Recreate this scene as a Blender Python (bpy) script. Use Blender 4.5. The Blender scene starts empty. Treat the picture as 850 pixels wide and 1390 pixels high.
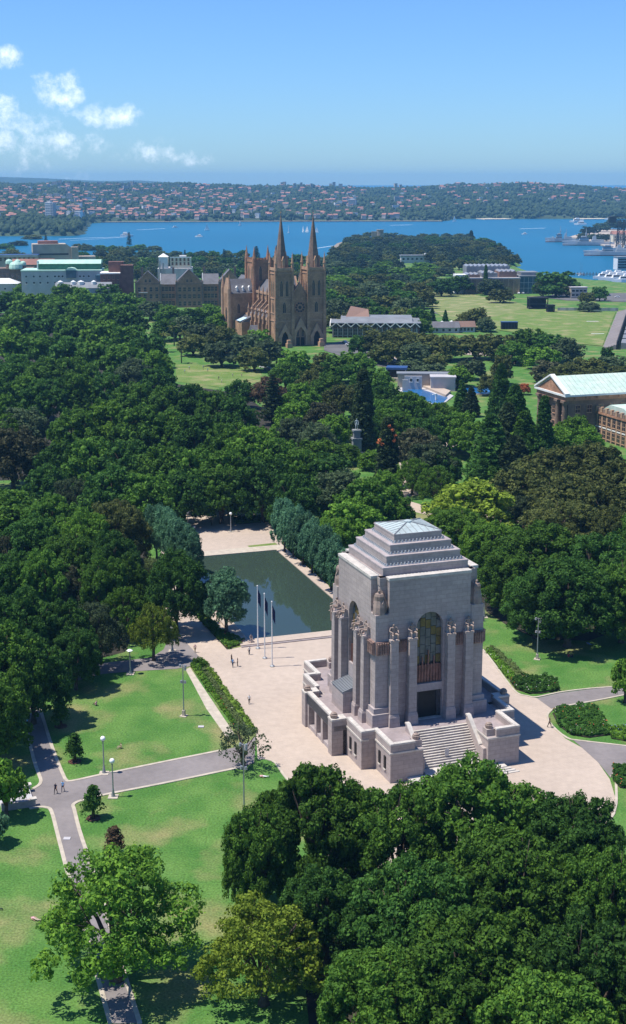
import bpy, bmesh, math, random
import numpy as np
from mathutils import Vector, Matrix
R = math.radians
scn = bpy.context.scene
COL = scn.collection
# ------------------------------------------------------------------ camera
CAM_H, FPX, HOR = 93.0, 1840.0, 246.0
PITCH = math.atan((650 - HOR) / FPX)
cam = bpy.data.cameras.new("camera")
cam.sensor_fit = 'HORIZONTAL'; cam.sensor_width = 36.0
cam.lens = FPX / 850 * 36.0
cam.shift_y = -45.0 / 850
cam.clip_start = 1.0; cam.clip_end = 60000
camo = bpy.data.objects.new("camera", cam); COL.objects.link(camo)
camo.location = (0, 0, CAM_H); camo.rotation_euler = (math.pi / 2 - PITCH, 0, 0)
scn.camera = camo
# ------------------------------------------------------------------ light
SUN_EL, SUN_AZ = 67.0, -97.0            # azimuth from +Y, clockwise positive
sd = Vector((math.sin(R(SUN_AZ)) * math.cos(R(SUN_EL)), math.cos(R(SUN_AZ)) * math.cos(R(SUN_EL)), math.sin(R(SUN_EL))))
sun = bpy.data.lights.new("sun", 'SUN'); sun.energy = 5.0; sun.angle = R(0.5); sun.color = (1, .955, .88)
suno = bpy.data.objects.new("sun", sun); COL.objects.link(suno)
suno.rotation_euler = (-sd).to_track_quat('-Z', 'Y').to_euler(); suno.location = (0, 0, 300)
scn.view_settings.view_transform = 'Standard'; scn.view_settings.look = 'None'
scn.view_settings.exposure = 0.34; scn.view_settings.gamma = 1.0
scn.cycles.max_bounces = 6; scn.cycles.volume_bounces = 0
scn.cycles.transparent_max_bounces = 8; scn.cycles.volume_step_rate = 4.0
W = bpy.data.worlds.new("World"); scn.world = W; W.use_nodes = True

def world_sky():
    nt = W.node_tree; N = nt.nodes; L = nt.links
    bg = N['Background']
    sky = N.new('ShaderNodeTexSky'); sky.sky_type = 'NISHITA'; sky.sun_disc = False
    sky.sun_elevation = R(SUN_EL); sky.sun_rotation = R(SUN_AZ)
    sky.air_density = 1.0; sky.dust_density = 0.25; sky.ozone_density = 2.5
    def m(op, a, b=None, c=None):
        n = N.new('ShaderNodeMath'); n.operation = op
        for i, v in enumerate((a, b, c)):
            if v is None: continue
            if isinstance(v, (int, float)): n.inputs[i].default_value = v
            else: L.new(v, n.inputs[i])
        return n.outputs[0]
    tc = N.new('ShaderNodeTexCoord'); sep = N.new('ShaderNodeSeparateXYZ'); L.new(tc.outputs['Generated'], sep.inputs[0])
    az = m('ARCTAN2', sep.outputs[0], sep.outputs[1]); el = m('ARCSINE', sep.outputs[2])
    azw = m('WRAP', az, R(42), R(-18))                  # the bank of cumulus goes on round the horizon
    noi = N.new('ShaderNodeTexNoise'); noi.inputs['Scale'].default_value = 52; noi.inputs['Detail'].default_value = 10
    noi.inputs['Roughness'].default_value = .66; L.new(tc.outputs['Generated'], noi.inputs['Vector'])
    best = None
    for (x, y, rx, ry, k) in ((22, 88, 20, 12, .62), (95, 130, 30, 22, .9), (150, 160, 40, 15, .85), (6, 156, 30, 22, .85), (52, 168, 38, 14, .62),
                              (100, 207, 60, 28, .5), (172, 206, 28, 15, .6), (218, 207, 24, 16, .6), (264, 215, 14, 9, .5), (286, 217, 12, 9, .5),
                              (5, 195, 26, 18, .8), (40, 225, 70, 16, .4)):
        a0 = math.atan((x - 425) / FPX); e0 = (HOR - y) / FPX * .97
        dx = m('MULTIPLY', m('SUBTRACT', azw, a0), FPX / rx); dy = m('MULTIPLY', m('SUBTRACT', el, e0), FPX / ry)
        d = m('ADD', m('MULTIPLY', dx, dx), m('MULTIPLY', dy, dy))
        g = m('MULTIPLY', m('SUBTRACT', 1.35, m('MULTIPLY', d, .62)), k)
        best = g if best is None else m('MAXIMUM', best, g)
    dens = m('ADD', best, m('MULTIPLY', m('SUBTRACT', noi.outputs['Fac'], .535), 4.3))
    ramp = N.new('ShaderNodeMapRange'); ramp.interpolation_type = 'SMOOTHSTEP'
    L.new(dens, ramp.inputs['Value']); ramp.inputs['From Min'].default_value = .15; ramp.inputs['From Max'].default_value = 2.1
    ramp.inputs['To Max'].default_value = .9
    mix = N.new('ShaderNodeMix'); mix.data_type = 'RGBA'
    L.new(ramp.outputs[0], mix.inputs[0])
    hs = N.new('ShaderNodeMix'); hs.data_type = 'RGBA'; hs.blend_type = 'MULTIPLY'; hs.inputs[0].default_value = 1
    hs.inputs[7].default_value = SKY_TINT
    L.new(sky.outputs[0], hs.inputs[6])
    L.new(hs.outputs[2], mix.inputs[6]); mix.inputs[7].default_value = (11.5, 12., 12.8, 1)
    L.new(mix.outputs[2], bg.inputs[0]); bg.inputs[1].default_value = SKY_STR
SKY_TINT = (.52, .82, 1.27, 1); SKY_STR = .102
world_sky()

# ------------------------------------------------------------------ mapping of sight lines to the place (metres)
def sm(t):
    t = np.clip(t, 0, 1); return t * t * (3 - 2 * t)
SEA = -22.0
def ray(x, y):
    a = (x - 425) / FPX; b = (650 - y) / FPX
    return (a, math.cos(PITCH) + b * math.sin(PITCH), -math.sin(PITCH) + b * math.cos(PITCH))
def G0(x, y, z=0.0):
    d = ray(x, y); t = (z - CAM_H) / d[2]; return (d[0] * t, d[1] * t)
SHX = [-900, 150, 300, 440, 456, 470, 490, 640, 672, 690, 702, 745, 850, 1000, 1700]
SHY = [350, 350, 353, 354, 345, 328, 325, 326, 336, 352, 364, 376, 388, 392, 400]
SHD = [G0(425, y, SEA)[1] for y in SHY]
def terr(X, Y):
    """height of the near land"""
    X = np.asarray(X, float); Y = np.asarray(Y, float)
    a = X / np.maximum(Y, 50) * FPX + 425
    ys = np.interp(a, SHX, SHD)
    base = -14 * sm((Y - 850) / 800)
    inland = sm((ys - Y) / 90)
    return -27 + (base + 27) * inland
def G(x, y, dz=0.0):
    z = dz
    for _ in range(8):
        p = G0(x, y, z); z = float(terr(p[0], p[1])) + dz
    return Vector((p[0], p[1], z - dz))
FX = [-1500, 112, 122, 150, 330, 600, 612, 1000, 3000]
FY = [323, 321, 304, 302, 301, 300.5, 297.5, 297, 297]
FD = [G0(425, y, SEA)[1] for y in FY]
RX = [-2000, 0, 100, 200, 300, 400, 500, 560, 620, 700, 760, 850, 1500]
RY = [252, 252, 252, 252, 254, 256, 258, 258, 254, 252, 255, 260, 260]
def fterr(X, Y):
    """height of the land beyond the harbour"""
    X = np.asarray(X, float); Y = np.asarray(Y, float)
    a = X / Y * FPX + 425
    ys = np.interp(a, FX, FD)
    yr = 6600.
    zr = CAM_H - (np.interp(a, RX, RY) - HOR) * yr / FPX
    n = 5 * np.sin(X * .011 + 1.3) * np.sin(Y * .007) + 4 * np.sin(X * .023 + Y * .013)
    t = (Y - ys) / np.maximum(yr - ys, 100)
    z = -30 + 14 * sm((Y - ys) / 60) + (zr + 16 + 6) * np.clip(t, 0, 1) ** .8 + n * sm((Y - ys) / 400)
    z = np.where(Y > yr, z - (Y - yr) * .03, z)
    a2 = np.interp(a, [-2000, 0, 70, 130, 160, 190, 230, 280, 330, 3000], [240, 240, 242, 245, 246, 244.5, 247, 251, 256, 262])
    z2 = CAM_H - (a2 - HOR) * 13500 / FPX
    z = np.where(Y > 9000, np.maximum(z, -60 + (z2 + 60) * sm((Y - 9000) / 4500)), z)
    return z
def FG(x, y):
    d = ray(x, y); Y = 2600.
    while Y < 6700:
        t = Y / d[1]; z = CAM_H + d[2] * t
        if z <= float(fterr(d[0] * t, Y)): break
        Y += 12
    return Vector((d[0] * Y / d[1], Y, float(fterr(d[0] * Y / d[1], Y))))
def depth(p): return p[1] * math.cos(PITCH) - (p[2] - CAM_H) * math.sin(PITCH)
def ppm(p): return FPX / depth(p)      # photo pixels per metre at that point

# ------------------------------------------------------------------ materials
def mat(name, col, rough=.8, var=.18, scale=.25, col2=None, bump=0., bscale=3., metal=0., brick=None, spec=.3, detail=5, scale2=None, amt2=.0, contrast=(.35, .65)):
    m = bpy.data.materials.new(name); m.use_nodes = True
    nt = m.node_tree; N = nt.nodes; L = nt.links; b = N['Principled BSDF']
    b.inputs['Roughness'].default_value = rough; b.inputs['Metallic'].default_value = metal
    b.inputs['Specular IOR Level'].default_value = spec
    tc = N.new('ShaderNodeTexCoord'); v = tc.outputs['Object']
    n = N.new('ShaderNodeTexNoise'); n.inputs['Scale'].default_value = scale; n.inputs['Detail'].default_value = detail; L.new(v, n.inputs['Vector'])
    rp = N.new('ShaderNodeMapRange'); rp.inputs['From Min'].default_value = contrast[0]; rp.inputs['From Max'].default_value = contrast[1]
    L.new(n.outputs['Fac'], rp.inputs['Value'])
    mx = N.new('ShaderNodeMix'); mx.data_type = 'RGBA'; L.new(rp.outputs[0], mx.inputs[0])
    c2 = col2 if col2 else tuple(min(1, c * (1 + var)) for c in col); c1 = col if col2 else tuple(c * (1 - var) for c in col)
    mx.inputs[6].default_value = (*c1, 1); mx.inputs[7].default_value = (*c2, 1)
    out = mx.outputs[2]
    if amt2:
        n2 = N.new('ShaderNodeTexNoise'); n2.inputs['Scale'].default_value = scale2; n2.inputs['Detail'].default_value = 3; L.new(v, n2.inputs['Vector'])
        r2 = N.new('ShaderNodeMapRange'); r2.inputs['From Min'].default_value = .3; r2.inputs['From Max'].default_value = .7
        r2.inputs['To Min'].default_value = 1 - amt2; r2.inputs['To Max'].default_value = 1 + amt2; L.new(n2.outputs['Fac'], r2.inputs['Value'])
        mm = N.new('ShaderNodeMix'); mm.data_type = 'RGBA'; mm.blend_type = 'MULTIPLY'; mm.inputs[0].default_value = 1
        L.new(out, mm.inputs[6]); L.new(r2.outputs[0], mm.inputs[7]); out = mm.outputs[2]
    bh = None
    if brick:                                     # ashlar courses, thin joints: (block width, course height, joint darkness)
        sp = N.new('ShaderNodeSeparateXYZ'); L.new(v, sp.inputs[0])
        ad = N.new('ShaderNodeMath'); ad.operation = 'ADD'; L.new(sp.outputs[0], ad.inputs[0]); L.new(sp.outputs[1], ad.inputs[1])
        cb = N.new('ShaderNodeCombineXYZ'); L.new(ad.outputs[0], cb.inputs[0]); L.new(sp.outputs[2], cb.inputs[1])
        br = N.new('ShaderNodeTexBrick')
        if len(brick) > 3:
            mp = N.new('ShaderNodeMapping'); mp.inputs['Rotation'].default_value = (0, 0, R(-20)); L.new(v, mp.inputs['Vector']); L.new(mp.outputs[0], br.inputs['Vector'])
        else: L.new(cb.outputs[0], br.inputs['Vector']); br.inputs['Scale'].default_value = 1
        br.inputs['Brick Width'].default_value = brick[0]; br.inputs['Row Height'].default_value = brick[1]
        br.inputs['Mortar Size'].default_value = min(brick[1] * .055, .09); br.inputs['Bias'].default_value = 0
        k = 1 - brick[2]; e_ = .025 if len(brick) > 3 else .09; br.inputs['Color1'].default_value = (1 - e_,) * 3 + (1,); br.inputs['Color2'].default_value = (1 + e_ * .7, 1 + e_ * .6, 1 + e_ * .4, 1); br.inputs['Mortar'].default_value = (k, k, k, 1)
        mm = N.new('ShaderNodeMix'); mm.data_type = 'RGBA'; mm.blend_type = 'MULTIPLY'; mm.inputs[0].default_value = 1
        L.new(out, mm.inputs[6]); L.new(br.outputs['Color'], mm.inputs[7]); out = mm.outputs[2]
    L.new(out, b.inputs['Base Color'])
    if bump:
        n3 = N.new('ShaderNodeTexNoise'); n3.inputs['Scale'].default_value = bscale; n3.inputs['Detail'].default_value = 4; L.new(v, n3.inputs['Vector'])
        bp = N.new('ShaderNodeBump'); bp.inputs['Strength'].default_value = bump; bp.inputs['Distance'].default_value = .15
        L.new(n3.outputs['Fac'], bp.inputs['Height']); L.new(bp.outputs[0], b.inputs['Normal'])
    return m
def leafmat(name, col, var=.55, trans=.34, island=.5, yellow=.45):
    m = bpy.data.materials.new(name); m.use_nodes = True
    nt = m.node_tree; N = nt.nodes; L = nt.links; b = N['Principled BSDF']; out = N['Material Output']
    b.inputs['Roughness'].default_value = .65; b.inputs['Specular IOR Level'].default_value = .09
    oi = N.new('ShaderNodeObjectInfo'); ge = N.new('ShaderNodeNewGeometry')
    tc = N.new('ShaderNodeTexCoord'); no = N.new('ShaderNodeTexNoise'); no.inputs['Scale'].default_value = .32; no.inputs['Detail'].default_value = 3
    L.new(tc.outputs['Object'], no.inputs['Vector'])
    def mth(op, a, bb):
        n = N.new('ShaderNodeMath'); n.operation = op
        for i, vv in enumerate((a, bb)):
            if isinstance(vv, (int, float)): n.inputs[i].default_value = vv
            else: L.new(vv, n.inputs[i])
        return n.outputs[0]
    f = mth('ADD', mth('MULTIPLY', oi.outputs['Random'], var), mth('ADD', mth('MULTIPLY', ge.outputs['Random Per Island'], island), mth('MULTIPLY', no.outputs['Fac'], .5)))
    fac = mth('ADD', mth('SUBTRACT', f, (var + island + .5) / 2), 1.0)
    mx = N.new('ShaderNodeMix'); mx.data_type = 'RGBA'; mx.blend_type = 'MULTIPLY'; mx.inputs[0].default_value = 1
    hy = N.new('ShaderNodeMix'); hy.data_type = 'RGBA'
    L.new(mth('MULTIPLY', no.outputs['Fac'], mth('MULTIPLY', ge.outputs['Random Per Island'], 1.2)), hy.inputs[0])
    hy.inputs[6].default_value = (*col, 1); hy.inputs[7].default_value = (col[0] * (1 + 2.2 * yellow), col[1] * (1 + yellow), col[2] * .9, 1)
    L.new(hy.outputs[2], mx.inputs[6]); L.new(fac, mx.inputs[7])
    L.new(mx.outputs[2], b.inputs['Base Color'])
    tr = N.new('ShaderNodeBsdfTranslucent'); L.new(mx.outputs[2], tr.inputs[0])
    ms = N.new('ShaderNodeMixShader'); ms.inputs[0].default_value = trans
    L.new(b.outputs[0], ms.inputs[1]); L.new(tr.outputs[0], ms.inputs[2]); L.new(ms.outputs[0], out.inputs[0])
    return m

def grassmat(name, c1, c2, c3):
    """short park grass: green with drier patches worn into it"""
    m = bpy.data.materials.new(name); m.use_nodes = True
    nt = m.node_tree; N = nt.nodes; L = nt.links; b = N['Principled BSDF']; b.inputs['Roughness'].default_value = .9; b.inputs['Specular IOR Level'].default_value = .1
    tc = N.new('ShaderNodeTexCoord'); v = tc.outputs['Object']
    def noise(s, d, lo, hi):
        n = N.new('ShaderNodeTexNoise'); n.inputs['Scale'].default_value = s; n.inputs['Detail'].default_value = d; L.new(v, n.inputs['Vector'])
        r = N.new('ShaderNodeMapRange'); r.inputs['From Min'].default_value = lo; r.inputs['From Max'].default_value = hi; L.new(n.outputs['Fac'], r.inputs['Value']); return r.outputs[0]
    a = N.new('ShaderNodeMix'); a.data_type = 'RGBA'; L.new(noise(.16, 6, .38, .66), a.inputs[0]); a.inputs[6].default_value = (*c1, 1); a.inputs[7].default_value = (*c2, 1)
    d = N.new('ShaderNodeMix'); d.data_type = 'RGBA'; L.new(noise(.085, 9, .50, .68), d.inputs[0]); L.new(a.outputs[2], d.inputs[6]); d.inputs[7].default_value = (*c3, 1)
    e = N.new('ShaderNodeMix'); e.data_type = 'RGBA'; e.blend_type = 'MULTIPLY'; e.inputs[0].default_value = 1; L.new(d.outputs[2], e.inputs[6])
    r = noise(3.2, 6, .25, .75); q = N.new('ShaderNodeMapRange'); L.new(r, q.inputs['Value']); q.inputs['To Min'].default_value = .55; q.inputs['To Max'].default_value = 1.38
    L.new(q.outputs[0], e.inputs[7]); L.new(e.outputs[2], b.inputs['Base Color'])
    n = N.new('ShaderNodeTexNoise'); n.inputs['Scale'].default_value = 5; L.new(v, n.inputs['Vector'])
    bp = N.new('ShaderNodeBump'); bp.inputs['Strength'].default_value = .5; bp.inputs['Distance'].default_value = .1; L.new(n.outputs['Fac'], bp.inputs['Height']); L.new(bp.outputs[0], b.inputs['Normal'])
    return m
def watermat(name, col, rough, wscale, strength, spec=.5, dist=.3):
    m = bpy.data.materials.new(name); m.use_nodes = True
    nt = m.node_tree; N = nt.nodes; L = nt.links; b = N['Principled BSDF']
    b.inputs['Roughness'].default_value = rough; b.inputs['IOR'].default_value = 1.333; b.inputs['Specular IOR Level'].default_value = spec
    tc = N.new('ShaderNodeTexCoord')
    n = N.new('ShaderNodeTexNoise'); n.inputs['Scale'].default_value = wscale; n.inputs['Detail'].default_value = 5; L.new(tc.outputs['Object'], n.inputs['Vector'])
    bp = N.new('ShaderNodeBump'); bp.inputs['Strength'].default_value = strength; bp.inputs['Distance'].default_value = dist; L.new(n.outputs['Fac'], bp.inputs['Height']); L.new(bp.outputs[0], b.inputs['Normal'])
    n2 = N.new('ShaderNodeTexNoise'); n2.inputs['Scale'].default_value = wscale * .02; n2.inputs['Detail'].default_value = 6; L.new(tc.outputs['Object'], n2.inputs['Vector'])
    mx = N.new('ShaderNodeMix'); mx.data_type = 'RGBA'; L.new(n2.outputs['Fac'], mx.inputs[0])
    mx.inputs[6].default_value = tuple(c * .8 for c in col) + (1,); mx.inputs[7].default_value = tuple(c * 1.2 for c in col) + (1,)
    L.new(mx.outputs[2], b.inputs['Base Color']); return m
MT = {}
MT['grass'] = grassmat('grass_park', (.060, .155, .030), (.105, .205, .046), (.225, .220, .090))
MT['monument'] = mat('weathered_stone', (.22, .23, .22), .85, .15, .5)
MT['field'] = grassmat('grass_field', (.115, .185, .040), (.160, .215, .060), (.27, .25, .115))
MT['meadow'] = grassmat('grass_meadow', (.15, .195, .058), (.20, .225, .085), (.33, .29, .15))
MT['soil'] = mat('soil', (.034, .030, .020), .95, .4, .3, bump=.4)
MT['plaza'] = mat('plaza_gravel', (.44, .355, .285), .9, .07, .05, scale2=.7, amt2=.06, bump=.2, bscale=4, brick=(4.5, 4.5, .14, 1))
MT['asphalt'] = mat('path_asphalt', (.205, .180, .172), .85, .12, .12, scale2=1.1, amt2=.07, bump=.2, bscale=6)
MT['kerb'] = mat('kerb_concrete', (.44, .38, .30), .85, .12, .8)
MT['granite'] = mat('granite_pink', (.378, .318, .295), .72, .10, .16, brick=(1.9, .72, .20), scale2=1.7, amt2=.09, bump=.12)
MT['granite_plain'] = mat('granite_cut', (.36, .308, .297), .7, .1, .5, scale2=2, amt2=.08, bump=.15)
MT['coping'] = mat('granite_coping', (.50, .455, .40), .7, .10, .5, scale2=2, amt2=.1)
MT['terrace'] = mat('terrace_paving', (.30, .248, .242), .75, .12, .3, scale2=1.5, amt2=.1)
MT['statue'] = mat('statue_stone', (.30, .225, .185), .7, .3, 1.2, bump=.5, bscale=2)
MT['relief'] = mat('relief_stone', (.235, .150, .122), .65, .28, .8, bump=.9, bscale=2.2, scale2=3, amt2=.2)
MT['bronze'] = mat('bronze_relief', (.20, .105, .085), .5, .25, 1.2, bump=.8, bscale=2.5, metal=.2)
MT['dark'] = mat('dark_opening', (.018, .016, .016), .6, .2, 1)
MT['dark_panel'] = mat('dark_grey_panel', (.05, .05, .055), .6, .3, 2)
MT['glass_amber'] = mat('amber_glass', (.135, .098, .035), .25, .3, .6, spec=.5)
MT['glass_grey'] = mat('grey_glass', (.115, .12, .125), .25, .25, .6, spec=.5)
MT['verdigris'] = mat('verdigris_copper', (.37, .43, .42), .7, .12, .4, scale2=2, amt2=.1)
MT['copper'] = mat('copper_pale', (.44, .58, .48), .7, .14, .2, col2=(.52, .60, .50), scale2=.6, amt2=.12)
MT['sandstone'] = mat('sandstone_warm', (.375, .222, .130), .88, .24, .14, brick=(1.6, .8, .3), scale2=.9, amt2=.18, bump=.3)
MT['sandstone_trim'] = mat('sandstone_trim', (.43, .265, .165), .85, .15, .6)
MT['sandstone_dark'] = mat('sandstone_brown', (.36, .190, .115), .88, .22, .15, brick=(1.6, .8, .3), scale2=.8, amt2=.18)
MT['sandstone_mid'] = mat('sandstone_grey_brown', (.215, .148, .112), .88, .2, .15, brick=(1.6, .8, .25), scale2=.8, amt2=.15)
MT['slate'] = mat('slate_roof', (.125, .122, .130), .7, .15, .2, scale2=1.2, amt2=.15)
MT['lead'] = mat('lead_flashing', (.38, .40, .41), .6, .1, .4)
MT['white'] = mat('white_paint', (.72, .71, .68), .6, .05, .3)
MT['cream'] = mat('cream_render', (.60, .56, .42), .8, .08, .3)
MT['palegrey'] = mat('pale_concrete', (.44, .42, .42), .85, .1, .2)
MT['concrete'] = mat('brown_concrete', (.42, .35, .28), .85, .15, .1)
MT['brick'] = mat('red_brown_brick', (.17, .085, .065), .9, .2, .3)
MT['greenroof'] = mat('green_metal_roof', (.42, .62, .50), .6, .08, .3)
MT['greenwall'] = mat('green_cladding', (.04, .15, .085), .6, .15, .3)
MT['greyroof'] = mat('grey_metal_roof', (.20, .21, .22), .6, .12, .15)
MT['window'] = mat('window_glass', (.025, .028, .035), .2, .3, .4, spec=.6)
MT['blueglass'] = mat('blue_glass', (.06, .12, .16), .2, .2, .3, spec=.6)
MT['steel'] = mat('galvanised_steel', (.34, .35, .36), .45, .1, 2, metal=.5)
MT['blacksteel'] = mat('dark_painted_steel', (.03, .032, .035), .5, .2, 1)
MT['globe'] = mat('opal_globe', (.85, .85, .82), .3, .03, 1)
MT['bark'] = mat('bark', (.085, .065, .048), .95, .3, 1.5, bump=.6, bscale=4)
MT['palebark'] = mat('bark_pale', (.17, .145, .115), .95, .25, 1.5, bump=.5, bscale=4)
MT['mulch'] = mat('mulch', (.095, .045, .03), .95, .3, 1.5, bump=.5)
MT['redtile'] = mat('red_tile_roof', (.34, .165, .125), .85, .25, .05)
MT['browntile'] = mat('brown_tile_roof', (.21, .13, .10), .85, .25, .05)
MT['housewall'] = mat('house_wall', (.42, .39, .35), .85, .2, .03)
MT['shipgrey'] = mat('ship_grey', (.36, .39, .41), .6, .12, .05)
MT['shipred'] = mat('ship_red', (.30, .06, .045), .7, .2, .2)
MT['foam'] = mat('wake_foam', (.62, .70, .74), .8, .15, .05)
MT['sand'] = mat('beach_sand', (.60, .50, .36), .9, .08, .02)
MT['rock'] = mat('shore_rock', (.26, .21, .16), .9, .25, .1)
MT['poolblue'] = watermat('swimming_pool_water', (.02, .13, .32), .12, 1.2, .2)
MT['blue'] = mat('blue_roof', (.03, .075, .20), .6, .1, .3)
MT['black'] = mat('black_fabric', (.02, .02, .024), .8, .2, .3)
MT['navyflag'] = mat('navy_flag', (.018, .024, .085), .8, .2, 1)
MT['flower_red'] = mat('red_flowers', (.40, .05, .03), .8, .3, 1)
MT['flower_white'] = mat('white_flowers', (.66, .64, .56), .8, .1, 1)
MT['flower_blue'] = mat('blue_flowers', (.18, .20, .52), .8, .2, 1)
MT['flower_orange'] = mat('orange_flowers', (.62, .15, .06), .8, .2, 1)
MT['tarp'] = mat('pale_blue_tarp', (.45, .60, .70), .6, .1, .3)
MT['road'] = mat('road_asphalt', (.12, .115, .112), .9, .15, .1)
LEAF = dict(fig=leafmat('leaf_fig', (.062, .150, .024)), deep=leafmat('leaf_deep', (.042, .115, .024)), bright=leafmat('leaf_bright', (.085, .195, .027)),
            olive=leafmat('leaf_olive', (.078, .108, .035)), grey=leafmat('leaf_grey', (.078, .118, .056), yellow=.1), brown=leafmat('leaf_brown', (.080, .088, .046), yellow=.1),
            blue=leafmat('leaf_blue', (.105, .225, .120), yellow=.05), lime=leafmat('leaf_lime', (.165, .245, .030), yellow=.2), dark=leafmat('leaf_conifer', (.034, .062, .026), yellow=.4),
            flame=leafmat('leaf_flame', (.50, .17, .07), yellow=.1), yellow=leafmat('leaf_yellow', (.40, .28, .02)), far=leafmat('leaf_far', (.042, .078, .044), var=.8),
            hedge=leafmat('leaf_hedge', (.15, .28, .05)), pale=leafmat('leaf_pale', (.15, .21, .075), yellow=.1), red=leafmat('leaf_reddish', (.10, .078, .052)))

# ------------------------------------------------------------------ builders
class MB:
    """collects vertices and faces (with a material slot each) and links them as ONE mesh object"""
    def __init__(s): s.v = []; s.f = []; s.m = []
    def add(s, vs, fs, mi=0):
        o = len(s.v); s.v += [tuple(p) for p in vs]; s.f += [tuple(i + o for i in f) for f in fs]; s.m += [mi] * len(fs); return s
    def box(s, x0, x1, y0, y1, z0, z1, mi=0, tx=0., ty=0.):
        s.add([(x0, y0, z0), (x1, y0, z0), (x1, y1, z0), (x0, y1, z0), (x0 + tx, y0 + ty, z1), (x1 - tx, y0 + ty, z1), (x1 - tx, y1 - ty, z1), (x0 + tx, y1 - ty, z1)],
              [(3, 2, 1, 0), (4, 5, 6, 7), (0, 1, 5, 4), (1, 2, 6, 5), (2, 3, 7, 6), (3, 0, 4, 7)], mi); return s
    def prism(s, poly, z0, z1, mi=0):
        n = len(poly); a = sum(poly[i][0] * poly[(i + 1) % n][1] - poly[(i + 1) % n][0] * poly[i][1] for i in range(n))
        if a < 0: poly = poly[::-1]
        s.add([(p[0], p[1], z0) for p in poly] + [(p[0], p[1], z1) for p in poly],
              [tuple(range(n))[::-1], tuple(range(n, 2 * n))] + [(i, (i + 1) % n, n + (i + 1) % n, n + i) for i in range(n)], mi); return s
    def slab_xz(s, poly, y0, y1, mi=0):
        """polygon in x,z extruded along y"""
        n = len(poly); a = sum(poly[i][0] * poly[(i + 1) % n][1] - poly[(i + 1) % n][0] * poly[i][1] for i in range(n))
        if a < 0: poly = poly[::-1]
        s.add([(p[0], y0, p[1]) for p in poly] + [(p[0], y1, p[1]) for p in poly],
              [tuple(range(n)), tuple(range(n, 2 * n))[::-1]] + [(n + i, n + (i + 1) % n, (i + 1) % n, i) for i in range(n)], mi); return s
    def slab_yz(s, poly, x0, x1, mi=0):
        k = len(s.v); s.slab_xz(poly, -x1, -x0, mi)
        s.v[k:] = [(-y, x, z) for x, y, z in s.v[k:]]; return s
    def cone(s, x, y, z0, z1, r0, r1, n=8, mi=0, rot=0.):
        ring = lambda r, z: [(x + r * math.cos(rot + 2 * math.pi * i / n), y + r * math.sin(rot + 2 * math.pi * i / n), z) for i in range(n)]
        s.add(ring(r0, z0) + ring(r1, z1), [tuple(range(n))[::-1], tuple(range(n, 2 * n))] + [(i, (i + 1) % n, n + (i + 1) % n, n + i) for i in range(n)], mi); return s
    def lathe(s, prof, x=0, y=0, n=10, mi=0):
        for (r0, z0), (r1, z1) in zip(prof, prof[1:]): s.cone(x, y, z0, z1, r0, r1, n, mi)
        return s
    def tube(s, pts, rads, n=6, mi=0):
        pts = [Vector(p) for p in pts]; rings = []
        for i, p in enumerate(pts):
            d = (pts[min(i + 1, len(pts) - 1)] - pts[max(i - 1, 0)]).normalized()
            u = d.orthogonal().normalized(); w = d.cross(u)
            rings.append([tuple(p + (u * math.cos(2 * math.pi * k / n) + w * math.sin(2 * math.pi * k / n)) * rads[i]) for k in range(n)])
        vs = [q for r in rings for q in r]; fs = []
        for i in range(len(pts) - 1):
            for k in range(n): fs.append((i * n + k, i * n + (k + 1) % n, (i + 1) * n + (k + 1) % n, (i + 1) * n + k))
        fs += [tuple(range(n))[::-1], tuple(range(len(vs) - n, len(vs)))]
        s.add(vs, fs, mi); return s
    def ball(s, x, y, z, rx, ry=None, rz=None, n=8, mi=0):
        ry = ry or rx; rz = rz or rx; k = n // 2; vs = []; fs = []
        for j in range(k + 1):
            t = math.pi * j / k
            for i in range(n): vs.append((x + rx * math.sin(t) * math.cos(2 * math.pi * i / n), y + ry * math.sin(t) * math.sin(2 * math.pi * i / n), z + rz * math.cos(t)))
        for j in range(k):
            for i in range(n): fs.append((j * n + i, (j + 1) * n + i, (j + 1) * n + (i + 1) % n, j * n + (i + 1) % n))
        s.add(vs, fs, mi); return s
    def gable(s, x0, x1, y0, y1, z0, z1, mi=0, over=0.):
        """roof with its ridge along y"""
        c = (x0 + x1) / 2; s.slab_xz([(x0 - over, z0), (x1 + over, z0), (c, z1)], y0, y1, mi); return s
    def hip(s, x0, x1, y0, y1, z0, z1, mi=0, k=1.):
        w = min(x1 - x0, y1 - y0) / 2 * k
        s.box(x0, x1, y0, y1, z0, z1, mi, w * .98, w * .98); return s
    def rotz(s, a):
        c, q = math.cos(a), math.sin(a); s.v = [(x * c - y * q, x * q + y * c, z) for x, y, z in s.v]; return s
    def mesh(s, name, mats, smooth=False):
        me = bpy.data.meshes.new(name); me.from_pydata(s.v, [], s.f); 
        for m in mats: me.materials.append(MT[m] if isinstance(m, str) else m)
        me.polygons.foreach_set('material_index', s.m)
        if smooth: me.polygons.foreach_set('use_smooth', [True] * len(s.f))
        me.update(); return me
    def build(s, name, mats, parent=None, loc=(0, 0, 0), rot=0., smooth=False):
        return place(name, s.mesh(name, mats if isinstance(mats, (list, tuple)) else [mats], smooth), parent, loc, rot)
def place(name, me, parent=None, loc=(0, 0, 0), rot=0., scale=None):
    o = bpy.data.objects.new(name, me); COL.objects.link(o); o.location = loc; o.rotation_euler = (0, 0, rot)
    if scale is not None: o.scale = scale if isinstance(scale, (tuple, list)) else (scale,) * 3
    if parent is not None: o.parent = parent
    return o
def tag(o, label=None, cat=None, group=None, kind=None):
    for k, v in (('label', label), ('category', cat), ('group', group), ('kind', kind)):
        if v: o[k] = v
    return o
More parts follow.
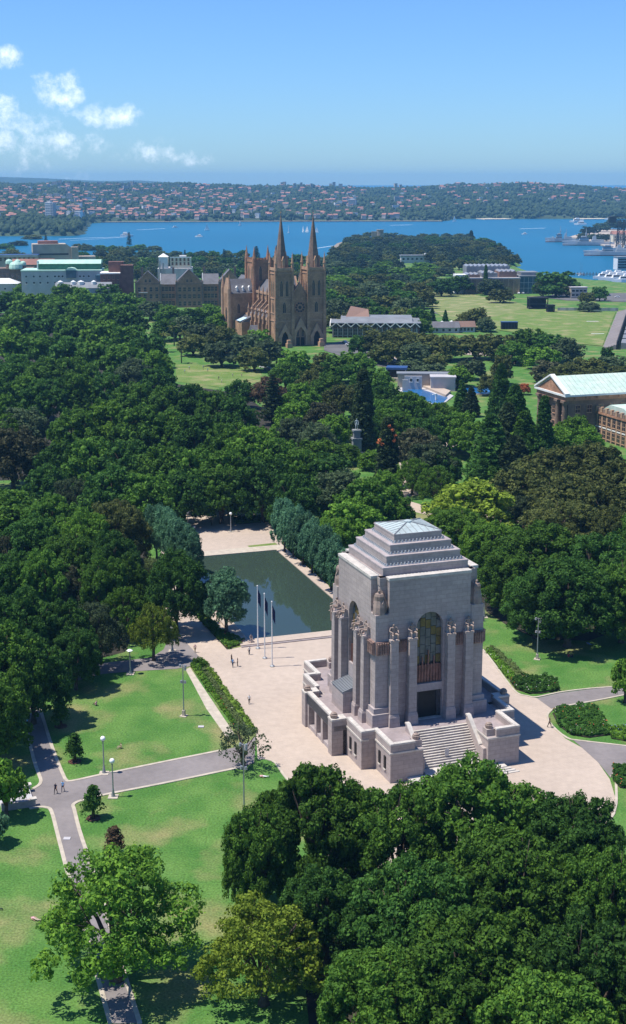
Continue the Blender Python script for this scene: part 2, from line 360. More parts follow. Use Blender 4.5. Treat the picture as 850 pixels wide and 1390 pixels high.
def thing(name, label, cat, loc=(0, 0, 0), rot=0., group=None):
    o = place(name, None, None, loc, rot); return tag(o, label, cat, group)
def copy_tree(o, parent=None):
    c = o.copy(); COL.objects.link(c)
    if parent is not None: c.parent = parent
    for ch in list(o.children): copy_tree(ch, c)
    return c
def structure(o): o['kind'] = 'structure'; return o
def sheet(name, px, z, m, extra=None, world=False):
    """a flat sheet on the ground: outline given as sight-line points on the ground (or metres)"""
    pts = [tuple(p) if world else tuple(G(*p)[:2]) for p in px]
    me = bpy.data.meshes.new(name); bm = bmesh.new()
    vs = [bm.verts.new((p[0], p[1], z)) for p in pts]; f = bm.faces.new(vs); f.normal_update()
    if f.normal.z < 0: f.normal_flip()
    bmesh.ops.triangulate(bm, faces=bm.faces[:]); bm.to_mesh(me); bm.free(); me.materials.append(MT[m])
    return structure(place(name, me))
def strip(mb, pts, w, z0, z1):
    """a kerb of width w along a line of ground points"""
    P = [Vector((p[0], p[1])) for p in pts]; Lp = []; Rp = []
    for i, p in enumerate(P):
        d = (P[min(i + 1, len(P) - 1)] - P[max(i - 1, 0)]).normalized(); n = Vector((-d.y, d.x)) * w / 2; Lp.append(p + n); Rp.append(p - n)
    for i in range(len(P) - 1):
        mb.prism([Lp[i], Lp[i + 1], Rp[i + 1], Rp[i]], z0, z1)
    return mb
def smoothline(pts, n=4):
    """Catmull-Rom through ground points"""
    P = [np.array(p[:2], float) for p in pts]; P = [2 * P[0] - P[1]] + P + [2 * P[-1] - P[-2]]; o = []
    for i in range(1, len(P) - 2):
        for k in range(n):
            t = k / n; a, b, c, d = P[i - 1:i + 3]
            o.append(.5 * (2 * b + (c - a) * t + (2 * a - 5 * b + 4 * c - d) * t * t + (3 * b - a - 3 * c + d) * t ** 3))
    o.append(P[-2]); return [tuple(p) for p in o]

# ================================================================== the setting
def grid(name, xs, ys, fn, m):
    X, Y = np.meshgrid(xs, ys); Z = fn(X, Y); nx, ny = len(xs), len(ys)
    V = np.stack([X, Y, Z], -1).reshape(-1, 3); i = np.arange(nx * ny).reshape(ny, nx)
    F = np.stack([i[:-1, :-1], i[:-1, 1:], i[1:, 1:], i[1:, :-1]], -1).reshape(-1, 4)
    me = bpy.data.meshes.new(name); me.vertices.add(len(V)); me.vertices.foreach_set('co', V.ravel())
    me.loops.add(F.size); me.loops.foreach_set('vertex_index', F.ravel().astype(np.int32)); me.polygons.add(len(F))
    me.polygons.foreach_set('loop_start', np.arange(0, F.size, 4, dtype=np.int32)); me.polygons.foreach_set('use_smooth', np.ones(len(F), bool))
    me.update(calc_edges=True); me.validate(); me.materials.append(MT[m]); return structure(place(name, me))
MT['farground'] = mat('far_ground', (.040, .062, .028), .95, .3, .012, scale2=.05, amt2=.2)
grid('ground', np.arange(-1700, 1701, 20.), np.arange(-400, 2961, 20.), terr, 'grass')
far = grid('far_hills', np.concatenate([np.arange(-7000, -1600, 200.), np.arange(-1600, 1601, 25.), np.arange(1800, 7001, 200.)]),
           np.concatenate([np.arange(2560, 3000, 20.), np.arange(3000, 6800, 50.), np.arange(6800, 15000, 200.)]), fterr, 'farground')
MT['harbour'] = watermat('harbour_water', (.005, .112, .205), .34, .10, .7, spec=.17, dist=.5)
me = bpy.data.meshes.new('harbour_water'); me.from_pydata([(-30000, 900, SEA), (30000, 900, SEA), (30000, 40000, SEA), (-30000, 40000, SEA)], [], [(0, 1, 2, 3)])
me.materials.append(MT['harbour']); structure(place('harbour_water', me))
def drape(name, px, dz, m, n=5, world=False):
    pts = [tuple(p) if world else tuple(G(*p)[:2]) for p in px]
    bm = bmesh.new(); f = bm.faces.new([bm.verts.new((p[0], p[1], 0)) for p in pts]); f.normal_update()
    if f.normal.z < 0: f.normal_flip()
    bmesh.ops.triangulate(bm, faces=bm.faces[:])
    for _ in range(n):
        es = [e for e in bm.edges if e.calc_length() > 24]
        if not es: break
        bmesh.ops.subdivide_edges(bm, edges=es, cuts=1, use_grid_fill=True)
        bmesh.ops.triangulate(bm, faces=[f for f in bm.faces if len(f.verts) > 3])
    for v in bm.verts: v.co.z = float(terr(v.co.x, v.co.y)) + dz
    me = bpy.data.meshes.new(name); bm.to_mesh(me); bm.free(); me.materials.append(MT[m]); return structure(place(name, me))
# paving round the memorial, the promenade beside the pool and the far end of the pool
plaza_px = [(207, 795), (240, 858), (277, 899), (347, 989), (350, 1031), (362, 1031), (374, 1036), (389, 1057), (415, 1078), (455, 1130), (540, 1200), (700, 1210), (790, 1160),
            (829, 1112), (835, 1098), (836, 1085), (828, 1058), (812, 1035), (790, 1015), (768, 1003), (749, 985), (743, 972), (751, 964), (729, 948), (716, 945), (702, 941), (688, 925), (656, 882),
            (612, 815), (560, 800), (500, 815), (384, 738), (397, 712), (330, 690), (262, 690), (230, 715), (215, 760)]
sheet('plaza', plaza_px, .03, 'plaza')
sheet('path', [(232, 860), (240, 858), (258, 878), (277, 899), (262, 904), (240, 908), (190, 911), (140, 915), (60, 936), (30, 940), (36, 925), (100, 905), (176, 896), (205, 893), (222, 882)], .05, 'asphalt')
# asphalt paths across the lawns with pale stone edging
J_top = [(27, 940), (35, 982), (43, 1020), (48, 1038), (53, 1052), (55.6, 1060), (53, 1066), (45, 1071)]
R_top = [(48, 940), (59, 977), (70, 1012), (79, 1036), (86.7, 1054), (90, 1059), (97, 1060.5), (137, 1052), (220, 1035), (300, 1019), (332, 1012)]
R_bot = [(331, 1041), (220, 1064), (147.5, 1078), (114, 1086), (103, 1090), (99, 1094), (101, 1100), (108, 1128), (121, 1167), (140, 1225), (162, 1300), (190, 1390)]
L_bot = [(40, 1098), (52, 1096), (63, 1096.5), (70, 1102), (78, 1132), (91, 1182), (108, 1240), (128, 1310), (150, 1390)]
sheet('path', J_top + [(42, 1072), (36, 1096)] + L_bot[0:] + R_bot[::-1] + [(345, 1036), (347, 1000)] + R_top[::-1], .055, 'asphalt')
for ln in (J_top, R_top[:-1], R_bot, L_bot):
    strip(MB(), smoothline([G(*p) for p in ln], 3), .55, 0, .11).build('kerb', 'kerb')['kind'] = 'structure'
sheet('path', [(729, 948), (751, 964), (780, 957), (851, 942), (900, 931), (900, 915), (851, 931), (800, 936), (760, 941)], .05, 'asphalt')
sheet('path', [(776, 1003), (790, 1006), (851, 1013), (920, 1022), (920, 1045), (870, 1038), (851, 1040), (838, 1046), (833, 1052), (829, 1056), (812, 1035), (790, 1015)], .05, 'asphalt')
for ln in ([(656, 882), (672, 903), (688, 925), (702, 941), (716, 945), (729, 946.5), (760, 940), (800, 935), (851, 930), (900, 914)],
           [(900, 932), (851, 943), (800, 953), (760, 960), (748, 965), (743, 973), (750, 986), (770, 1002), (790, 1006), (851, 1013), (920, 1022)],
           [(920, 1046), (870, 1039), (848, 1041), (836, 1048), (830, 1055)],
           [(362, 1031), (374, 1036), (389, 1057), (415, 1078)], [(836, 1050), (837, 1085), (835, 1098), (829, 1112), (790, 1160)]):
    strip(MB(), smoothline([G(*p) for p in ln], 3), .4, 0, .12).build('kerb', 'kerb')['kind'] = 'structure'
sheet('path', [(150, 700), (312, 671), (318, 680), (262, 692), (190, 705)], .04, 'plaza')
sheet('path', [(536, 606), (556, 604), (562, 640), (568, 672), (540, 676), (545, 640)], .04, 'plaza')
sheet('path', [(540, 676), (590, 690), (720, 680), (735, 700), (720, 712), (600, 705), (545, 690)], .045, 'plaza')
sheet('path', [(596, 598), (640, 600), (690, 612), (690, 620), (640, 608), (596, 606)], .04, 'plaza')
sheet('path', [(640, 742), (700, 740), (850, 770), (850, 790), (700, 760), (640, 752)], .04, 'asphalt')
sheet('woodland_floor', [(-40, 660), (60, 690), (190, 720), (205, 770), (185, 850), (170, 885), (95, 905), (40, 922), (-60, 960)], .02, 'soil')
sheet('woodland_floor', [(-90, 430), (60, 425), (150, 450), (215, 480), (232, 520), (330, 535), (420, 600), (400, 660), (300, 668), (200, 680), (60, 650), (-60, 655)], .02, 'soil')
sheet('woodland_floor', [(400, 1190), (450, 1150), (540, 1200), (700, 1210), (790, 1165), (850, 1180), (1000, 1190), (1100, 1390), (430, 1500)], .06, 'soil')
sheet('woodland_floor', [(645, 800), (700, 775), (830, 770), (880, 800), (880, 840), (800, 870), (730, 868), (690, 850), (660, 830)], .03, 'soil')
# the reflecting pool
PN, PF = G(496, 853), G(378.8, 747.9); PL = G(337, 870.3); PFL = PF + (PL - PN)
pool = thing('reflecting_pool', 'long dark rectangular reflecting pool north of the memorial', 'pool', tuple(PL)); pool['kind'] = 'structure'
ang = math.atan2((PN - PL).y, (PN - PL).x); PWID = (PN - PL).length; PLEN = (PFL - PL).length; pool.rotation_euler.z = ang
MT['pool'] = watermat('pool_water', (.034, .053, .040), .03, .7, .045, spec=.5, dist=.05)
w = MB().box(0, PWID, 0, PLEN, .1, .26).build('water', 'pool', pool)
for b in ((-2.4, PWID + 2.6, -3.2, 0), (-2.4, PWID + 2.6, PLEN, PLEN + 4.5), (-2.4, 0, 0, PLEN), (PWID, PWID + 2.6, 0, PLEN)):
    MB().box(*b, .02, .42).build('coping', 'kerb' if b[3] > PLEN + 1 else 'plaza', pool)
MB().box(-2.4, PWID + 2.6, -3.6, -3.2, .02, .24).build('step', 'granite_plain', pool)
# lawns beyond
drape('sports_field', [(664, 432), (720, 418), (836, 424), (818, 470), (770, 466), (700, 452), (662, 446)], .3, 'field')
drape('meadow', [(575, 398), (600, 392), (650, 402), (700, 410), (720, 418), (664, 432), (662, 446), (640, 444), (600, 430), (578, 415)], .3, 'meadow')
drape('lawn', [(238, 494), (300, 496), (352, 500), (356, 512), (300, 526), (240, 518)], .1, 'field')
drape('road', [(560, 480), (600, 470), (700, 478), (760, 486), (760, 493), (690, 486), (600, 479), (500, 497), (495, 490)], .2, 'plaza')
drape('road', [(440, 468), (470, 462), (500, 478), (540, 492), (530, 500), (500, 494), (470, 486), (440, 476)], .2, 'road')
drape('road', [(735, 404), (760, 398), (850, 398), (900, 400), (900, 412), (850, 410), (770, 408)], .25, 'road')
drape('road', [(570, 386), (582, 380), (592, 400), (600, 428), (585, 424), (577, 404)], .25, 'road')
# sandy shore and sea wall
def shore(name, pts, wd, m, z1=1.2):
    q = [G0(x, y, SEA) for x, y in pts]
    return structure(strip(MB(), q, wd, SEA - 2, SEA + z1).build(name, m))
shore('sea_wall', [(742, 376.5), (770, 380), (800, 384.5), (851, 390), (930, 396)], 7, 'sandstone_trim', 2.2)
shore('shore_rock', [(459, 344), (457, 336), (463, 331), (474, 328)], 14, 'rock', 1.4)
shore('beach', [(652, 297.6), (690, 297.4)], 90, 'sand', 2)
shore('beach', [(785, 297.4), (822, 297.2)], 90, 'sand', 2)
shore('shore_rock', [(122, 302), (200, 301.6), (330, 301.0), (470, 300.6), (600, 300.5)], 40, 'rock', 2)
shore('lawn_terrace', [(165, 299.5), (198, 299.3)], 70, 'field', 5)
# ================================================================== people (a skinned chain, skin, clothes and hair by zone)
def figure(name, pose):
    J = {}; E = []
    def j(n, p, r): J[n] = (Vector(p), r)
    hip = {'stand': .92, 'walk': .90, 'sit': .14, 'seat': .50, 'lie': .92}[pose]
    j('pelvis', (0, 0, hip), .135); j('waist', (0, 0, hip + .16), .12); j('chest', (0, 0, hip + .38), .145); j('neck', (0, 0, hip + .56), .055)
    j('head', (0, .02, hip + .68), .088); j('top', (0, .005, hip + .77), .07); j('nose', (0, .115, hip + .67), .018)
    E += [('pelvis', 'waist'), ('waist', 'chest'), ('chest', 'neck'), ('neck', 'head'), ('head', 'top'), ('head', 'nose')]
    for s, t in ((-1, 'l'), (1, 'r')):
        f = s * (.22 if pose == 'walk' else .03)
        if pose in ('sit',): kn, an, to = (s * .16, .42, .36), (s * .15, .62, .07), (s * .15, .75, .05)
        elif pose == 'seat': kn, an, to = (s * .17, .46, .50), (s * .16, .44, .08), (s * .16, .62, .05)
        else: kn, an, to = (s * .10, f * .7 + .03, .50), (s * .10, f - (.10 if f < 0 else 0), .09), (s * .11, f + .15, .045)
        j('hip' + t, (s * .1, 0, hip - .05), .10); j('knee' + t, kn, .062); j('ankle' + t, an, .045); j('toe' + t, to, .04)
        E += [('pelvis', 'hip' + t), ('hip' + t, 'knee' + t), ('knee' + t, 'ankle' + t), ('ankle' + t, 'toe' + t)]
        sh = hip + .49; g = -f * .8
        el, wr = ((s * .27, g * .5, sh - .30), (s * .26, g + .10, sh - .54)) if pose in ('stand', 'walk', 'lie') else ((s * .27, .06, sh - .28), (s * .2, .34, sh - .30))
        j('sho' + t, (s * .18, 0, sh), .058); j('elb' + t, el, .042); j('wri' + t, wr, .028)
        d = (Vector(wr) - Vector(el)).normalized(); c = Vector(wr) + d * .08
        j('palm' + t, c, .034); E += [('chest', 'sho' + t), ('sho' + t, 'elb' + t), ('elb' + t, 'wri' + t), ('wri' + t, 'palm' + t)]
        for k, ln in enumerate((.07, .085, .078, .062)):
            j('f%d%s' % (k, t), c + d * ln + Vector((0, (k - 1.5) * .02, 0)), .0085); E.append(('palm' + t, 'f%d%s' % (k, t)))
        j('th' + t, c + d * .03 + Vector((-s * .02, .05, 0)), .01); E.append(('palm' + t, 'th' + t))
    names = list(J); me = bpy.data.meshes.new(name); me.from_pydata([J[n][0] for n in names], [(names.index(a), names.index(b)) for a, b in E], [])
    o = bpy.data.objects.new(name, me); COL.objects.link(o); md = o.modifiers.new('skin', 'SKIN')
    for i, n in enumerate(names):
        r = J[n][1]; me.skin_vertices[0].data[i].radius = (r, r * (.72 if n in ('pelvis', 'waist', 'chest') else 1)); me.skin_vertices[0].data[i].use_root = n == 'pelvis'
    sb = o.modifiers.new('sub', 'SUBSURF'); sb.levels = 1
    dg = bpy.context.evaluated_depsgraph_get(); ev = o.evaluated_get(dg); m2 = bpy.data.meshes.new_from_object(ev)
    bpy.data.objects.remove(o); m2.name = name
    for n in ('skin', 'hair', 'shirt', 'trousers', 'shoe'): m2.materials.append(CL[n])
    up = pose in ('sit', 'seat')
    for p in m2.polygons:
        x, y, z = p.center; p.use_smooth = True
        if z > hip + .60: k = 1 if (z > hip + .74 or y < -.02) else 0
        elif z > hip + .53 and abs(x) < .1: k = 0
        elif abs(x) > .205 and z < hip + .36 and not (up and z < hip): k = 0
        elif z > hip + .06 and (not up or y < .2): k = 2
        elif z < .10 and (not up or y > .3): k = 4
        else: k = 3
        p.material_index = k
    if pose == 'lie': m2.transform(Matrix.Translation((0, 0, .17)) @ Matrix.Rotation(-math.pi / 2, 4, 'X'))
    return m2
CL = {}
for n, c in (('skin', (.42, .25, .17)), ('hair', (.03, .02, .015)), ('shirt', (.3, .3, .3)), ('trousers', (.03, .035, .06)), ('shoe', (.02, .02, .02)),
             ('navy', (.015, .02, .05)), ('skyblue', (.20, .42, .70)), ('whiteshirt', (.7, .7, .68)), ('black', (.012, .012, .014)), ('beige', (.42, .34, .24)), ('redshirt', (.42, .05, .05)), ('pink', (.62, .35, .36)), ('khaki', (.22, .18, .11)), ('teal', (.05, .35, .45))):
    CL[n] = mat('cloth_' + n if n not in ('skin', 'hair') else n, c, .85, .12, 3)
FIG = {p: figure('person_' + p, p) for p in ('stand', 'walk', 'sit', 'seat', 'lie')}
MT['st'] = MT['statue']
def stone_figure(pose):
    m = FIG[pose].copy(); m.name = 'statue_' + pose; m.materials.clear(); m.materials.append(MT['statue'])
    m.polygons.foreach_set('material_index', [0] * len(m.polygons)); return m
SEATED, STANDING = stone_figure('seat'), stone_figure('stand')

# ================================================================== the memorial
YAW = R(20)
mem = thing('war_memorial', 'tall pale pink granite memorial with stepped roof and buttress statues', 'memorial', (15.98, 221.86, 0), YAW)
def part(name, mb, m, parent=None, **k): return mb.build(name, m, parent if parent is not None else mem, **k)
T0 = 5.2
# podium: blocks laid edge to edge, their parapets and copings
def parapet(x0, y0, x1, y1, z0, z1, w=.75):
    """one straight parapet with a paler coping on it"""
    part('parapet', MB().box(min(x0, x1), max(x0, x1), min(y0, y1), max(y0, y1), z0, z1 - .28), 'granite')
    part('coping', MB().box(min(x0, x1) - .06, max(x0, x1) + .06, min(y0, y1) - .06, max(y0, y1) + .06, z1 - .28, z1, 0, .04, .04), 'coping')
podium = part('podium', MB().box(-12.6, 12.6, -13.2, 13.2, 0, T0 - .02), 'granite')
part('terrace', MB().box(-12.3, 12.3, -13.4, 13.4, T0 - .02, T0 + .02), 'terrace')
WIN = MB().box(0, .16, -.34, .34, 0, 2.1).mesh('window', ['dark'])
SILL = MB().box(-.1, .12, -.45, .45, -.2, 0).mesh('sill', ['coping'])
for sx in (-1, 1):
    for sy in (-1, 1):
        # end block beside the stair
        a, b = sorted((sx * 5.75, sx * 11.4)); c, d = sorted((sy * 13.2, sy * 20.3))
        blk = part('end_block', MB().box(a, b, c, d, 0, T0), 'granite')
        part('string_course', MB().box(a - .13, b + .13, c - .13, d + .13, T0 - .35, T0 - .05), 'coping')
        e0, e1 = sorted((sx * 10.7, sx * 11.4)); parapet(e0, c, e1, d, T0, 6.6)
        y0, y1 = sorted((sy * 19.6, sy * 20.3)); x0, x1 = sorted((sx * 7.2, sx * 10.7)); parapet(x0, y0, x1, y1, T0, 6.6)
        part('terrace', MB().box(min(sx * 5.75, sx * 10.7), max(sx * 5.75, sx * 10.7), min(sy * 13.4, sy * 19.6), max(sy * 13.4, sy * 19.6), T0, T0 + .03), 'terrace')
        # side block
        a, b = sorted((sx * 12.6, sx * 13.8)); c, d = sorted((sy * 7.5, sy * 14.0))
        part('side_block', MB().box(a, b, c, d, 0, T0), 'granite')
        q0, q1 = sorted((sx * 11.4, sx * 12.6)); r0, r1 = sorted((sy * 13.2, sy * 14.0))
        part('side_block', MB().box(q0, q1, r0, r1, 0, T0), 'granite')
        part('string_course', MB().box(a - .1, b + .1, c - .1, d + .1, T0 - .35, T0 - .05), 'coping')
        e0, e1 = sorted((sx * 13.1, sx * 13.8)); parapet(e0, c, e1, d, T0, 6.6)
        y0, y1 = sorted((sy * 13.3, sy * 14.0)); x0, x1 = sorted((sx * 11.4, sx * 13.1)); parapet(x0, y0, x1, y1, T0, 6.6)
        for yy in (16.0, 18.2):
            w_ = place('window', WIN, mem, (sx * 11.48 - .08 , sy * yy, 1.75)); place('sill', SILL, w_)
        for yy in (9.4, 11.6):
            w_ = place('window', WIN, mem, (sx * 13.88 - .08, sy * yy, 1.75)); place('sill', SILL, w_)
        # stair pillar with its bronze urn
        a, b = sorted((sx * 5.75, sx * 7.2)); c, d = sorted((sy * 18.2, sy * 19.7))
        part('pillar', MB().box(a, b, c - sy * .0, d, T0, 6.35), 'granite')
        u = part('urn', MB().lathe([(.5, 0), (.58, .1), (.62, .55), (.5, .62), (.5, .8), (.2, .95)], n=12), 'statue', loc=(sx * 6.47, sy * 18.95, 6.35))
    # wing with three openings
    a, b = sorted((sx * 13.8, sx * 16.0)); part('wing', MB().box(a, b, -7.4, 7.4, 4.3, T0), 'granite')
    part('wing', MB().box(min(sx * 13.8, sx * 14.4), max(sx * 13.8, sx * 14.4), -7.4, 7.4, 0, 4.3), 'dark')
    part('terrace', MB().box(min(sx * 12.3, sx * 15.3), max(sx * 12.3, sx * 15.3), -6.6, 6.6, T0, T0 + .035), 'terrace')
    for y0, y1 in ((-5.6, -4.9), (-2.0, -1.1), (1.1, 2.0), (4.9, 5.6)):
        part('pier', MB().box(min(sx * 14.4, sx * 16.0), max(sx * 14.4, sx * 16.0), y0, y1, 0, 4.3), 'granite')
    part('plinth', MB().box(min(sx * 14.4, sx * 15.9), max(sx * 14.4, sx * 15.9), -5.6, 5.6, 0, .7), 'granite_plain')
    for sy in (-1, 1):
        c, d = sorted((sy * 5.6, sy * 7.4)); a, b = sorted((sx * 13.8, sx * 16.4))
        part('pillar', MB().box(a, b, c, d, 0, 6.1), 'granite'); part('coping', MB().box(a - .06, b + .06, c - .06, d + .06, 6.1, 6.4), 'coping')
        part('urn', MB().lathe([(.5, 0), (.6, .1), (.66, .55), (.5, .62), (.5, .8), (.2, .98)], n=12), 'statue', loc=(sx * 15.7, sy * 6.5, 6.4))
    part('dark_panel', MB().box(min(sx * 15.9, sx * 16.06), max(sx * 15.9, sx * 16.06), -5.55, 5.55, 4.45, 6.1), 'dark_panel')  # plain dark grey band across the wing, above its openings
    parapet(sx * 15.3, -5.6, sx * 16.0, 5.6, T0, 6.6)
# stairs south and north
for sy in (-1, 1):
    n = 15; z0 = .62; rise = (T0 - z0) / n; run = .325
    for k in range(n):
        y = 13.4 + (n - 1 - k) * run
        a, b = sorted((sy * y, sy * (y + run)))
        part('step', MB().box(-5.2, 5.2, a, b, 0, z0 + (k + 1) * rise - .07), 'granite_plain')
        part('tread', MB().box(-5.2, 5.2, a - .05, b + .05, z0 + (k + 1) * rise - .07, z0 + (k + 1) * rise), 'coping')
    for sx in (-1, 1):
        a, b = sorted((sx * 5.2, sx * 5.75))
        s = part('stair_wall', MB().slab_yz([(sy * 13.2, 0), (sy * 19.7, 0), (sy * 19.7, 3.2), (sy * 18.2, 3.2), (sy * 13.8, 6.5), (sy * 13.2, 6.5)], a, b), 'granite')
        part('coping', MB().slab_yz([(sy * 18.3, 3.2), (sy * 18.3, 3.45), (sy * 13.8, 6.8), (sy * 13.15, 6.8), (sy * 13.15, 6.5), (sy * 13.8, 6.5)], a - .08, b + .08), 'coping')
    a, b = sorted((sy * 18.28, sy * 21.4)); part('landing', MB().box(-5.2, 5.2, a, b, 0, .6), 'coping')
    for k in range(4):
        h = .6 - k * .15; e = .5 * k
        a, b = sorted((sy * (21.4 + e), sy * (21.9 + e)))
        part('step', MB().box(-8.5 - e, 8.5 + e, a, b, 0, h - .02), 'coping')
    for sx in (-1, 1):
        a, b = sorted((sx * 5.2, sx * 8.5)); c, d = sorted((sy * 20.32, sy * 21.4)); part('landing', MB().box(a, b, c, d, 0, .59), 'coping')
part('sign_board', MB().box(-.35, .35, -.05, .05, 0, 1.1), 'palegrey', loc=(-.2, -17.4, 1.9))
# tower body: a core and four faces
core = part('core', MB().box(-8.5, 8.5, -8.5, 8.5, T0, 30.2), 'granite')
AX, AS, AT = 2.4, 21.4, 23.9
def arch_pts(r, zc, n=14): return [(r * math.cos(math.pi * i / n), zc + r * math.sin(math.pi * i / n) * (AT - AS) / AX) for i in range(n + 1)]
REL = MB().box(-1.05, 1.05, -.22, .22, 0, 2.2); 
for i in range(5): REL.box(-.95 + i * .4, -.65 + i * .4, -.36 - .05 * (i % 2), -.22, .1, 1.8 + .12 * (i % 3)); REL.ball(-.8 + i * .4, -.33, 1.95, .16, n=6)
REL = REL.mesh('relief_panel', ['relief'])
BUT = MB().box(-.95, .95, -1.6, 0, 0, 1.7, 0, .1, .05).box(-.85, .85, -1.5, 0, 1.7, 2.1, 0, .12, .1).box(-.72, .72, -1.3, 0, 2.1, 14.6, 0, .06, .06).box(-.78, .78, -1.3, 0, 14.6, 15.0).box(-.62, .62, -.62, 0, 15.0, 16.3, 0, .05, .02).mesh('buttress', ['granite'])
def face(ang, door):
    c_, s_ = math.cos(ang), math.sin(ang)
    def pf(name, me, loc, rot=0., sc=None):
        return place(name, me, mem, (loc[0] * c_ - loc[1] * s_, loc[0] * s_ + loc[1] * c_, loc[2]), rot + ang, sc)
    for sx in (-1, 1):
        a, b = sorted((sx * AX, sx * 7.5)); MB().box(a, b, -9.6, -8.45, T0, 24.4).build('wall', 'granite', mem, rot=ang)
        a, b = sorted((sx * AX, sx * 7.3)); MB().box(a, b, -9.6, -8.45, 24.4, 29.6).build('wall', 'granite', mem, rot=ang)
    ap = arch_pts(AX, AS)
    MB().slab_xz([(AX, 29.6)] + ap + [(-AX, 29.6)], -9.6, -8.45).build('arch_wall', 'granite', mem, rot=ang)
    MB().box(-7.3, 7.3, -9.6, -8.5, 29.6, 29.9).build('wall', 'granite', mem, rot=ang)
    MB().box(-7.42, 7.42, -9.72, -8.3, 29.9, 30.35).build('coping', 'coping', mem, rot=ang)
    for sx in (-1, 1):
        for x in (3.45, 6.75):
            pf('buttress', BUT, (sx * x, -9.6, T0))
            s = pf('statue', SEATED, (sx * x, -10.15, T0 + 14.95), math.pi, (2.75, 2.2, 2.05))
        pf('relief_panel', REL, (sx * 5.1, -9.52, 17.6)).scale = (.88, 1, 1)
        pf('relief_panel', REL, (sx * 8.55, -9.86, 17.6)).scale = (1.05, 1.2, 1)
    wz0 = 11.5 if door else 12.5
    w = pf('arched_window', None, (0, -9.0, 0))
    MB().slab_xz([(AX, wz0)] + arch_pts(AX, AS) + [(-AX, wz0)], .22, .5).build('backing', 'dark_panel', w)
    rnd = random.Random(5); cols, rows = 5, 6; cw = 2 * AX / cols; zb = wz0 + 3.2; rh = (AT - zb) / rows
    for i in range(cols):
        for j_ in range(rows):
            x0 = -AX + i * cw + .05; x1 = x0 + cw - .1; z0 = zb + j_ * rh + .05 + (.35 if i % 2 else 0); z1 = zb + (j_ + 1) * rh - .05 + (.35 if i % 2 and j_ < rows - 1 else 0)
            lim = lambda x: AS + max(0, AX * AX - x * x) ** .5 * (AT - AS) / AX - .08
            t0, t1 = min(z1, lim(x0)), min(z1, lim(x1))
            if min(t0, t1) - z0 < .12: continue
            am = (i in (0, 4) and j_ in (0, 2, 3, 5)) or (i == 2 and j_ == 0) or rnd.random() < .14
            MB().slab_xz([(x0, z0), (x1, z0), (x1, t1), (x0, t0)], .1, .2).build('pane', 'glass_amber' if am else 'glass_grey', w)
    br = MB().box(-AX, AX, -.1, .2, wz0, wz0 + 3.1)
    for i in range(9):
        h = 3.1 + (2.6 if i == 4 else 1.5 if i in (2, 6) else .2 * (i % 2)); br.box(-AX + .1 + i * .53, -AX + .45 + i * .53, -.28, -.1, wz0 + .1, wz0 + h, 0, .08, .02)
    br.build('bronze_panel', 'bronze', w)
    if door:
        MB().box(-AX, AX, -9.6, -8.6, 10.2, 11.5).build('lintel', 'granite_plain', mem, rot=ang)
        MB().box(-AX, AX, -8.9, -8.5, T0, 10.2).build('doorway', 'dark', mem, rot=ang)
        for sx in (-1, 1): MB().box(sx * 2.0 - .35, sx * 2.0 + .35, -9.1, -8.92, T0, 10.0).build('door_leaf', 'dark_panel', mem, rot=ang)
        MB().box(-AX, AX, -9.7, -8.9, T0, T0 + .12).build('threshold', 'coping', mem, rot=ang)
    else:
        x = MB().box(-2.65, 2.65, -12.6, -9.6, T0, 8.9, 0, .05, .05).build('annex', 'granite', mem, rot=ang)
        rf = MB().slab_yz([(-12.7, 8.9), (-9.6, 8.9), (-9.6, 9.9)], -2.6, 2.6)
        for i in range(11): rf.slab_yz([(-12.75, 9.0), (-9.6, 10.02), (-9.6, 9.9), (-12.7, 8.9)], -2.55 + i * .5, -2.43 + i * .5)
        rf.build('annex_roof', 'greyroof', mem, rot=ang)
        MB().box(-AX, AX, -9.6, -8.6, T0, 12.5).build('lintel', 'granite_plain', mem, rot=ang)
face(0, True); face(math.pi, True); face(-math.pi / 2, False); face(math.pi / 2, False)
for sx in (-1, 1):
    for sy in (-1, 1):
        a, b = sorted((sx * 7.5, sx * 9.75)); c, d = sorted((sy * 7.5, sy * 9.75))
        part('corner_pier', MB().box(a, b, c, d, T0 + 3.2, 24.3), 'granite')
        a2, b2 = sorted((sx * 7.45, sx * 10.1)); c2, d2 = sorted((sy * 7.45, sy * 10.1)); part('plinth', MB().box(a2, b2, c2, d2, T0 + 2.3, T0 + 3.2), 'granite_plain')
        a2, b2 = sorted((sx * 7.4, sx * 10.45)); c2, d2 = sorted((sy * 7.4, sy * 10.45)); part('plinth', MB().box(a2, b2, c2, d2, T0, T0 + 2.3), 'granite')
        s = place('corner_statue', STANDING, mem, (sx * 8.75, sy * 8.75, 24.3), math.atan2(sy, sx) - math.pi / 2, (3.1, 2.9, 2.4)); MB().lathe([(.36, 0), (.33, .5), (.25, .95), (.27, 1.25), (.2, 1.42)], n=9).build('drapery', 'statue', s); MB().slab_xz([(-.42, .5), (-.15, 1.5), (0, 1.75), (.15, 1.5), (.42, .5), (.3, 0), (-.3, 0)], -.28, -.12).build('wing', 'statue', s)
        a, b = sorted((sx * 7.3, sx * 8.6)); c, d = sorted((sy * 7.3, sy * 8.6))
        part('corner_pier', MB().box(a, b, c, d, 28.9, 30.2), 'granite')
part('roof_ledge', MB().box(-9.0, 9.0, -7.2, 7.2, 29.5, 29.88).box(-7.2, 7.2, -9.0, 9.0, 29.4, 29.86), 'granite_plain')
tiers = [(7.65, 29.9, 31.6), (6.65, 31.6, 33.2), (5.5, 33.2, 34.7), (4.3, 34.7, 36.1)]
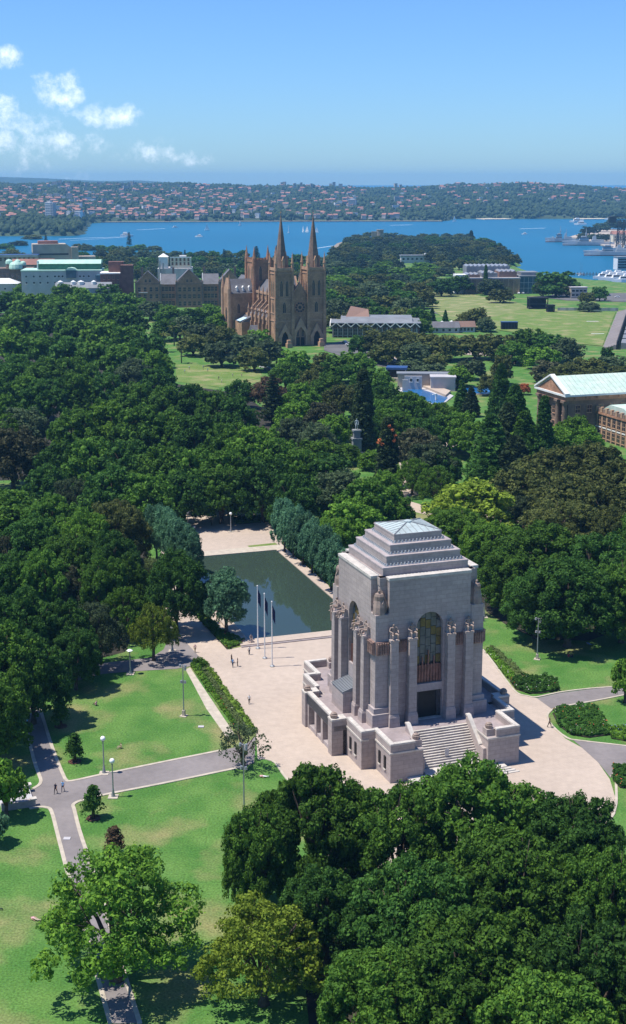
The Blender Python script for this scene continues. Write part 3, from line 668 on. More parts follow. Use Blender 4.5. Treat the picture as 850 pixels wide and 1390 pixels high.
for i, (h, z0, z1) in enumerate(tiers):
    t = part('roof_tier', MB().box(-h, h, -h, h, z0 - .2, z1 - .22), 'granite'); MB().box(-h - .08, h + .08, -h - .08, h + .08, z1 - .22, z1, 0, .03, .03).build('coping', 'granite_plain', t)
    g = h + .28 if i else h + .5; c = MB(); n = int(g * 2 / .62)
    for k in range(n):
        p = -g + .3 + k * (2 * g - .6) / (n - 1)
        for (x, y) in ((p, -g), (p, g), (-g, p), (g, p)):
            if i == 0 and abs(p) > 7.2: continue
            c.box(x - .14, x + .14, y - .14, y + .14, z0 + (.0 if i else .05), z0 + .42, 0, .04, .04)
    for (x0, x1, y0, y1) in ((-g, g, -g - .07, -g + .07), (-g, g, g - .07, g + .07), (-g - .07, -g + .07, -g, g), (g - .07, g + .07, -g, g)): c.box(x0, x1, y0, y1, z0 - .02, z0 + .14)
    c.build('cresting', 'lead', mem)['kind'] = 'stuff'
rf = MB().add([(-4.25, -4.25, 36.1), (4.25, -4.25, 36.1), (4.25, 4.25, 36.1), (-4.25, 4.25, 36.1), (0, 0, 37.0)], [(0, 1, 4), (1, 2, 4), (2, 3, 4), (3, 0, 4)])
rp = rf.build('roof', 'verdigris', mem)
hp = MB()
for q in ((-1, -1), (1, -1), (1, 1), (-1, 1)): hp.tube([(q[0] * 4.25, q[1] * 4.25, 36.14), (0, 0, 37.04)], [.12, .12], 4)
for s in (-1, 1):
    for k in range(1, 8):
        p = -4.2 + k * 8.4 / 8; e = 37.0 - .9 * abs(p) / 4.25
        for (q0, q1) in (((p, s * 4.2, 36.12), (p, s * abs(p), e + .03)), ((s * 4.2, p, 36.12), (s * abs(p), p, e + .03))): hp.tube([q0, q1], [.045, .045], 4)
hp.build('roof_seam', 'greyroof', rp)
part('roof_cap', MB().lathe([(.7, 0), (.7, .25), (.3, .4), (0.01, .42)], n=8), 'verdigris', loc=(0, 0, 36.85))
# ================================================================== buildings
def lancet(w, h, d=.12, fr='sandstone_trim', gl='window'):
    """a pointed window: stone frame standing proud, dark glass, on a wall facing -y"""
    def pts(hw, z0, zs, za): return [(-hw, z0), (hw, z0), (hw, zs), (hw * .6, zs + (za - zs) * .6), (0, za), (-hw * .6, zs + (za - zs) * .6), (-hw, zs)]
    m = MB(); m.slab_xz(pts(w / 2 + .22, -.15, h * .72, h + .3), -d, 0, 0); m.slab_xz(pts(w / 2, 0, h * .72, h), -d - .05, -d, 1)
    m.box(-.07, .07, -d - .1, -d - .04, 0, h * .85, 0); return m.mesh('window', [fr, gl])
def sash(w, h, d=.12, fr='sandstone_trim', gl='window', bars=1):
    m = MB(); m.box(-w / 2 - .15, w / 2 + .15, -d, 0, -.2, h + .2, 0); m.box(-w / 2, w / 2, -d - .03, -d, 0, h, 1)
    if bars:
        m.box(-.06, .06, -d - .06, -d - .025, 0, h, 0); m.box(-w / 2, w / 2, -d - .06, -d - .025, h * .48, h * .55, 0)
    m.box(-w / 2 - .25, w / 2 + .25, -d - .12, 0, -.35, -.2, 0); return m.mesh('window', [fr, gl])
def wrow(me, par, xs, y, z, rot=0.):
    """copies of a window along a wall that faces rot (0 = -y)"""
    c, s = math.cos(rot), math.sin(rot)
    for x in xs:
        o = place('window', me, par, (x * c - y * s, x * s + y * c, z), rot)
def lin(a, b, n): return [a + (b - a) * i / (n - 1) for i in range(n)] if n > 1 else [(a + b) / 2]

# ---- cathedral
ca = thing('cathedral', 'brown sandstone Gothic cathedral with twin pointed spires and rose window', 'cathedral', tuple(G(408, 469)), R(22))
def C(name, mb, m, p=None, **k): return mb.build(name, m, p if p is not None else ca, **k)
LW1, LW2, LW3, LW4 = lancet(1.5, 9), lancet(1.7, 6), lancet(1.3, 4), lancet(2.6, 9)
def pinnacle(x, y, z, h, r=.75, p=None):
    C('pinnacle', MB().cone(0, 0, 0, h * .38, r, r * .92, 8).cone(0, 0, h * .38, h * .43, r * 1.25, r * 1.15, 8).cone(0, 0, h * .43, h, r * .95, .04, 8), 'sandstone_trim', p, loc=(x, y, z))
for sx in (-1, 1):
    cx = sx * 9.9; h = 5.0
    t = C('tower', MB().box(cx - h, cx + h, 0, 10, 0, 43.2), 'sandstone')
    for z in (14.2, 18.5, 27.0, 41.2): C('string_course', MB().box(cx - h - .25, cx + h + .25, -.25, 10.25, z, z + .5), 'sandstone_trim', t)
    C('parapet', MB().box(cx - h - .35, cx + h + .35, -.35, .25, 43.2, 44.8).box(cx - h - .35, cx + h + .35, 9.75, 10.35, 43.2, 44.8).box(cx - h - .35, cx - h + .25, .25, 9.75, 43.2, 44.8).box(cx + h - .25, cx + h + .35, .25, 9.75, 43.2, 44.8), 'sandstone_trim', t)
    for bx in (-1, 1):
        for by in (0, 1):
            x, y = cx + bx * h, by * 10
            C('buttress', MB().box(x - 1, x + 1, y - 1, y + 1, 0, 15).box(x - .85, x + .85, y - .85, y + .85, 15, 28).box(x - .7, x + .7, y - .7, y + .7, 28, 43.2), 'sandstone', t)
            pinnacle(x, y, 43.2, 10.5, .85, t)
    C('spire', MB().cone(cx, 5, 43.2, 74.2, 4.0, .16, 8, rot=math.pi / 8), 'sandstone_mid')
    C('finial', MB().lathe([(.12, 74), (.12, 75.2), (.4, 75.5), (.1, 75.9), (.06, 77)], cx, 5, 6).box(cx - .5, cx + .5, 4.92, 5.08, 76.3, 76.5), 'sandstone_dark')
    for q in range(4):
        a = q * math.pi / 2
        C('dormer', MB().box(-.8, .8, -4.1, -2.6, 44, 48.5).slab_xz([(-1, 48.5), (1, 48.5), (0, 51.2)], -4.2, -2.2), 'sandstone_trim', loc=(cx, 5, 0), rot=a)
    for x in (-1.7, 1.7):
        for rot, yy, xx in ((0, 0, cx + x), (-math.pi / 2, -4.9 + 0, 0), (math.pi / 2, 0, 0)):
            if rot == 0: wrow(LW1, ca, [xx], 0, 28.6); wrow(LW1, ca, [-xx], -10, 28.6, math.pi)
        place('window', LW1, ca, (cx - h, 5 + x, 28.6), -math.pi / 2); place('window', LW1, ca, (cx + h, 5 + x, 28.6), math.pi / 2)
    wrow(LW2, ca, [cx], 0, 19.2); place('window', LW2, ca, (cx - sx * -h, 5, 19.2), sx * math.pi / 2)
    C('portal', MB().slab_xz([(cx - 4, 0), (cx - 4, 5.5), (cx, 13), (cx + 4, 5.5), (cx + 4, 0), (cx + 2, 0), (cx + 2, 5), (cx + 1.2, 7.2), (cx, 8.6), (cx - 1.2, 7.2), (cx - 2, 5), (cx - 2, 0)], -1.3, 0), 'sandstone_trim')
    C('door', MB().slab_xz([(cx - 2, 0), (cx + 2, 0), (cx + 2, 5), (cx + 1.2, 7.2), (cx, 8.6), (cx - 1.2, 7.2), (cx - 2, 5)], -.3, -.05), 'dark')
C('facade', MB().slab_xz([(-4.9, 0), (4.9, 0), (4.9, 28.5), (0, 35.5), (-4.9, 28.5)], 1.0, 2.2), 'sandstone')
C('gable_coping', MB().slab_xz([(-4.9, 28.5), (0, 35.5), (4.9, 28.5), (4.9, 29.3), (0, 36.5), (-4.9, 29.3)], .8, 2.4), 'sandstone_trim')
rose = C('rose_window', MB().slab_xz([(3.6 * math.cos(i * math.pi / 12), 22 + 3.6 * math.sin(i * math.pi / 12)) for i in range(24)], .7, 1.0), 'sandstone_dark')
C('glass', MB().slab_xz([(1.0 * math.cos(i * math.pi / 6), 22 + 1.0 * math.sin(i * math.pi / 6)) for i in range(12)], .6, .7), 'window', rose)
for k in range(10):
    a = k * math.pi / 5; C('glass', MB().slab_xz([(2.35 * math.cos(a) + .62 * math.cos(i * math.pi / 4), 22 + 2.35 * math.sin(a) + .62 * math.sin(i * math.pi / 4)) for i in range(8)], .6, .7), 'window', rose)
C('portal', MB().slab_xz([(-4.8, 0), (-4.8, 7), (0, 16.5), (4.8, 7), (4.8, 0), (3, 0), (3, 6), (1.9, 8.8), (0, 11), (-1.9, 8.8), (-3, 6), (-3, 0)], -.9, 1.0), 'sandstone_trim')
C('door', MB().slab_xz([(-3, 0), (3, 0), (3, 6), (1.9, 8.8), (0, 11), (-1.9, 8.8), (-3, 6)], .3, .8), 'sandstone_dark')
for s in (-1, 1): C('door', MB().box(s * 1.45 - 1.1, s * 1.45 + 1.1, .15, .3, 0, 4.8), 'dark')
wrow(LW3, ca, (-1.5, 1.5), .25, 5.2)
for k in range(6): C('step', MB().box(-7 - k * .4, 7 + k * .4, -3 - k * .9, -2.1 - k * .9 if k else 0, -1.6, -.05 - k * .25), 'palegrey')
for s in (-1, 1): C('pedestal', MB().box(s * 10 - 1.5, s * 10 + 1.5, -9, -6, -1.6, 2.6).box(s * 10 - 1, s * 10 + 1, -8.5, -6.5, 2.6, 4.4), 'sandstone_trim')
def nave(y0, y1, bays, nm='nave'):
    n = C(nm, MB().box(-6.2, 6.2, y0, y1, 0, 26.5), 'sandstone'); C('aisle', MB().box(-13, -6.2, y0, y1, 0, 13).box(6.2, 13, y0, y1, 0, 13), 'sandstone', n)
    C('roof', MB().gable(-6.3, 6.3, y0, y1, 26.6, 34.6), 'slate', n)
    for s in (-1, 1):
        C('parapet', MB().box(min(s * 5.9, s * 6.6), max(s * 5.9, s * 6.6), y0, y1, 26.5, 28), 'sandstone_trim', n)
        C('aisle_roof', MB().slab_xz([(s * 13, 13), (s * 6.2, 17), (s * 6.2, 13)], y0, y1), 'slate', n)
        C('parapet', MB().box(min(s * 12.7, s * 13.3), max(s * 12.7, s * 13.3), y0, y1, 13, 14.4), 'sandstone_trim', n)
        for k in range(bays + 1):
            y = y0 + (y1 - y0) * k / bays
            if k > 0 and y < y1 - .5:
                C('buttress', MB().box(min(s * 13, s * 15), max(s * 13, s * 15), y - .7, y + .7, 0, 11).box(min(s * 13, s * 14.4), max(s * 13, s * 14.4), y - .6, y + .6, 11, 15.5), 'sandstone')
                pinnacle(s * 13.7, y, 15.5, 6, .65)
                C('flying_buttress', MB().slab_xz([(s * 13.6, 15), (s * 13.6, 16.4), (s * 6.2, 24.2), (s * 6.2, 22.8)], y - .35, y + .35), 'sandstone_trim')
                C('buttress', MB().box(min(s * 6.2, s * 7.2), max(s * 6.2, s * 7.2), y - .5, y + .5, 17, 27), 'sandstone'); pinnacle(s * 6.7, y, 27, 4.5, .5)
            if k < bays:
                ym = y + (y1 - y0) / bays / 2
                place('window', LW2, ca, (s * 13, ym, 4), s * math.pi / 2)
                for q in (-1.3, 1.3): place('window', LW2, ca, (s * 6.2, ym + q, 18), s * math.pi / 2)
    return n
nave(10, 58, 7); nave(74, 104, 4, 'choir')
tr = C('transept', MB().box(-23, -6.2, 60, 72, 0, 26).box(6.2, 23, 60, 72, 0, 26), 'sandstone')
C('roof', MB().slab_yz([(60, 26.1), (72, 26.1), (66, 34.6)], -22.6, 22.6), 'slate', tr)
for s in (-1, 1):
    C('gable', MB().slab_yz([(60, 26), (72, 26), (66, 35.4)], s * 22.4 - .6, s * 22.4 + .6), 'sandstone_trim', tr)
    place('window', LW4, ca, (s * 23, 66, 9), s * math.pi / 2)
    for y in (60, 72): C('turret', MB().cone(s * 23, y, 0, 29, 1.5, 1.3, 8).cone(s * 23, y, 29, 38, 1.3, .05, 8), 'sandstone_trim', tr)
    for x in (11, 17): wrow(LW2, ca, [s * x], 60, 14)
    wrow(LW4, ca, [s * 14.5], 60, 3)
    for k, x in enumerate((-9.5, -13.5, -17.5)):
        if s < 0: C('roof_dormer', MB().box(x - .6, x + .6, 60.8, 62.8, 27.4, 29.4).slab_xz([(x - .8, 29.4), (x + .8, 29.4), (x, 30.6)], 60.7, 63.5), 'white', tr)
ct = C('crossing_tower', MB().box(-7, 7, 59, 73, 0, 44.5), 'sandstone_dark')
C('parapet', MB().box(-7.3, 7.3, 58.7, 59.3, 44.5, 46.2).box(-7.3, 7.3, 72.7, 73.3, 44.5, 46.2).box(-7.3, -6.7, 59.3, 72.7, 44.5, 46.2).box(6.7, 7.3, 59.3, 72.7, 44.5, 46.2), 'sandstone_dark', ct)
for x in lin(-6, 6, 7):
    C('merlon', MB().box(x - .5, x + .5, 58.7, 59.3, 46.2, 47.4), 'sandstone_dark', ct); C('merlon', MB().box(-7.3, -6.7, 66 + x - .5, 66 + x + .5, 46.2, 47.4), 'sandstone_dark', ct)
for x in (-7, 7):
    for y in (59, 73):
        C('turret', MB().cone(x, y, 0, 47, 1.5, 1.3, 8).cone(x, y, 47, 54.5, 1.25, .05, 8), 'sandstone_dark', ct)
for x in (-3, 3): wrow(LW1, ca, [x], 59, 33.5); place('window', LW1, ca, (-7, 66 + x, 33.5), -math.pi / 2)
# a porch and chapel against the west flank
C('porch', MB().box(-19, -13, 30, 36, 0, 6), 'sandstone'); C('porch_roof', MB().slab_yz([(30, 6), (36, 6), (33, 9.4)], -19.2, -13), 'slate')
C('chapel', MB().box(-20, -13, 46, 60, 0, 10), 'sandstone'); C('chapel_roof', MB().slab_xz([(-20, 10), (-13, 13.5), (-13, 10)], 46, 60), 'slate')
C('canopy', MB().slab_xz([(-20.5, 10.6), (-16, 12.4), (-16, 12.2), (-20.5, 10.4)], 47, 54), 'tarp')

# ---- the long stone building with gables
cg = thing('stone_college', 'long brown stone building with three gables and slate roofs left of the cathedral', 'building', tuple(G(240, 417)), R(6))
def B(name, mb, m, p, **k): return mb.build(name, m, p, **k)
W1 = sash(2.0, 3.2); W2 = sash(1.4, 2.2)
def gabled(p, x0, x1, y0, y1, ze, zr, nw, wall='sandstone_dark', rows=(1.5, 7, 12.3)):
    w = B('wall', MB().box(x0, x1, y0, y1, 0, ze), wall, p)
    B('gable', MB().slab_xz([(x0, ze), (x1, ze), ((x0 + x1) / 2, zr)], y0, y0 + 1), wall, p)
    B('gable_coping', MB().slab_xz([(x0 - .4, ze), ((x0 + x1) / 2, zr), (x1 + .4, ze), (x1 + .4, ze + .7), ((x0 + x1) / 2, zr + .9), (x0 - .4, ze + .7)], y0 - .25, y0 + .9), 'sandstone_mid', p)
    B('roof', MB().gable(x0, x1, y0 + 1, y1, ze, zr), 'slate', p)
    B('cornice', MB().box(x0 - .3, x1 + .3, y0 - .3, y0, ze - .7, ze - .1), 'sandstone_mid', p)
    for z in rows: wrow(W1, p, lin(x0 + 2.6, x1 - 2.6, nw), y0, z)
    wrow(W2, p, [(x0 + x1) / 2 - 1.6, (x0 + x1) / 2 + 1.6], y0, ze + .8)
    for x in (x0, x1): B('pier', MB().box(x - .6, x + .6, y0 - .5, y0 + .7, 0, ze + 1.2).cone(x, y0 + .1, ze + 1.2, ze + 3.2, .7, .05, 4), 'sandstone_mid', p)
    for k in range(int((y1 - y0) / 5)): place('window', W1, p, (x0, y0 + 3.5 + k * 5, 7), -math.pi / 2)
gabled(cg, -31, -12.5, 0, 24, 18.5, 27, 4); gabled(cg, 0, 20, -3, 24, 18.5, 28.5, 5); gabled(cg, 33, 50, 0, 26, 18.5, 28, 4)
for x0, x1 in ((-12.5, 0), (20, 33)):
    B('wall', MB().box(x0 + .6, x1 - .6, 2, 20, 0, 17.5), 'sandstone_dark', cg)
    B('roof', MB().slab_yz([(1.6, 17.5), (20, 17.5), (11, 25)], x0, x1), 'slate', cg); B('roof_trim', MB().slab_yz([(1.4, 17.4), (11, 25.2), (11, 25.6), (1.2, 17.8)], x0 + .4, x0 + .9), 'lead', cg)
    for z in (1.5, 7, 12.3): wrow(W1, cg, lin(x0 + 2.4, x1 - 2.4, 4), 2, z)
for x in (-26, -2, 22, 46): B('chimney', MB().box(x - .8, x + .8, 11, 12.6, 22, 30), 'sandstone_mid', cg)
B('balcony', MB().box(-29, -22, -1.6, 0, 11.3, 11.7), 'verdigris', cg)

# ---- white rooftop blocks behind it
rb = thing('rooftop_building', 'white and cream flat roofed blocks rising behind the gabled stone building', 'building', tuple(G(238, 402)), R(3))
B('wall', MB().box(-15, 15, 0, 30, 0, 24), 'palegrey', rb); B('plant_room', MB().box(-4, 14, 4, 20, 24, 33), 'cream', rb); B('plant_room', MB().box(-14, -6, 2, 12, 24, 34), 'white', rb)
B('roof', MB().hip(-14.5, -5.5, 1.5, 12.5, 34, 37), 'white', rb); B('rail', MB().box(-4, 14, 3.8, 4, 33, 34).box(4, 10, 6, 12, 33, 35), 'white', rb)
for z in (27, 30.5): wrow(W2, rb, lin(-2, 12, 5), 4, z)
B('duct', MB().tube([(-13, -1, 10), (-13, -1, 31)], [.7, .7], 8).tube([(-10, -1, 10), (-10, -1, 29)], [.7, .7], 8), 'steel', rb)

# ---- pale building with the green roof
hb = thing('hospital_building', 'pale grey long building with a bright green barrel roofed upper storey', 'building', tuple(G(88, 411)), R(4))
B('wall', MB().box(-34, 30, 0, 30, 0, 25.5), 'palegrey', hb); B('coping', MB().box(-34.4, 30.4, -.4, 30, 25.5, 26.3), 'greenroof', hb)
B('upper_storey', MB().box(-21, 29, 7, 26, 26.3, 31), 'greenwall', hb); B('roof', MB().slab_yz([(6.2, 31), (26.5, 31), (22, 33.6), (12, 34)], -21.6, 29.6), 'greenroof', hb)
B('end_wall', MB().box(-22, -21, 6.6, 26, 26.3, 33.4), 'white', hb)
bay = B('bay_window', MB().box(2, 10, -1.6, 0, 20, 26.2), 'blueglass', hb); B('bay_roof', MB().slab_xz([(1.4, 26.3), (10.6, 26.3), (9, 27.8), (6, 28.4), (3, 27.8)], -2, 6.9), 'greenroof', bay)
W3 = sash(1.5, 1.6, fr='white', bars=0)
for z in (20.5, 15.5): wrow(W3, hb, [-30, -24, -19, -13, -7, -4, -1, 13, 16, 20, 26], 0, z)
ax = thing('annex_building', 'low block with grey pitched roof and white rooftop tanks before the green roofed building', 'building', tuple(G(108, 414)), R(4))
B('wall', MB().box(-18, 26, -8, 6, 0, 14), 'palegrey', ax); B('roof', MB().slab_yz([(-8.5, 14), (6.5, 14), (0, 18)], -18, 26), 'greyroof', ax)
for x, y, r in ((-14, -3, 2.2), (-4, -2, 2), (2, -2, 2.6), (12, -2, 2)): B('tank', MB().lathe([(r, 0), (r, 2.6), (.2, 3.6)], n=10), 'white', ax, loc=(x, y, 16))
bb = thing('brick_building', 'dark red brown brick block with flat white roof beside the gabled building', 'building', tuple(G(158, 413)), R(5))
B('wall', MB().box(-12, 12, 0, 24, 0, 24), 'brick', bb); B('roof', MB().box(-12.4, 4, -.4, 24, 24, 24.8), 'white', bb); B('lift_tower', MB().box(4, 14, -3, 8, 0, 31), 'brick', bb); B('lift_tower', MB().box(-6, 6, 10, 20, 24, 33), 'brick', bb)
B('glazed_wall', MB().box(-16, -12, 1, 20, 0, 23), 'blueglass', bb)
for z in (6, 11, 16, 20): wrow(W2, bb, lin(-9, 2, 4), 0, z)
cb = thing('concrete_building', 'tall brown concrete office block with stepped sides and sloping roof edge at left', 'building', tuple(G(76, 386)), R(14))
B('wall', MB().slab_xz([(-22, 0), (22, 0), (22, 34), (12, 41), (-22, 41)], 0, 26), 'concrete', cb); B('stair_tower', MB().box(17, 24, -3, 6, 0, 38), 'concrete', cb); B('wing', MB().box(24, 42, 4, 20, 0, 28), 'concrete', cb)
for z in (18, 24, 30): B('window_band', MB().box(-22.2, -22, 2, 24, z, z + 2.2), 'window', cb); B('window_band', MB().box(-18, 14, -.2, 0, z, z + 1.6), 'window', cb)
for z in (16, 22): B('window_band', MB().box(26, 40, 3.8, 4, z, z + 2), 'window', cb)
B('roof_plant', MB().box(-16, 4, 6, 18, 41, 44), 'redtile', cb)
dm = thing('domed_building', 'old stone block with a row of green copper domes at the photo edge', 'building', tuple(G(20, 404)), R(6))
B('wall', MB().box(-22, 16, 0, 20, 0, 25), 'sandstone_mid', dm)
for x, y, r, z in ((-4, 6, 3.2, 29), (3, 8, 2.8, 29), (8, 4, 2.6, 28), (2, 2, 6, 25)):
    d = B('dome', MB().lathe([(r, 0), (r, 1.2), (r * .9, r * .45 + 1.2), (r * .6, r * .75 + 1.2), (.15, r * .9 + 1.2), (.1, r + 2)], n=12), 'greenroof', dm, loc=(x, y, z - .5)); B('drum', MB().cone(x, y, 24, z, r * .9, r * .9, 10), 'sandstone_mid', dm)
wrow(W1, dm, lin(-18, 12, 8), 0, 17)
bo = thing('office_building', 'low building with long flat blue roof left of the concrete office block', 'building', tuple(G(20, 388)), R(6))
B('wall', MB().box(-26, 24, 0, 18, 0, 30), 'concrete', bo); B('roof', MB().box(-26.5, 24.5, -.5, 18.5, 30, 31), 'blue', bo); B('roof_edge', MB().box(-26.5, 24.5, -.8, -.5, 29, 31.2), 'palegrey', bo)
wrow(W1, bo, lin(-22, 20, 10), 0, 25)
rt = thing('terrace_building', 'low building with pinkish red tiled roof behind the green domes', 'building', tuple(G(48, 396)), R(6))
B('wall', MB().box(-20, 18, 0, 14, 0, 25), 'sandstone_mid', rt); B('roof', MB().slab_yz([(-.5, 25), (14.5, 25), (7, 30)], -20.5, 18.5), 'redtile', rt)
for x, y, w_, h, lab in ((4, 372, 30, 9, 'green roofed low building cut by the left photo edge'),):
    q = thing('low_building', lab, 'building', tuple(G(2, 408)), R(4)); B('wall', MB().box(-20, 14, 0, 16, 0, 14), 'palegrey', q); B('roof', MB().hip(-20.5, 14.5, -.5, 16.5, 14, 18), 'white', q); wrow(W3, q, lin(-16, 10, 5), 0, 9)

# ---- zigzag roofed school right of the cathedral
zz = thing('school_building', 'low brick building with white zigzag eaves and flat grey roof right of the cathedral', 'building', tuple(G(480, 458)), R(-2))
B('wall', MB().box(-13, 40, 0, 40, 0, 6.4), 'brick', zz); B('roof', MB().box(-14, 41, -1.5, 41, 8.6, 9.0).slab_yz([(4, 9), (36, 9), (30, 11), (12, 11)], -8, 36), 'greyroof', zz)
def zig(x0, x1, n, y, side):
    m = MB(); d = (x1 - x0) / n
    for k in range(n):
        a = x0 + k * d
        if side: m.slab_yz([(a, 8.9), (a + d, 8.9), (a + d / 2, 6.0), (a + d / 2, 6.5), ][0:3], y - .2, y + .2)
        else: m.slab_xz([(a, 8.9), (a + d, 8.9), (a + d / 2, 6.2)], y - .2, y + .2)
    return m
for k in range(9):
    a = -13.6 + k * 6; e = B('eave_gable', MB().slab_xz([(a, 6.2), (a + 3, 8.8), (a + 6, 6.2), (a + 6, 6.9), (a + 3, 9.4), (a, 6.9)], -1.9, -1.5), 'white', zz); B('infill', MB().slab_xz([(a + .5, 6.4), (a + 5.5, 6.4), (a + 3, 8.6)], -1.4, -1.2), 'window', e)
for k in range(6):
    a = -1 + k * 6.6; e = B('eave_gable', MB().slab_yz([(a, 6.2), (a + 3.3, 8.8), (a + 6.6, 6.2), (a + 6.6, 6.9), (a + 3.3, 9.4), (a, 6.9)], -14.5, -14.1), 'white', zz)
B('roof_lantern', MB().add([(-6, 14, 9), (10, 14, 9), (8, 30, 9), (-4, 30, 9), (-2, 24, 17), (9, 24, 15)], [(0, 1, 5, 4), (1, 2, 5), (2, 3, 4, 5), (3, 0, 4), (3, 2, 1, 0)]), 'browntile', zz)
for k in range(18): B('post', MB().box(-12.6 + k * 3 - .2, -12.6 + k * 3 + .2, -1.2, -.6, 0, 6.3), 'palegrey', zz)
wrow(sash(1.9, 3.6, fr='palegrey'), zz, lin(-11, 38, 17), 0, 1.5)

# ---- Domain side: art gallery
ag = thing('art_gallery', 'wide brown stone gallery with stepped skylight roofs and a glass wing', 'building', tuple(G(667, 399)), R(3))
B('wall', MB().box(-24, 26, 0, 40, 0, 13.5), 'sandstone', ag); B('cornice', MB().box(-24.5, 26.5, -.5, 40, 13.5, 14.6), 'palegrey', ag)
for k, (x0, x1, y0, y1, z) in enumerate(((-22, -10, 4, 26, 17), (-8, 6, 4, 30, 18.5), (8, 24, 6, 34, 19.5), (-18, 22, 30, 52, 23))):
    r_ = B('roof_block', MB().box(x0, x1, y0, y1, 14.6, z), 'greyroof' if k % 2 else 'browntile', ag)
    for q in range(int((x1 - x0) / 4)): B('skylight', MB().slab_xz([(x0 + q * 4 + .3, z), (x0 + q * 4 + 3.2, z), (x0 + q * 4 + 2.6, z + 1.3)], y0 + 1, y1 - 1), 'steel', r_)
B('entrance_roof', MB().box(-32, -20, 4, 20, 0, 17), 'white', ag)
gw = B('glass_wing', MB().box(26, 46, 2, 30, 0, 15), 'blueglass', ag); B('roof', MB().box(25.6, 47, 1, 31, 15, 16.2).box(28, 44, 6, 26, 16.2, 19), 'greyroof', gw)
for k in range(6): B('mullion', MB().box(26 + k * 4 - .15, 26 + k * 4 + .15, 1.7, 2, 0, 15), 'palegrey', gw)
for z in (5, 10): B('mullion', MB().box(26, 46, 1.75, 2, z - .15, z + .15), 'palegrey', gw)
for k in range(11): B('pilaster', MB().box(-23 + k * 4.8 - .5, -23 + k * 4.8 + .5, -.35, 0, 0, 13.5), 'sandstone_trim', ag)
B('terrace', MB().box(46, 60, 0, 20, 0, 6), 'concrete', ag)
# low pavilion on the headland
pv = thing('park_pavilion', 'long low pale pavilion among the headland trees', 'pavilion', tuple(G(569, 357)), R(4))
B('wall', MB().box(-24, 24, 0, 14, 0, 9), 'palegrey', pv); B('roof', MB().box(-25, 25, -1, 15, 9, 10.4), 'greyroof', pv)
wrow(sash(3, 3, fr='white', bars=0), pv, lin(-21, 21, 8), 0, 4); B('roof_box', MB().box(8, 20, 3, 9, 10.4, 12.6), 'white', pv)
mt_ = thing('lookout_tower', 'small round stone fort on top of the wooded headland', 'fort', tuple(G(516, 325)), 0)
B('wall', MB().lathe([(7, 0), (6.6, 17), (7.2, 17.2), (7.2, 18.4), (.2, 18.5)], n=12), 'rock', mt_); B('wall', MB().box(-16, -5, -3, 4, 0, 15), 'rock', mt_)
# garden pavilions with grey roofs and white umbrellas behind the school
for k, (x, y, w_, d_, lab) in enumerate(((572, 452, 22, 14, 'low grey roofed cafe pavilion beside the zigzag school'), (602, 452, 20, 12, 'low grey roofed pavilion with brown gable among umbrellas'), (631, 451, 13, 10, 'small low building with a brown pitched roof by the lawn'))):
    q = thing('pavilion', lab, 'pavilion', tuple(G(x, y)), R(3)); B('wall', MB().box(-w_ / 2, w_ / 2, 0, d_, 0, 3.4), 'palegrey', q)
    B('roof', MB().slab_yz([(-.8, 3.4), (d_ + .8, 3.4), (d_ / 2, 6.6)], -w_ / 2 - .6, w_ / 2 + .6), 'slate' if k < 2 else 'browntile', q); wrow(sash(1.6, 1.9, fr='white', bars=0), q, lin(-w_ / 2 + 2, w_ / 2 - 2, 5), 0, .9)
UM = MB().cone(0, 0, 2.2, 3.9, 3.3, .05, 8).mesh('canopy', ['white']); UP = MB().tube([(0, 0, 0), (0, 0, 3.8)], [.06, .05], 6).mesh('pole', ['steel'])
for (x, y) in ((600, 446), (607, 448), (613, 445.5), (618, 447), (624, 448), (637, 448)):
    u = thing('market_umbrella', 'white pointed cafe umbrella in the cluster beyond the zigzag school', 'umbrella', tuple(G(x, y)), 0, 'white umbrellas beside the lawn'); place('canopy', UM, u, (0, 0, 0), 0, 1.3); place('pole', UP, u, (0, 0, 0), 0, 1.3)
for (x, y) in ((554, 506), (560, 505), (567, 507)):
    u = thing('market_umbrella', 'white umbrella beside the outdoor swimming pool', 'umbrella', tuple(G(x, y)), 0, 'white umbrellas beside the swimming pool'); place('canopy', UM, u, (0, 0, 0), 0, .95); place('pole', UP, u, (0, 0, 0), 0, .95)

# ---- swimming centre
sc = thing('swimming_centre', 'open air swimming pool with white screens and pink decking', 'pool', tuple(G(575, 540)), R(-41.5)); 
def LP(par, px, z):                      # sight-line ground point into a thing's own frame
    v = G(*px) - Vector(par.location); a = -par.rotation_euler.z
    return (v.x * math.cos(a) - v.y * math.sin(a), v.x * math.sin(a) + v.y * math.cos(a))
B('deck', MB().prism([LP(sc, p, 0) for p in ((540, 512), (556, 512), (616, 538), (606, 546), (585, 556), (540, 530))], 0, .35), 'palegrey', sc)
B('water', MB().prism([LP(sc, p, 0) for p in ((556, 524.5), (608, 541), (597, 553), (546, 532))], .35, .45), 'poolblue', sc)
B('walkway', MB().prism([LP(sc, p, 0) for p in ((543, 514), (551, 512), (612, 534), (605, 540))], .36, 1.3), 'plaza', sc)
B('diving_board', MB().box(-.3, .3, 0, 3, 2.6, 2.8).box(-.3, .3, 2.4, 3, 0, 2.6), 'white', sc, loc=(*LP(sc, (587, 545), 0), .4))
sb = thing('pool_hall', 'white and grey flat roofed changing block beside the blue swimming pool', 'building', tuple(G(600, 531)), R(-3))
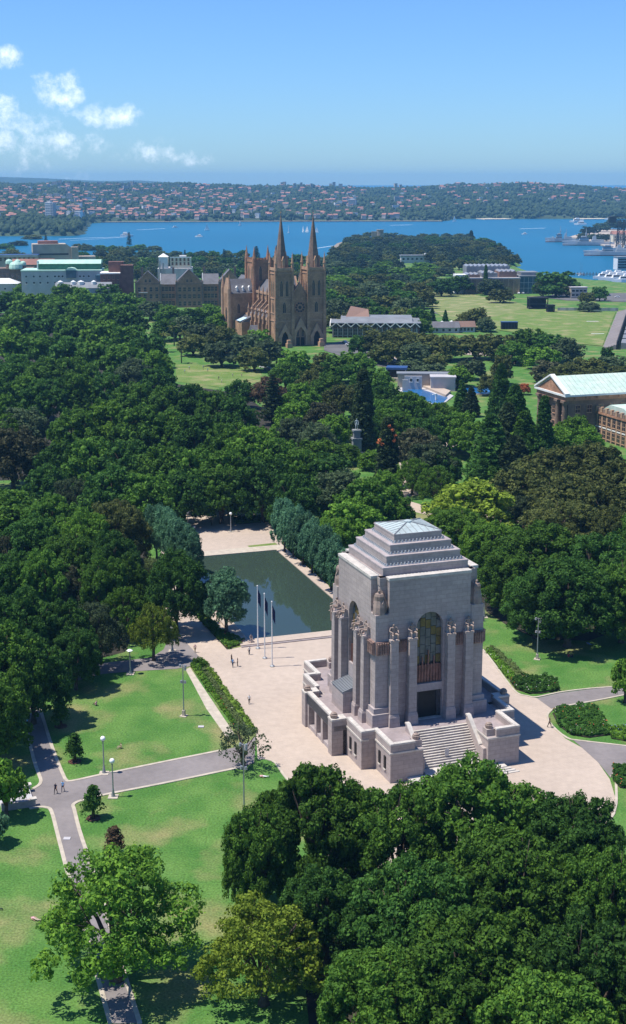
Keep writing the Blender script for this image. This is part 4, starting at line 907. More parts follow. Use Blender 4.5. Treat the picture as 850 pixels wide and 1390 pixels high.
B('wall', MB().box(-5, 6, 0, 8, 0, 6), 'palegrey', sb); B('roof', MB().box(-5.4, 6.4, -.4, 8.4, 6, 6.6), 'palegrey', sb); B('screen', MB().box(-17, -9, 2, 3, 0, 6.5), 'palegrey', sb); B('screen', MB().box(-18, -15.5, -3, -2.2, 0, 5.5), 'palegrey', sb); B('wall', MB().box(-20, 7, 8.5, 14, 0, 6.4), 'concrete', sb); B('roof', MB().box(-20.5, 8, 8, 15, 6.4, 6.9), 'greyroof', sb); wrow(sash(1, 1.4, fr='white', bars=0), sb, (-14, -11), 2, 4)
ps = thing('pool_pavilion', 'dark square pavilion with a blue roof above the swimming pool', 'pavilion', tuple(G(538, 517)), R(-8))
B('wall', MB().box(-4.5, 4.5, 0, 7, 0, 5.4), 'black', ps); B('roof', MB().box(-5, 5, -.5, 7.5, 5.4, 6.4), 'blue', ps); B('base', MB().box(-6, 4.6, -2, 0, 0, 1.6), 'concrete', ps)
for x in (-4.4, 4.4): B('post', MB().box(x - .2, x + .2, -.4, 0, 0, 5.4), 'steel', ps)
pd = thing('garden_pond', 'small blue round edged pond with pale rim', 'pond', tuple(G(652, 531)), 0)
B('rim', MB().prism([(9 * math.cos(t * .4), 12 * math.sin(t * .4)) for t in range(16)], 0, .5), 'kerb', pd); B('water', MB().prism([(8.2 * math.cos(t * .4), 11 * math.sin(t * .4)) for t in range(16)], .5, .56), 'poolblue', pd)

# ---- museum
mu = thing('museum', 'brown sandstone museum with pale green copper gable roof and column portico', 'museum', (0, 0, 0), R(19))
_e = G(770, 538, 16.4); mu.location = (_e.x, _e.y, 0)
def M(name, mb, m, p=None, **k): return mb.build(name, m, p if p is not None else mu, **k)
M('wall', MB().box(1, 62, 0.8, 21, 0, 14.6), 'sandstone_mid'); M('entablature', MB().box(-.6, 62, -.2, 22, 14.6, 16.2), 'sandstone_dark'); M('cornice', MB().box(-1.2, 62, -.9, 22.8, 16.2, 16.9), 'white')
M('roof', MB().slab_yz([(-.8, 16.9), (22.7, 16.9), (11, 22.4)], -.4, 60), 'copper')
M('pediment', MB().slab_yz([(0.2, 16.9), (21.7, 16.9), (11, 21.8)], -.7, -.4), 'sandstone_dark')
M('pediment_edge', MB().slab_yz([(-.9, 16.9), (11, 22.6), (22.9, 16.9), (22.9, 17.5), (11, 23.2), (-.9, 17.5)], -1.3, .6), 'white')
rs = MB()
for k in range(30): rs.slab_yz([(-.8, 16.93), (-.8, 17.02), (11, 22.52), (11, 22.43)], 1 + k * 2, 1.12 + k * 2)
M('roof_seam', rs, 'verdigris')
for k in range(12): M('bracket', MB().box(3 + k * 4.6, 3.8 + k * 4.6, -.75, -.2, 15.3, 16.2), 'sandstone_dark')
for y in (1.4, 6.4, 15.4, 20.4):
    M('column', MB().box(-1.4, 1.4, y - 1.3, y + 1.3, 0, 1.4).lathe([(1.05, 1.4), (1.0, 2), (.86, 12.6), (1.05, 13.2), (1.2, 13.8)], 0, y, 12).box(-1.25, 1.25, y - 1.25, y + 1.25, 13.8, 14.6), 'sandstone_mid')
WM = sash(2, 3.6, d=.2); WM2 = sash(1.8, 2.6, d=.2)
for y in (3.9, 10.9, 17.9): place('window', WM, mu, (.95, y, 2.2), -math.pi / 2); place('window', WM2, mu, (.95, y, 8.8), -math.pi / 2)
wrow(WM2, mu, lin(5, 58, 12), .8, 10)
sw = M('south_wing', MB().box(13, 66, -24, .7, 0, 10.4), 'sandstone_mid')
M('wing_cornice', MB().box(12.4, 66, -24.6, .6, 9.6, 10.3), 'sandstone_dark'); M('string_course', MB().box(12.7, 66, -24.3, .6, 4.6, 5.0), 'white')
M('balustrade', MB().box(12.6, 66, -24.4, -23.9, 10.4, 11.7).box(12.6, 13.1, -23.9, .6, 10.4, 11.7), 'sandstone_mid', sw)
for k in range(8): M('balustrade_pier', MB().box(12.4, 13.4, -24.4 + k * 3.4, -23.3 + k * 3.4, 10.4, 12.3), 'sandstone_trim', sw)
for k in range(12): M('balustrade_pier', MB().box(14 + k * 4.2, 15 + k * 4.2, -24.5, -23.8, 10.4, 12.3), 'sandstone_trim', sw)
M('wing_roof', MB().slab_yz([(-23.4, 10.45), (.4, 10.45), (-6, 13.4), (-15, 13.4)], 14.5, 66), 'copper'); M('skylight', MB().box(30, 52, -13, -4, 12.6, 15.6, 0, 1, 1), 'verdigris')
for k in range(7): y = -21.8 + k * 3.3; place('window', WM2, mu, (13, y, 6), -math.pi / 2); place('window', WM2, mu, (13, y, 1.2), -math.pi / 2)
wrow(WM2, mu, lin(17, 60, 11), -24, 6); wrow(WM2, mu, lin(17, 60, 11), -24, 1.2)
for k in range(8): M('pilaster', MB().box(12.7, 13, -24 + k * 3.3, -23.2 + k * 3.3, 0, 9.6), 'sandstone_trim')
M('north_wing', MB().box(13, 40, 22, 44, 0, 13), 'sandstone_mid'); M('wing_roof', MB().hip(12.6, 40, 22, 44.5, 13, 15.5, k=.5), 'copper')
M('balustrade', MB().box(12.6, 13.2, 22, 44.4, 13, 14.2), 'sandstone_dark')
for k in range(5): place('window', WM, mu, (13, 24.6 + k * 4.2, 2), -math.pi / 2); place('window', WM2, mu, (13, 24.6 + k * 4.2, 8.6), -math.pi / 2)
M('steps', MB().box(-7, -1.4, 3, 19, 0, .7).box(-5, -1.4, 3, 19, .7, 1.3), 'sandstone_trim')

# ---- grandstand and stage structures round the sports field
gs = thing('grandstand', 'long grey stepped seating bank with dark supports beside the field', 'grandstand', tuple(G(818, 474)), 0)
_v = G(838, 426) - G(818, 474); gs.rotation_euler.z = math.atan2(_v.y, _v.x) - math.pi / 2; _L = Vector((_v.x, _v.y)).length
for k in range(5): B('tier', MB().box(k * 1.5, k * 1.5 + 1.46, 0, _L, 0, .6 + k * .5), 'asphalt', gs)
B('back_wall', MB().box(7.6, 8.2, 0, _L, 0, 4.6), 'black', gs)
for k in range(9): B('seat_block', MB().box(10, 19, 4 + k * _L / 9, 3 + (k + .8) * _L / 9, 0, 3.5), 'greyroof', gs); B('rail', MB().box(9, 9.4, k * _L / 9, k * _L / 9 + .4, 0, 8), 'blacksteel', gs)
B('roof', MB().box(24, 40, 4, _L - 10, 5, 5.6), 'greyroof', gs); B('wall', MB().box(24.5, 39, 5, _L - 11, 0, 5), 'palegrey', gs)
def rig(x, y, w_, d_, h, lab, nm='stage_rig'):
    q = thing(nm, lab, 'stage', tuple(G(x, y)), R(2)); t = MB()
    for sx in (0, 1):
        for sy in (0, 1): t.box(sx * w_ - w_ / 2 - .3, sx * w_ - w_ / 2 + .3, sy * d_ - .3, sy * d_ + .3, 0, h)
    for z in (h, h * .5): t.box(-w_ / 2, w_ / 2, -.3, .3, z - .6, z); t.box(-w_ / 2, w_ / 2, d_ - .3, d_ + .3, z - .6, z)
    for k in range(4): t.tube([(-w_ / 2 + k * w_ / 4, 0, h), (-w_ / 2 + (k + 1) * w_ / 4, 0, h * .5)], [.15, .15], 4)
    t.build('truss', 'blacksteel', q); B('drape', MB().box(-w_ / 2, w_ / 2, d_ - .25, d_ + .1, 0, h * .9), 'black', q); B('deck', MB().box(-w_ / 2, w_ / 2, .4, d_ - .3, 0, 1.4), 'black', q); B('roof', MB().box(-w_ / 2 - .6, w_ / 2 + .6, -.6, d_ + .6, h, h + .5), 'black', q); return q
rig(731, 420, 14, 8, 8.5, 'larger black scaffold stage at the far edge of the field'); rig(748, 424, 5, 4, 5, 'small black equipment stand right of the scaffold stage')
kk = thing('site_container', 'blue black container standing on the pale grass of the field', 'container', tuple(G(692, 447.5)), R(2)); B('body', MB().box(-5.2, 5.2, 0, 4, 0, 4.6), 'black', kk); B('roof', MB().box(-5.4, 5.4, -.2, 4.2, 4.6, 5), 'blue', kk)
for k in range(6): B('rib', MB().box(-4.8 + k * 1.9, -4.5 + k * 1.9, -.12, 0, .2, 4.5), 'blacksteel', kk)
B('ground_mat', MB().box(-10, -5.4, -1.5, 3, 0, .12), 'white', kk)
fw = thing('field_fence', 'long low grey barrier along the far edge of the field', 'fence', tuple(G(757, 422)), R(-2))
for k in range(22): B('panel', MB().box(k * 2.05, k * 2.05 + 1.95, 0, .3, 0, 2.4), 'palegrey' if k % 3 else 'steel', fw)
pt = thing('site_office', 'small block with dark windows above the marina road', 'building', tuple(G(786, 405)), R(4)); B('wall', MB().box(-7, 7, 0, 8, 0, 9), 'concrete', pt); B('roof', MB().box(-7.4, 7.4, -.4, 8.4, 9, 9.6), 'palegrey', pt)
for z in (2, 5.6): wrow(sash(2.6, 1.8, fr='white', bars=0), pt, lin(-5, 5, 4), 0, z)
for k in range(9):
    if k in (2, 3): continue
for (x, y) in ((812, 454), (805, 437)):
    lm = thing('field_mat', 'white narrow mat lying across the edge of the green field', 'mat', tuple(G(x, y) + Vector((0, 0, .35))), R(2), 'white mats on the field'); B('sheet', MB().box(-4, 4, 0, 1.6, 0, .12), 'white', lm)
# ================================================================== trees
def leaf_arrays(rng, centers, rad, nleaf, size, up=.35, flat=1., rnd=.7):
    """many small bent leaf sprays over the surface of each clump"""
    n = len(centers); d = rng.normal(size=(n, nleaf, 3)); d[..., 2] = d[..., 2] * .9 + up
    d /= np.linalg.norm(d, axis=-1, keepdims=True)
    r = rad[:, None, None] * rng.uniform(.62, 1.08, (n, nleaf, 1))
    p = (centers[:, None, :] + d * r * np.array([1, 1, flat])).reshape(-1, 3); d = d.reshape(-1, 3)
    nn = d + rng.normal(size=d.shape) * rnd * .6; nn /= np.linalg.norm(nn, axis=1, keepdims=True)
    t = np.cross(nn, rng.normal(size=nn.shape)); t /= np.linalg.norm(t, axis=1, keepdims=True) + 1e-9; b = np.cross(nn, t)
    s = size * rng.uniform(.4, 1.5, (len(p), 1)); w = s * rng.uniform(.45, .8, (len(p), 1)); k = nn * s * .25
    V = np.stack([p - t * s - k, p - b * w, p + t * s - k, p + b * w], 1).reshape(-1, 3)
    return V
def quads_mesh(name, V, m, extra=None):
    nq = len(V) // 4; F = np.arange(nq * 4, dtype=np.int32)
    starts = np.arange(0, nq * 4, 4, dtype=np.int32)
    if extra is not None:
        ev, ef = extra; F = np.concatenate([F, (np.asarray(ef) + nq * 4).ravel().astype(np.int32)]); V = np.concatenate([V, ev])
        starts = np.concatenate([starts, nq * 4 + np.arange(0, len(ef) * 3, 3, dtype=np.int32)])
    me = bpy.data.meshes.new(name); me.vertices.add(len(V)); me.vertices.foreach_set('co', V.astype(np.float32).ravel())
    me.loops.add(len(F)); me.loops.foreach_set('vertex_index', F); me.polygons.add(len(starts)); me.polygons.foreach_set('loop_start', starts)
    me.update(calc_edges=True); me.materials.append(m); return me
_ib = bmesh.new(); bmesh.ops.create_icosphere(_ib, subdivisions=1, radius=1); ICO_V = np.array([v.co for v in _ib.verts]); ICO_F = np.array([[v.index for v in f.verts] for f in _ib.faces]); _ib.free()
_ib = bmesh.new(); bmesh.ops.create_icosphere(_ib, subdivisions=2, radius=1); ICO2_V = np.array([v.co for v in _ib.verts]); ICO2_F = np.array([[v.index for v in f.verts] for f in _ib.faces]); _ib.free()
def cores(rng, C, Rr, k=.78):
    v, f = [], []
    for c, r in zip(C, Rr):
        j = 1 + rng.normal(size=(len(ICO_V), 1)) * .1; f.append(ICO_F + len(ICO_V) * len(v)); v.append(c + ICO_V * j * r * k)
    return np.concatenate(v), np.concatenate(f)
def broad(name, seed, R_=10., H=18., base=4.5, nl=13, nc=240, nf=60, leaf=.42, clump=1.35, lobe=.40, gap=1., core=True, flat=.8, layer=False):
    """a spreading crown: lobes on a dome, clumps over the lobes, leaf sprays over the clumps. Returns crown mesh, trunk mesh"""
    rng = np.random.default_rng(seed); zc = base + (H - base) * .33; rz = H - zc
    L_, LR = [], []
    for i in range(nl):
        a = i * 2.399963 + rng.uniform(-.3, .3); t = (i + .5) / nl; ct = 1 - t * 1.36; st = max(0, 1 - ct * ct) ** .5
        lr = R_ * lobe * rng.uniform(.78, 1.18); q = np.array([st * math.cos(a) * (R_ - lr), st * math.sin(a) * (R_ - lr), ct * (rz - lr * flat * .9)])
        q *= rng.uniform(.74, 1.12); L_.append(q + [0, 0, zc]); LR.append(lr)
    L_.append(np.array([0, 0, zc + rz * .1])); LR.append(R_ * .5); L_ = np.array(L_); LR = np.array(LR)
    cs = []
    tries = 0
    while len(cs) < nc and tries < nc * 30:
        tries += 1; i = rng.integers(len(LR)); d = rng.normal(size=3); d[2] = d[2] * .8 + .3; d /= np.linalg.norm(d)
        p = L_[i] + d * LR[i] * np.array([1, 1, flat]) * rng.uniform(.86, 1.05)
        if p[2] < base: continue
        dd = np.linalg.norm((p - L_) / np.array([1, 1, flat]), axis=1) / LR; dd[i] = 9
        if dd.min() < .80: continue
        cs.append(p)
    cs = np.array(cs); cr = clump * rng.uniform(.6, 1.3, len(cs))
    V = leaf_arrays(rng, cs, cr, nf, leaf)
    crown = quads_mesh(name + '_crown', V, LEAF['fig'], cores(rng, L_, LR, .45) if core else None)
    t = MB(); r0 = R_ * .055 + .12
    t.tube([(0, 0, -.3), (.1, .05, base * .4), (.15, -.1, base * .9)], [r0 * 1.5, r0, r0 * .85], 8)
    for i in range(min(len(L_) - 1, 9)):
        e = L_[i]; m_ = e * .5 + np.array([0, 0, base * .55]); t.tube([(.1, -.05, base * .75), tuple(m_ * np.array([.8, .8, 1])), tuple(e)], [r0 * .6, r0 * .36, r0 * .12], 5)
        for k in range(2):
            e2 = e + rng.normal(size=3) * LR[i] * .55; t.tube([tuple(m_ * .4 + e * .6), tuple(e2)], [r0 * .2, r0 * .06], 4)
    return crown, t.mesh(name + '_trunk', ['bark'], True)
def conifer(name, seed, H=25., r=3.2, n=220, nf=26, leaf=.5, taper=.8, base=1.5, whorl=False):
    rng = np.random.default_rng(seed); cs, cr = [], []
    for i in range(n):
        t = rng.uniform(0, 1) ** .8; z = base + (H - base) * t; rad = r * ((1 - t) ** taper * .95 + .05)
        if whorl: z = base + (H - base) * (int(t * 15) + .5) / 15
        a = rng.uniform(0, 6.28); q = rad * (rng.uniform(.25, 1) if whorl else rng.uniform(.6, 1)); cs.append((q * math.cos(a), q * math.sin(a), z)); cr.append(.35 + .28 * rad * rng.uniform(.6, 1.1) * (.55 if whorl else 1))
    V = leaf_arrays(rng, np.array(cs), np.array(cr), nf, leaf, up=.1, flat=.5 if whorl else 1.2)
    z = np.linspace(base + 1, H * .93, 8); C_ = np.stack([z * 0, z * 0, z], 1); ex = None if whorl else cores(rng, C_, r * ((1 - (z - base) / (H - base)) ** taper) + .1, .8)
    t = MB().tube([(0, 0, -.3), (0, 0, H * .5), (0, 0, H * .97)], [r * .12 + .1, r * .07 + .06, .04], 6)
    if whorl:
        for k in range(15):
            for q in range(5):
                a = q * 1.257 + k; zz_ = base + (H - base) * (k + .5) / 15; rad = r * ((1 - (k + .5) / 15) ** taper * .95 + .05); t.tube([(0, 0, zz_), (rad * math.cos(a), rad * math.sin(a), zz_)], [.1, .04], 4)
    return quads_mesh(name + '_crown', V, LEAF['dark'], ex), t.mesh(name + '_trunk', ['bark'], True)
def palm(name, seed, H=11.):
    rng = np.random.default_rng(seed); V = []
    for i in range(30):
        a = rng.uniform(0, 6.28); e = rng.uniform(-.5, 1.1); L_ = rng.uniform(3, 4.2); p = np.array([0, 0, H]); d = np.array([math.cos(a) * math.cos(e), math.sin(a) * math.cos(e), math.sin(e)])
        for k in range(7):
            q = p + d * L_ / 7; s = np.array([-d[1], d[0], 0]); s /= np.linalg.norm(s) + 1e-9; w = .55 * (1 - k / 9)
            for sg in (-1, 1): V += [p, p + s * sg * w - [0, 0, .25], q + s * sg * w * .8 - [0, 0, .25], q]
            p = q; d = d - np.array([0, 0, .16]); d /= np.linalg.norm(d)
    return quads_mesh(name + '_crown', np.array(V), LEAF['olive']), MB().tube([(0, 0, -.3), (.1, 0, H * .5), (0, 0, H)], [.42, .3, .28], 7).mesh(name + '_trunk', ['palebark'], True)
PROTO = {}   # kind -> (object name, list of (crown, trunk), width, height)
def reg(k, name, lst, w, h, leaf): PROTO[k] = (name, lst, w, h, leaf)
reg('fig_hi', 'fig_tree', [broad('fig', s, base=2.4, core=False, nc=680, nf=95, leaf=.25, clump=1.0, nl=58, lobe=.19) for s in (1, 2, 3)], 20, 18, 'fig')
reg('fig_mid', 'fig_tree', [broad('fig', s, base=2.2, nc=330, nf=40, leaf=.44, clump=1.3, nl=34, lobe=.235) for s in (4, 5, 6)], 20, 18, 'fig')
reg('fig_low', 'park_tree', [broad('tree', s, base=1.8, nc=130, nf=22, leaf=.85, clump=1.8, nl=18, lobe=.31) for s in (7, 8, 9)], 20, 18, 'fig')
reg('plane', 'plane_tree', [broad('plane', s, R_=6, H=13, base=3, nc=230, nf=60, leaf=.25, clump=.95, nl=16, lobe=.38, flat=1.05) for s in (11, 12)], 12, 13, 'blue')
reg('open', 'open_tree', [broad('open', s, R_=9, H=14, base=3.0, nc=330, nf=70, leaf=.22, clump=.9, nl=24, lobe=.27, core=False, flat=.6) for s in (13, 14)], 18, 14, 'lime')
reg('sparse', 'bare_branched_tree', [broad('sparse', s, R_=5, H=8, base=2.2, nc=80, nf=22, leaf=.2, clump=.8, nl=12, lobe=.34, core=False, flat=.7) for s in (15,)], 10, 8, 'brown')
reg('small', 'round_tree', [broad('round', s, R_=4, H=8, base=2, nc=110, nf=30, leaf=.34, clump=.8, nl=9, lobe=.44) for s in (16, 17)], 8, 8, 'fig')
reg('young', 'young_tree', [conifer('young', 18, H=5, r=1.15, n=60, nf=22, leaf=.17, taper=.55, base=1.2)], 2.3, 5, 'deep')
reg('cypress', 'cypress_tree', [conifer('cypress', 19, H=27, r=3.1, n=420, nf=26, leaf=.42, taper=.45, base=.8)], 6.4, 27, 'dark')
reg('conifer', 'conifer_tree', [conifer('conifer', s, H=22, r=5.5, n=330, nf=30, leaf=.6, taper=.75, base=1.2) for s in (20, 21)], 11, 22, 'deep')
reg('pine', 'norfolk_pine', [conifer('pine', 22, H=24, r=4.5, n=330, nf=20, leaf=.5, taper=.8, base=2, whorl=True)], 9, 24, 'dark')
reg('palm', 'palm_tree', [palm('palm', 23), palm('palm', 24)], 8, 12.5, 'olive')
TINTS = {'fig': 'dark green', 'deep': 'very dark green', 'bright': 'bright green', 'olive': 'olive green', 'grey': 'grey green', 'brown': 'brownish green', 'blue': 'blue green', 'lime': 'yellow green', 'dark': 'blackish green', 'pale': 'pale green', 'hedge': 'fresh green', 'red': 'reddish brown', 'far': 'dull green', 'yellow': 'golden yellow', 'flame': 'orange red'}
trng = random.Random(7); TREES = []
def plant_at(kind, p, w, h, tint=None, label=None, group=None, cat='tree', crown='crown'):
    nm, lst, pw, ph, df = PROTO[kind]; tint = tint or df; cm, tm = trng.choice(lst)
    o = thing(nm, label or '%s %s' % (TINTS[tint], nm.replace('_', ' ')), cat, tuple(p), trng.uniform(0, 6.28), group)
    c = place(crown, cm, o, scale=(w / pw, w / pw, h / ph)); t = place('trunk', tm, o, scale=(w / pw, w / pw, h / ph))
    c.material_slots[0].link = 'OBJECT'; c.material_slots[0].material = LEAF[tint]
    TREES.append((p, w)); return o
def T(kind, x, ytop, wpx, h, tint=None, label=None, group=None):
    """a tree whose top stands on the sight line (x, ytop) at height h; its crown wpx photo pixels wide"""
    p = G(x, ytop, h * 1.04)
    if kind == 'fig':
        wpx *= 1.06 if p.y > 330 else 1.04; D = p.y; kind = 'fig_hi' if D < 330 else 'fig_mid' if D < 620 else 'fig_low'
    w = wpx / (FPX / depth((p.x, p.y, h * .6)))
    return plant_at(kind, p, w, h, tint, label, group)
def zone(lab, group, rows):
    for r in rows:
        kind, x, y, wpx, h = r[:5]; tint = r[5] if len(r) > 5 else None
        nm, df = PROTO['fig_mid' if kind == 'fig' else kind][0].replace('_', ' '), PROTO['fig_mid' if kind == 'fig' else kind][4]
        T(kind, x, y, wpx, h, tint, r[6] if len(r) > 6 else '%s %s' % (TINTS[tint or df], lab), group)
# -- foreground, below the memorial
zone('spreading fig in the clump before the memorial stairs', 'big figs in the foreground', [
    ('fig', 652, 1034, 200, 19, None, 'largest dark fig tree directly before the memorial stairs'),
    ('fig', 430, 1042, 165, 18, None, 'tall dark fig tree left of the memorial stairs with pointed top'),
    ('fig', 548, 1066, 150, 17, 'fig', 'dark fig tree in the dip between the two tallest foreground figs'),
    ('fig', 775, 1078, 160, 17, 'deep', 'fig tree beside the curved edge of the paving at lower right'),
    ('fig', 352, 1092, 105, 15, None, 'smaller fig tree at the left edge of the foreground clump'),
    ('fig', 700, 1130, 190, 17, None, 'low broad fig in front of the largest foreground fig'),
    ('fig', 560, 1170, 180, 16, 'deep', 'very dark fig in the middle of the foreground clump'),
    ('fig', 830, 1150, 140, 17, 'fig', 'fig tree cut by the right photo edge at lower right'),
    ('fig', 440, 1180, 130, 13, 'deep', 'shaded fig behind the yellow green tree at the bottom'),
    ('fig', 640, 1245, 220, 16, None, 'fig at the bottom centre of the foreground clump'), ('fig', 810, 1250, 190, 16, 'deep', 'fig at the bottom right corner'),
    ('fig', 520, 1290, 170, 13, 'fig', 'fig at the bottom edge right of the yellow green tree'), ('fig', 740, 1330, 210, 14, 'fig', 'lowest fig at the bottom edge')])
T('open', 152, 1168, 232, 15, 'bright', 'wide bright green tree with visible branches at lower left', 'trees on the near lawns')
T('open', 357, 1230, 185, 12, 'lime', 'yellow green tree at the bottom edge beside the dark figs', 'trees on the near lawns')
pass
T('small', 5, 1030, 62, 9, 'bright', 'bright green tree at the left edge beside the small steps', 'trees on the near lawns')
T('small', -8, 1100, 40, 5, 'blue', 'low bluish shrub below the small steps at the left edge', 'trees on the near lawns')
p = G(331, 1044); plant_at('sparse', p, 9.0, 7.8, 'grey', 'thin brownish tree with bare branches at the plaza corner', 'trees on the near lawns')
for x, y, h, t, lab in ((102, 1034, 4.6, 'deep', 'young tree on the upper lawn beside the left path'), (127, 1111, 5, 'deep', 'young tree just below the path junction'), (156, 1162, 4.2, 'red', 'young tree with reddish top above the wide bright tree'), (83, 986, 4.8, 'deep', 'young tree in the shade at the top of the left lawn')):
    plant_at('young', G(x, y), 3.0, h, t, lab, 'young trees on the lawns')
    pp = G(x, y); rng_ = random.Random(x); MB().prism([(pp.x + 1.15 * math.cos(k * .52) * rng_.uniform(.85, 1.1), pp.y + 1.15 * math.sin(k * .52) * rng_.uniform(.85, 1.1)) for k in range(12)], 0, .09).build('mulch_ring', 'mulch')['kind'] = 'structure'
# -- promenade by the pool
plant_at('fig_hi', G(240, 858), 14.5, 17, 'deep', 'dark tree with a crooked bare trunk beside the promenade', 'trees by the pool')
plant_at('plane', G(308, 862), 10.5, 14.0, 'blue', 'blue green tree at the near left corner of the pool', 'trees by the pool')
plant_at('open', G(209, 897), 9.6, 11.5, 'lime', 'small yellow green tree by the lamp at the lawn top', 'trees by the pool')
zone('plane tree in the row left of the pool', 'plane trees beside the pool', [('plane', 211, 684, 38, 14), ('plane', 224, 688, 38, 14), ('plane', 236, 694, 38, 14), ('plane', 248, 703, 38, 13.5), ('plane', 258, 714, 36, 13)])
zone('plane tree in the row right of the pool', 'plane trees beside the pool', [('plane', 386, 676, 38, 14), ('plane', 398, 682, 38, 14), ('plane', 411, 691, 40, 14), ('plane', 424, 701, 40, 14), ('plane', 437, 712, 40, 13.5), ('plane', 450, 724, 40, 13.5), ('plane', 464, 736, 40, 13), ('plane', 478, 750, 40, 12)])
T('open', 205, 760, 60, 9, 'pale', 'pale green tree left of the dark promenade tree', 'trees by the pool'); T('open', 168, 795, 70, 11, 'bright', 'light green tree above the grey drooping tree', 'trees by the pool')
T('open', 128, 820, 85, 12.5, 'grey', 'grey green drooping tree in the shade above the left lawn', 'trees by the pool'); T('fig', 88, 768, 62, 14, 'brown', 'brownish tree inside the left wood', 'wood left of the pool'); T('small', 196, 768, 42, 7, 'grey', 'small grey shrub tree beside the promenade', 'trees by the pool')
# -- left wood, nearer part
zone('fig in the wood left of the pool', 'wood left of the pool', [('fig', 12, 662, 95, 15), ('fig', 72, 672, 90, 16), ('fig', 112, 692, 85, 16, 'bright'), ('fig', 40, 700, 90, 16, 'deep'), ('fig', 95, 722, 85, 16), ('fig', 150, 722, 85, 16, 'deep'), ('fig', 8, 745, 90, 17, 'deep'),
    ('fig', 58, 748, 90, 17), ('fig', 135, 752, 80, 16), ('fig', 172, 752, 60, 14), ('fig', 30, 800, 110, 18, 'deep'), ('fig', 85, 815, 80, 15, 'deep'), ('fig', -5, 845, 120, 19), ('fig', 40, 860, 100, 16, 'deep'), ('fig', -20, 905, 110, 16, 'fig'), ('fig', 100, 850, 70, 12, 'deep')])
T('fig', 156, 676, 88, 17, 'olive', 'domed olive green pine like tree before the left plane trees', 'wood left of the pool'); T('open', 96, 650, 62, 12, 'grey', 'thin grey tree beside the small lawn gap', 'wood left of the pool'); T('fig', 8, 722, 40, 13, 'brown', 'small brown tree at the left photo edge', 'wood left of the pool')
T('fig', 14, 578, 92, 19, 'brown', 'big dark brownish tree at the left photo edge', 'middle wood'); T('fig', 30, 552, 66, 15, 'grey', 'grey green tree above the brownish one at left', 'middle wood')
T('fig', 14, 562, 50, 13, 'bright', 'small bright tree at left behind the brownish tree', 'middle wood')
# -- middle wood
zone('fig in the middle wood', 'middle wood', [('fig', 62, 512, 66, 18, 'deep'), ('fig', 105, 505, 60, 19), ('fig', 142, 506, 62, 18, 'deep'), ('fig', 182, 518, 64, 17), ('fig', 226, 520, 62, 17), ('fig', 262, 518, 52, 17, 'deep'), ('fig', 290, 528, 56, 17), ('fig', 320, 540, 58, 17, 'deep'),
    ('fig', 100, 556, 76, 18), ('fig', 142, 545, 78, 19, 'bright'), ('fig', 188, 552, 80, 19), ('fig', 232, 556, 76, 18), ('fig', 270, 562, 76, 18, 'deep'), ('fig', 312, 572, 72, 18), ('fig', 348, 580, 88, 19, 'bright'), ('fig', 380, 596, 70, 17),
    ('fig', 80, 596, 70, 16, 'deep'), ('fig', 128, 590, 84, 18), ('fig', 176, 594, 84, 18, 'deep'), ('fig', 222, 600, 84, 18), ('fig', 268, 606, 84, 18), ('fig', 312, 612, 84, 18), ('fig', 356, 620, 86, 18, 'deep'), ('fig', 64, 630, 60, 13, 'deep'),
    ('fig', 150, 636, 80, 16, 'deep'), ('fig', 202, 640, 78, 16), ('fig', 248, 640, 78, 15, 'deep'), ('fig', 300, 636, 78, 15), ('fig', 400, 640, 70, 16, 'deep'), ('fig', 415, 612, 60, 15)])
# -- far wood
zone('fig in the far left wood', 'far left wood', [('fig', 18, 372, 50, 18), ('fig', 52, 376, 48, 18, 'deep'), ('fig', 85, 384, 46, 18), ('fig', 112, 390, 44, 17, 'bright'), ('fig', 145, 384, 44, 17, 'deep'), ('fig', 170, 396, 40, 16), ('fig', 8, 394, 52, 18, 'deep'),
    ('fig', 42, 396, 52, 18, 'bright'), ('fig', 78, 402, 52, 18), ('fig', 112, 408, 50, 18), ('fig', 146, 410, 50, 18), ('fig', 178, 420, 46, 17, 'deep'), ('fig', 20, 420, 56, 18), ('fig', 60, 420, 56, 18, 'deep'), ('fig', 98, 428, 56, 18), ('fig', 136, 432, 56, 18, 'bright'),
    ('fig', 172, 440, 54, 18), ('fig', 202, 450, 50, 18, 'deep'), ('fig', 10, 446, 60, 18, 'bright'), ('fig', 50, 448, 60, 18), ('fig', 90, 454, 60, 18, 'deep'), ('fig', 130, 460, 60, 18), ('fig', 168, 464, 60, 18), ('fig', 205, 474, 58, 18, 'bright'), ('fig', 20, 478, 64, 18, 'deep'),
    ('fig', 60, 482, 64, 18), ('fig', 100, 482, 60, 18), ('fig', 212, 498, 52, 17, 'deep'), ('fig', 30, 506, 64, 18), ('fig', -10, 510, 60, 18, 'deep'), ('fig', 4, 536, 60, 17), ('fig', 30, 384, 30, 14, 'bright')])
T('fig', 180, 484, 58, 16, 'grey', 'rounded grey green tree at the edge of the far left wood', 'far left wood')
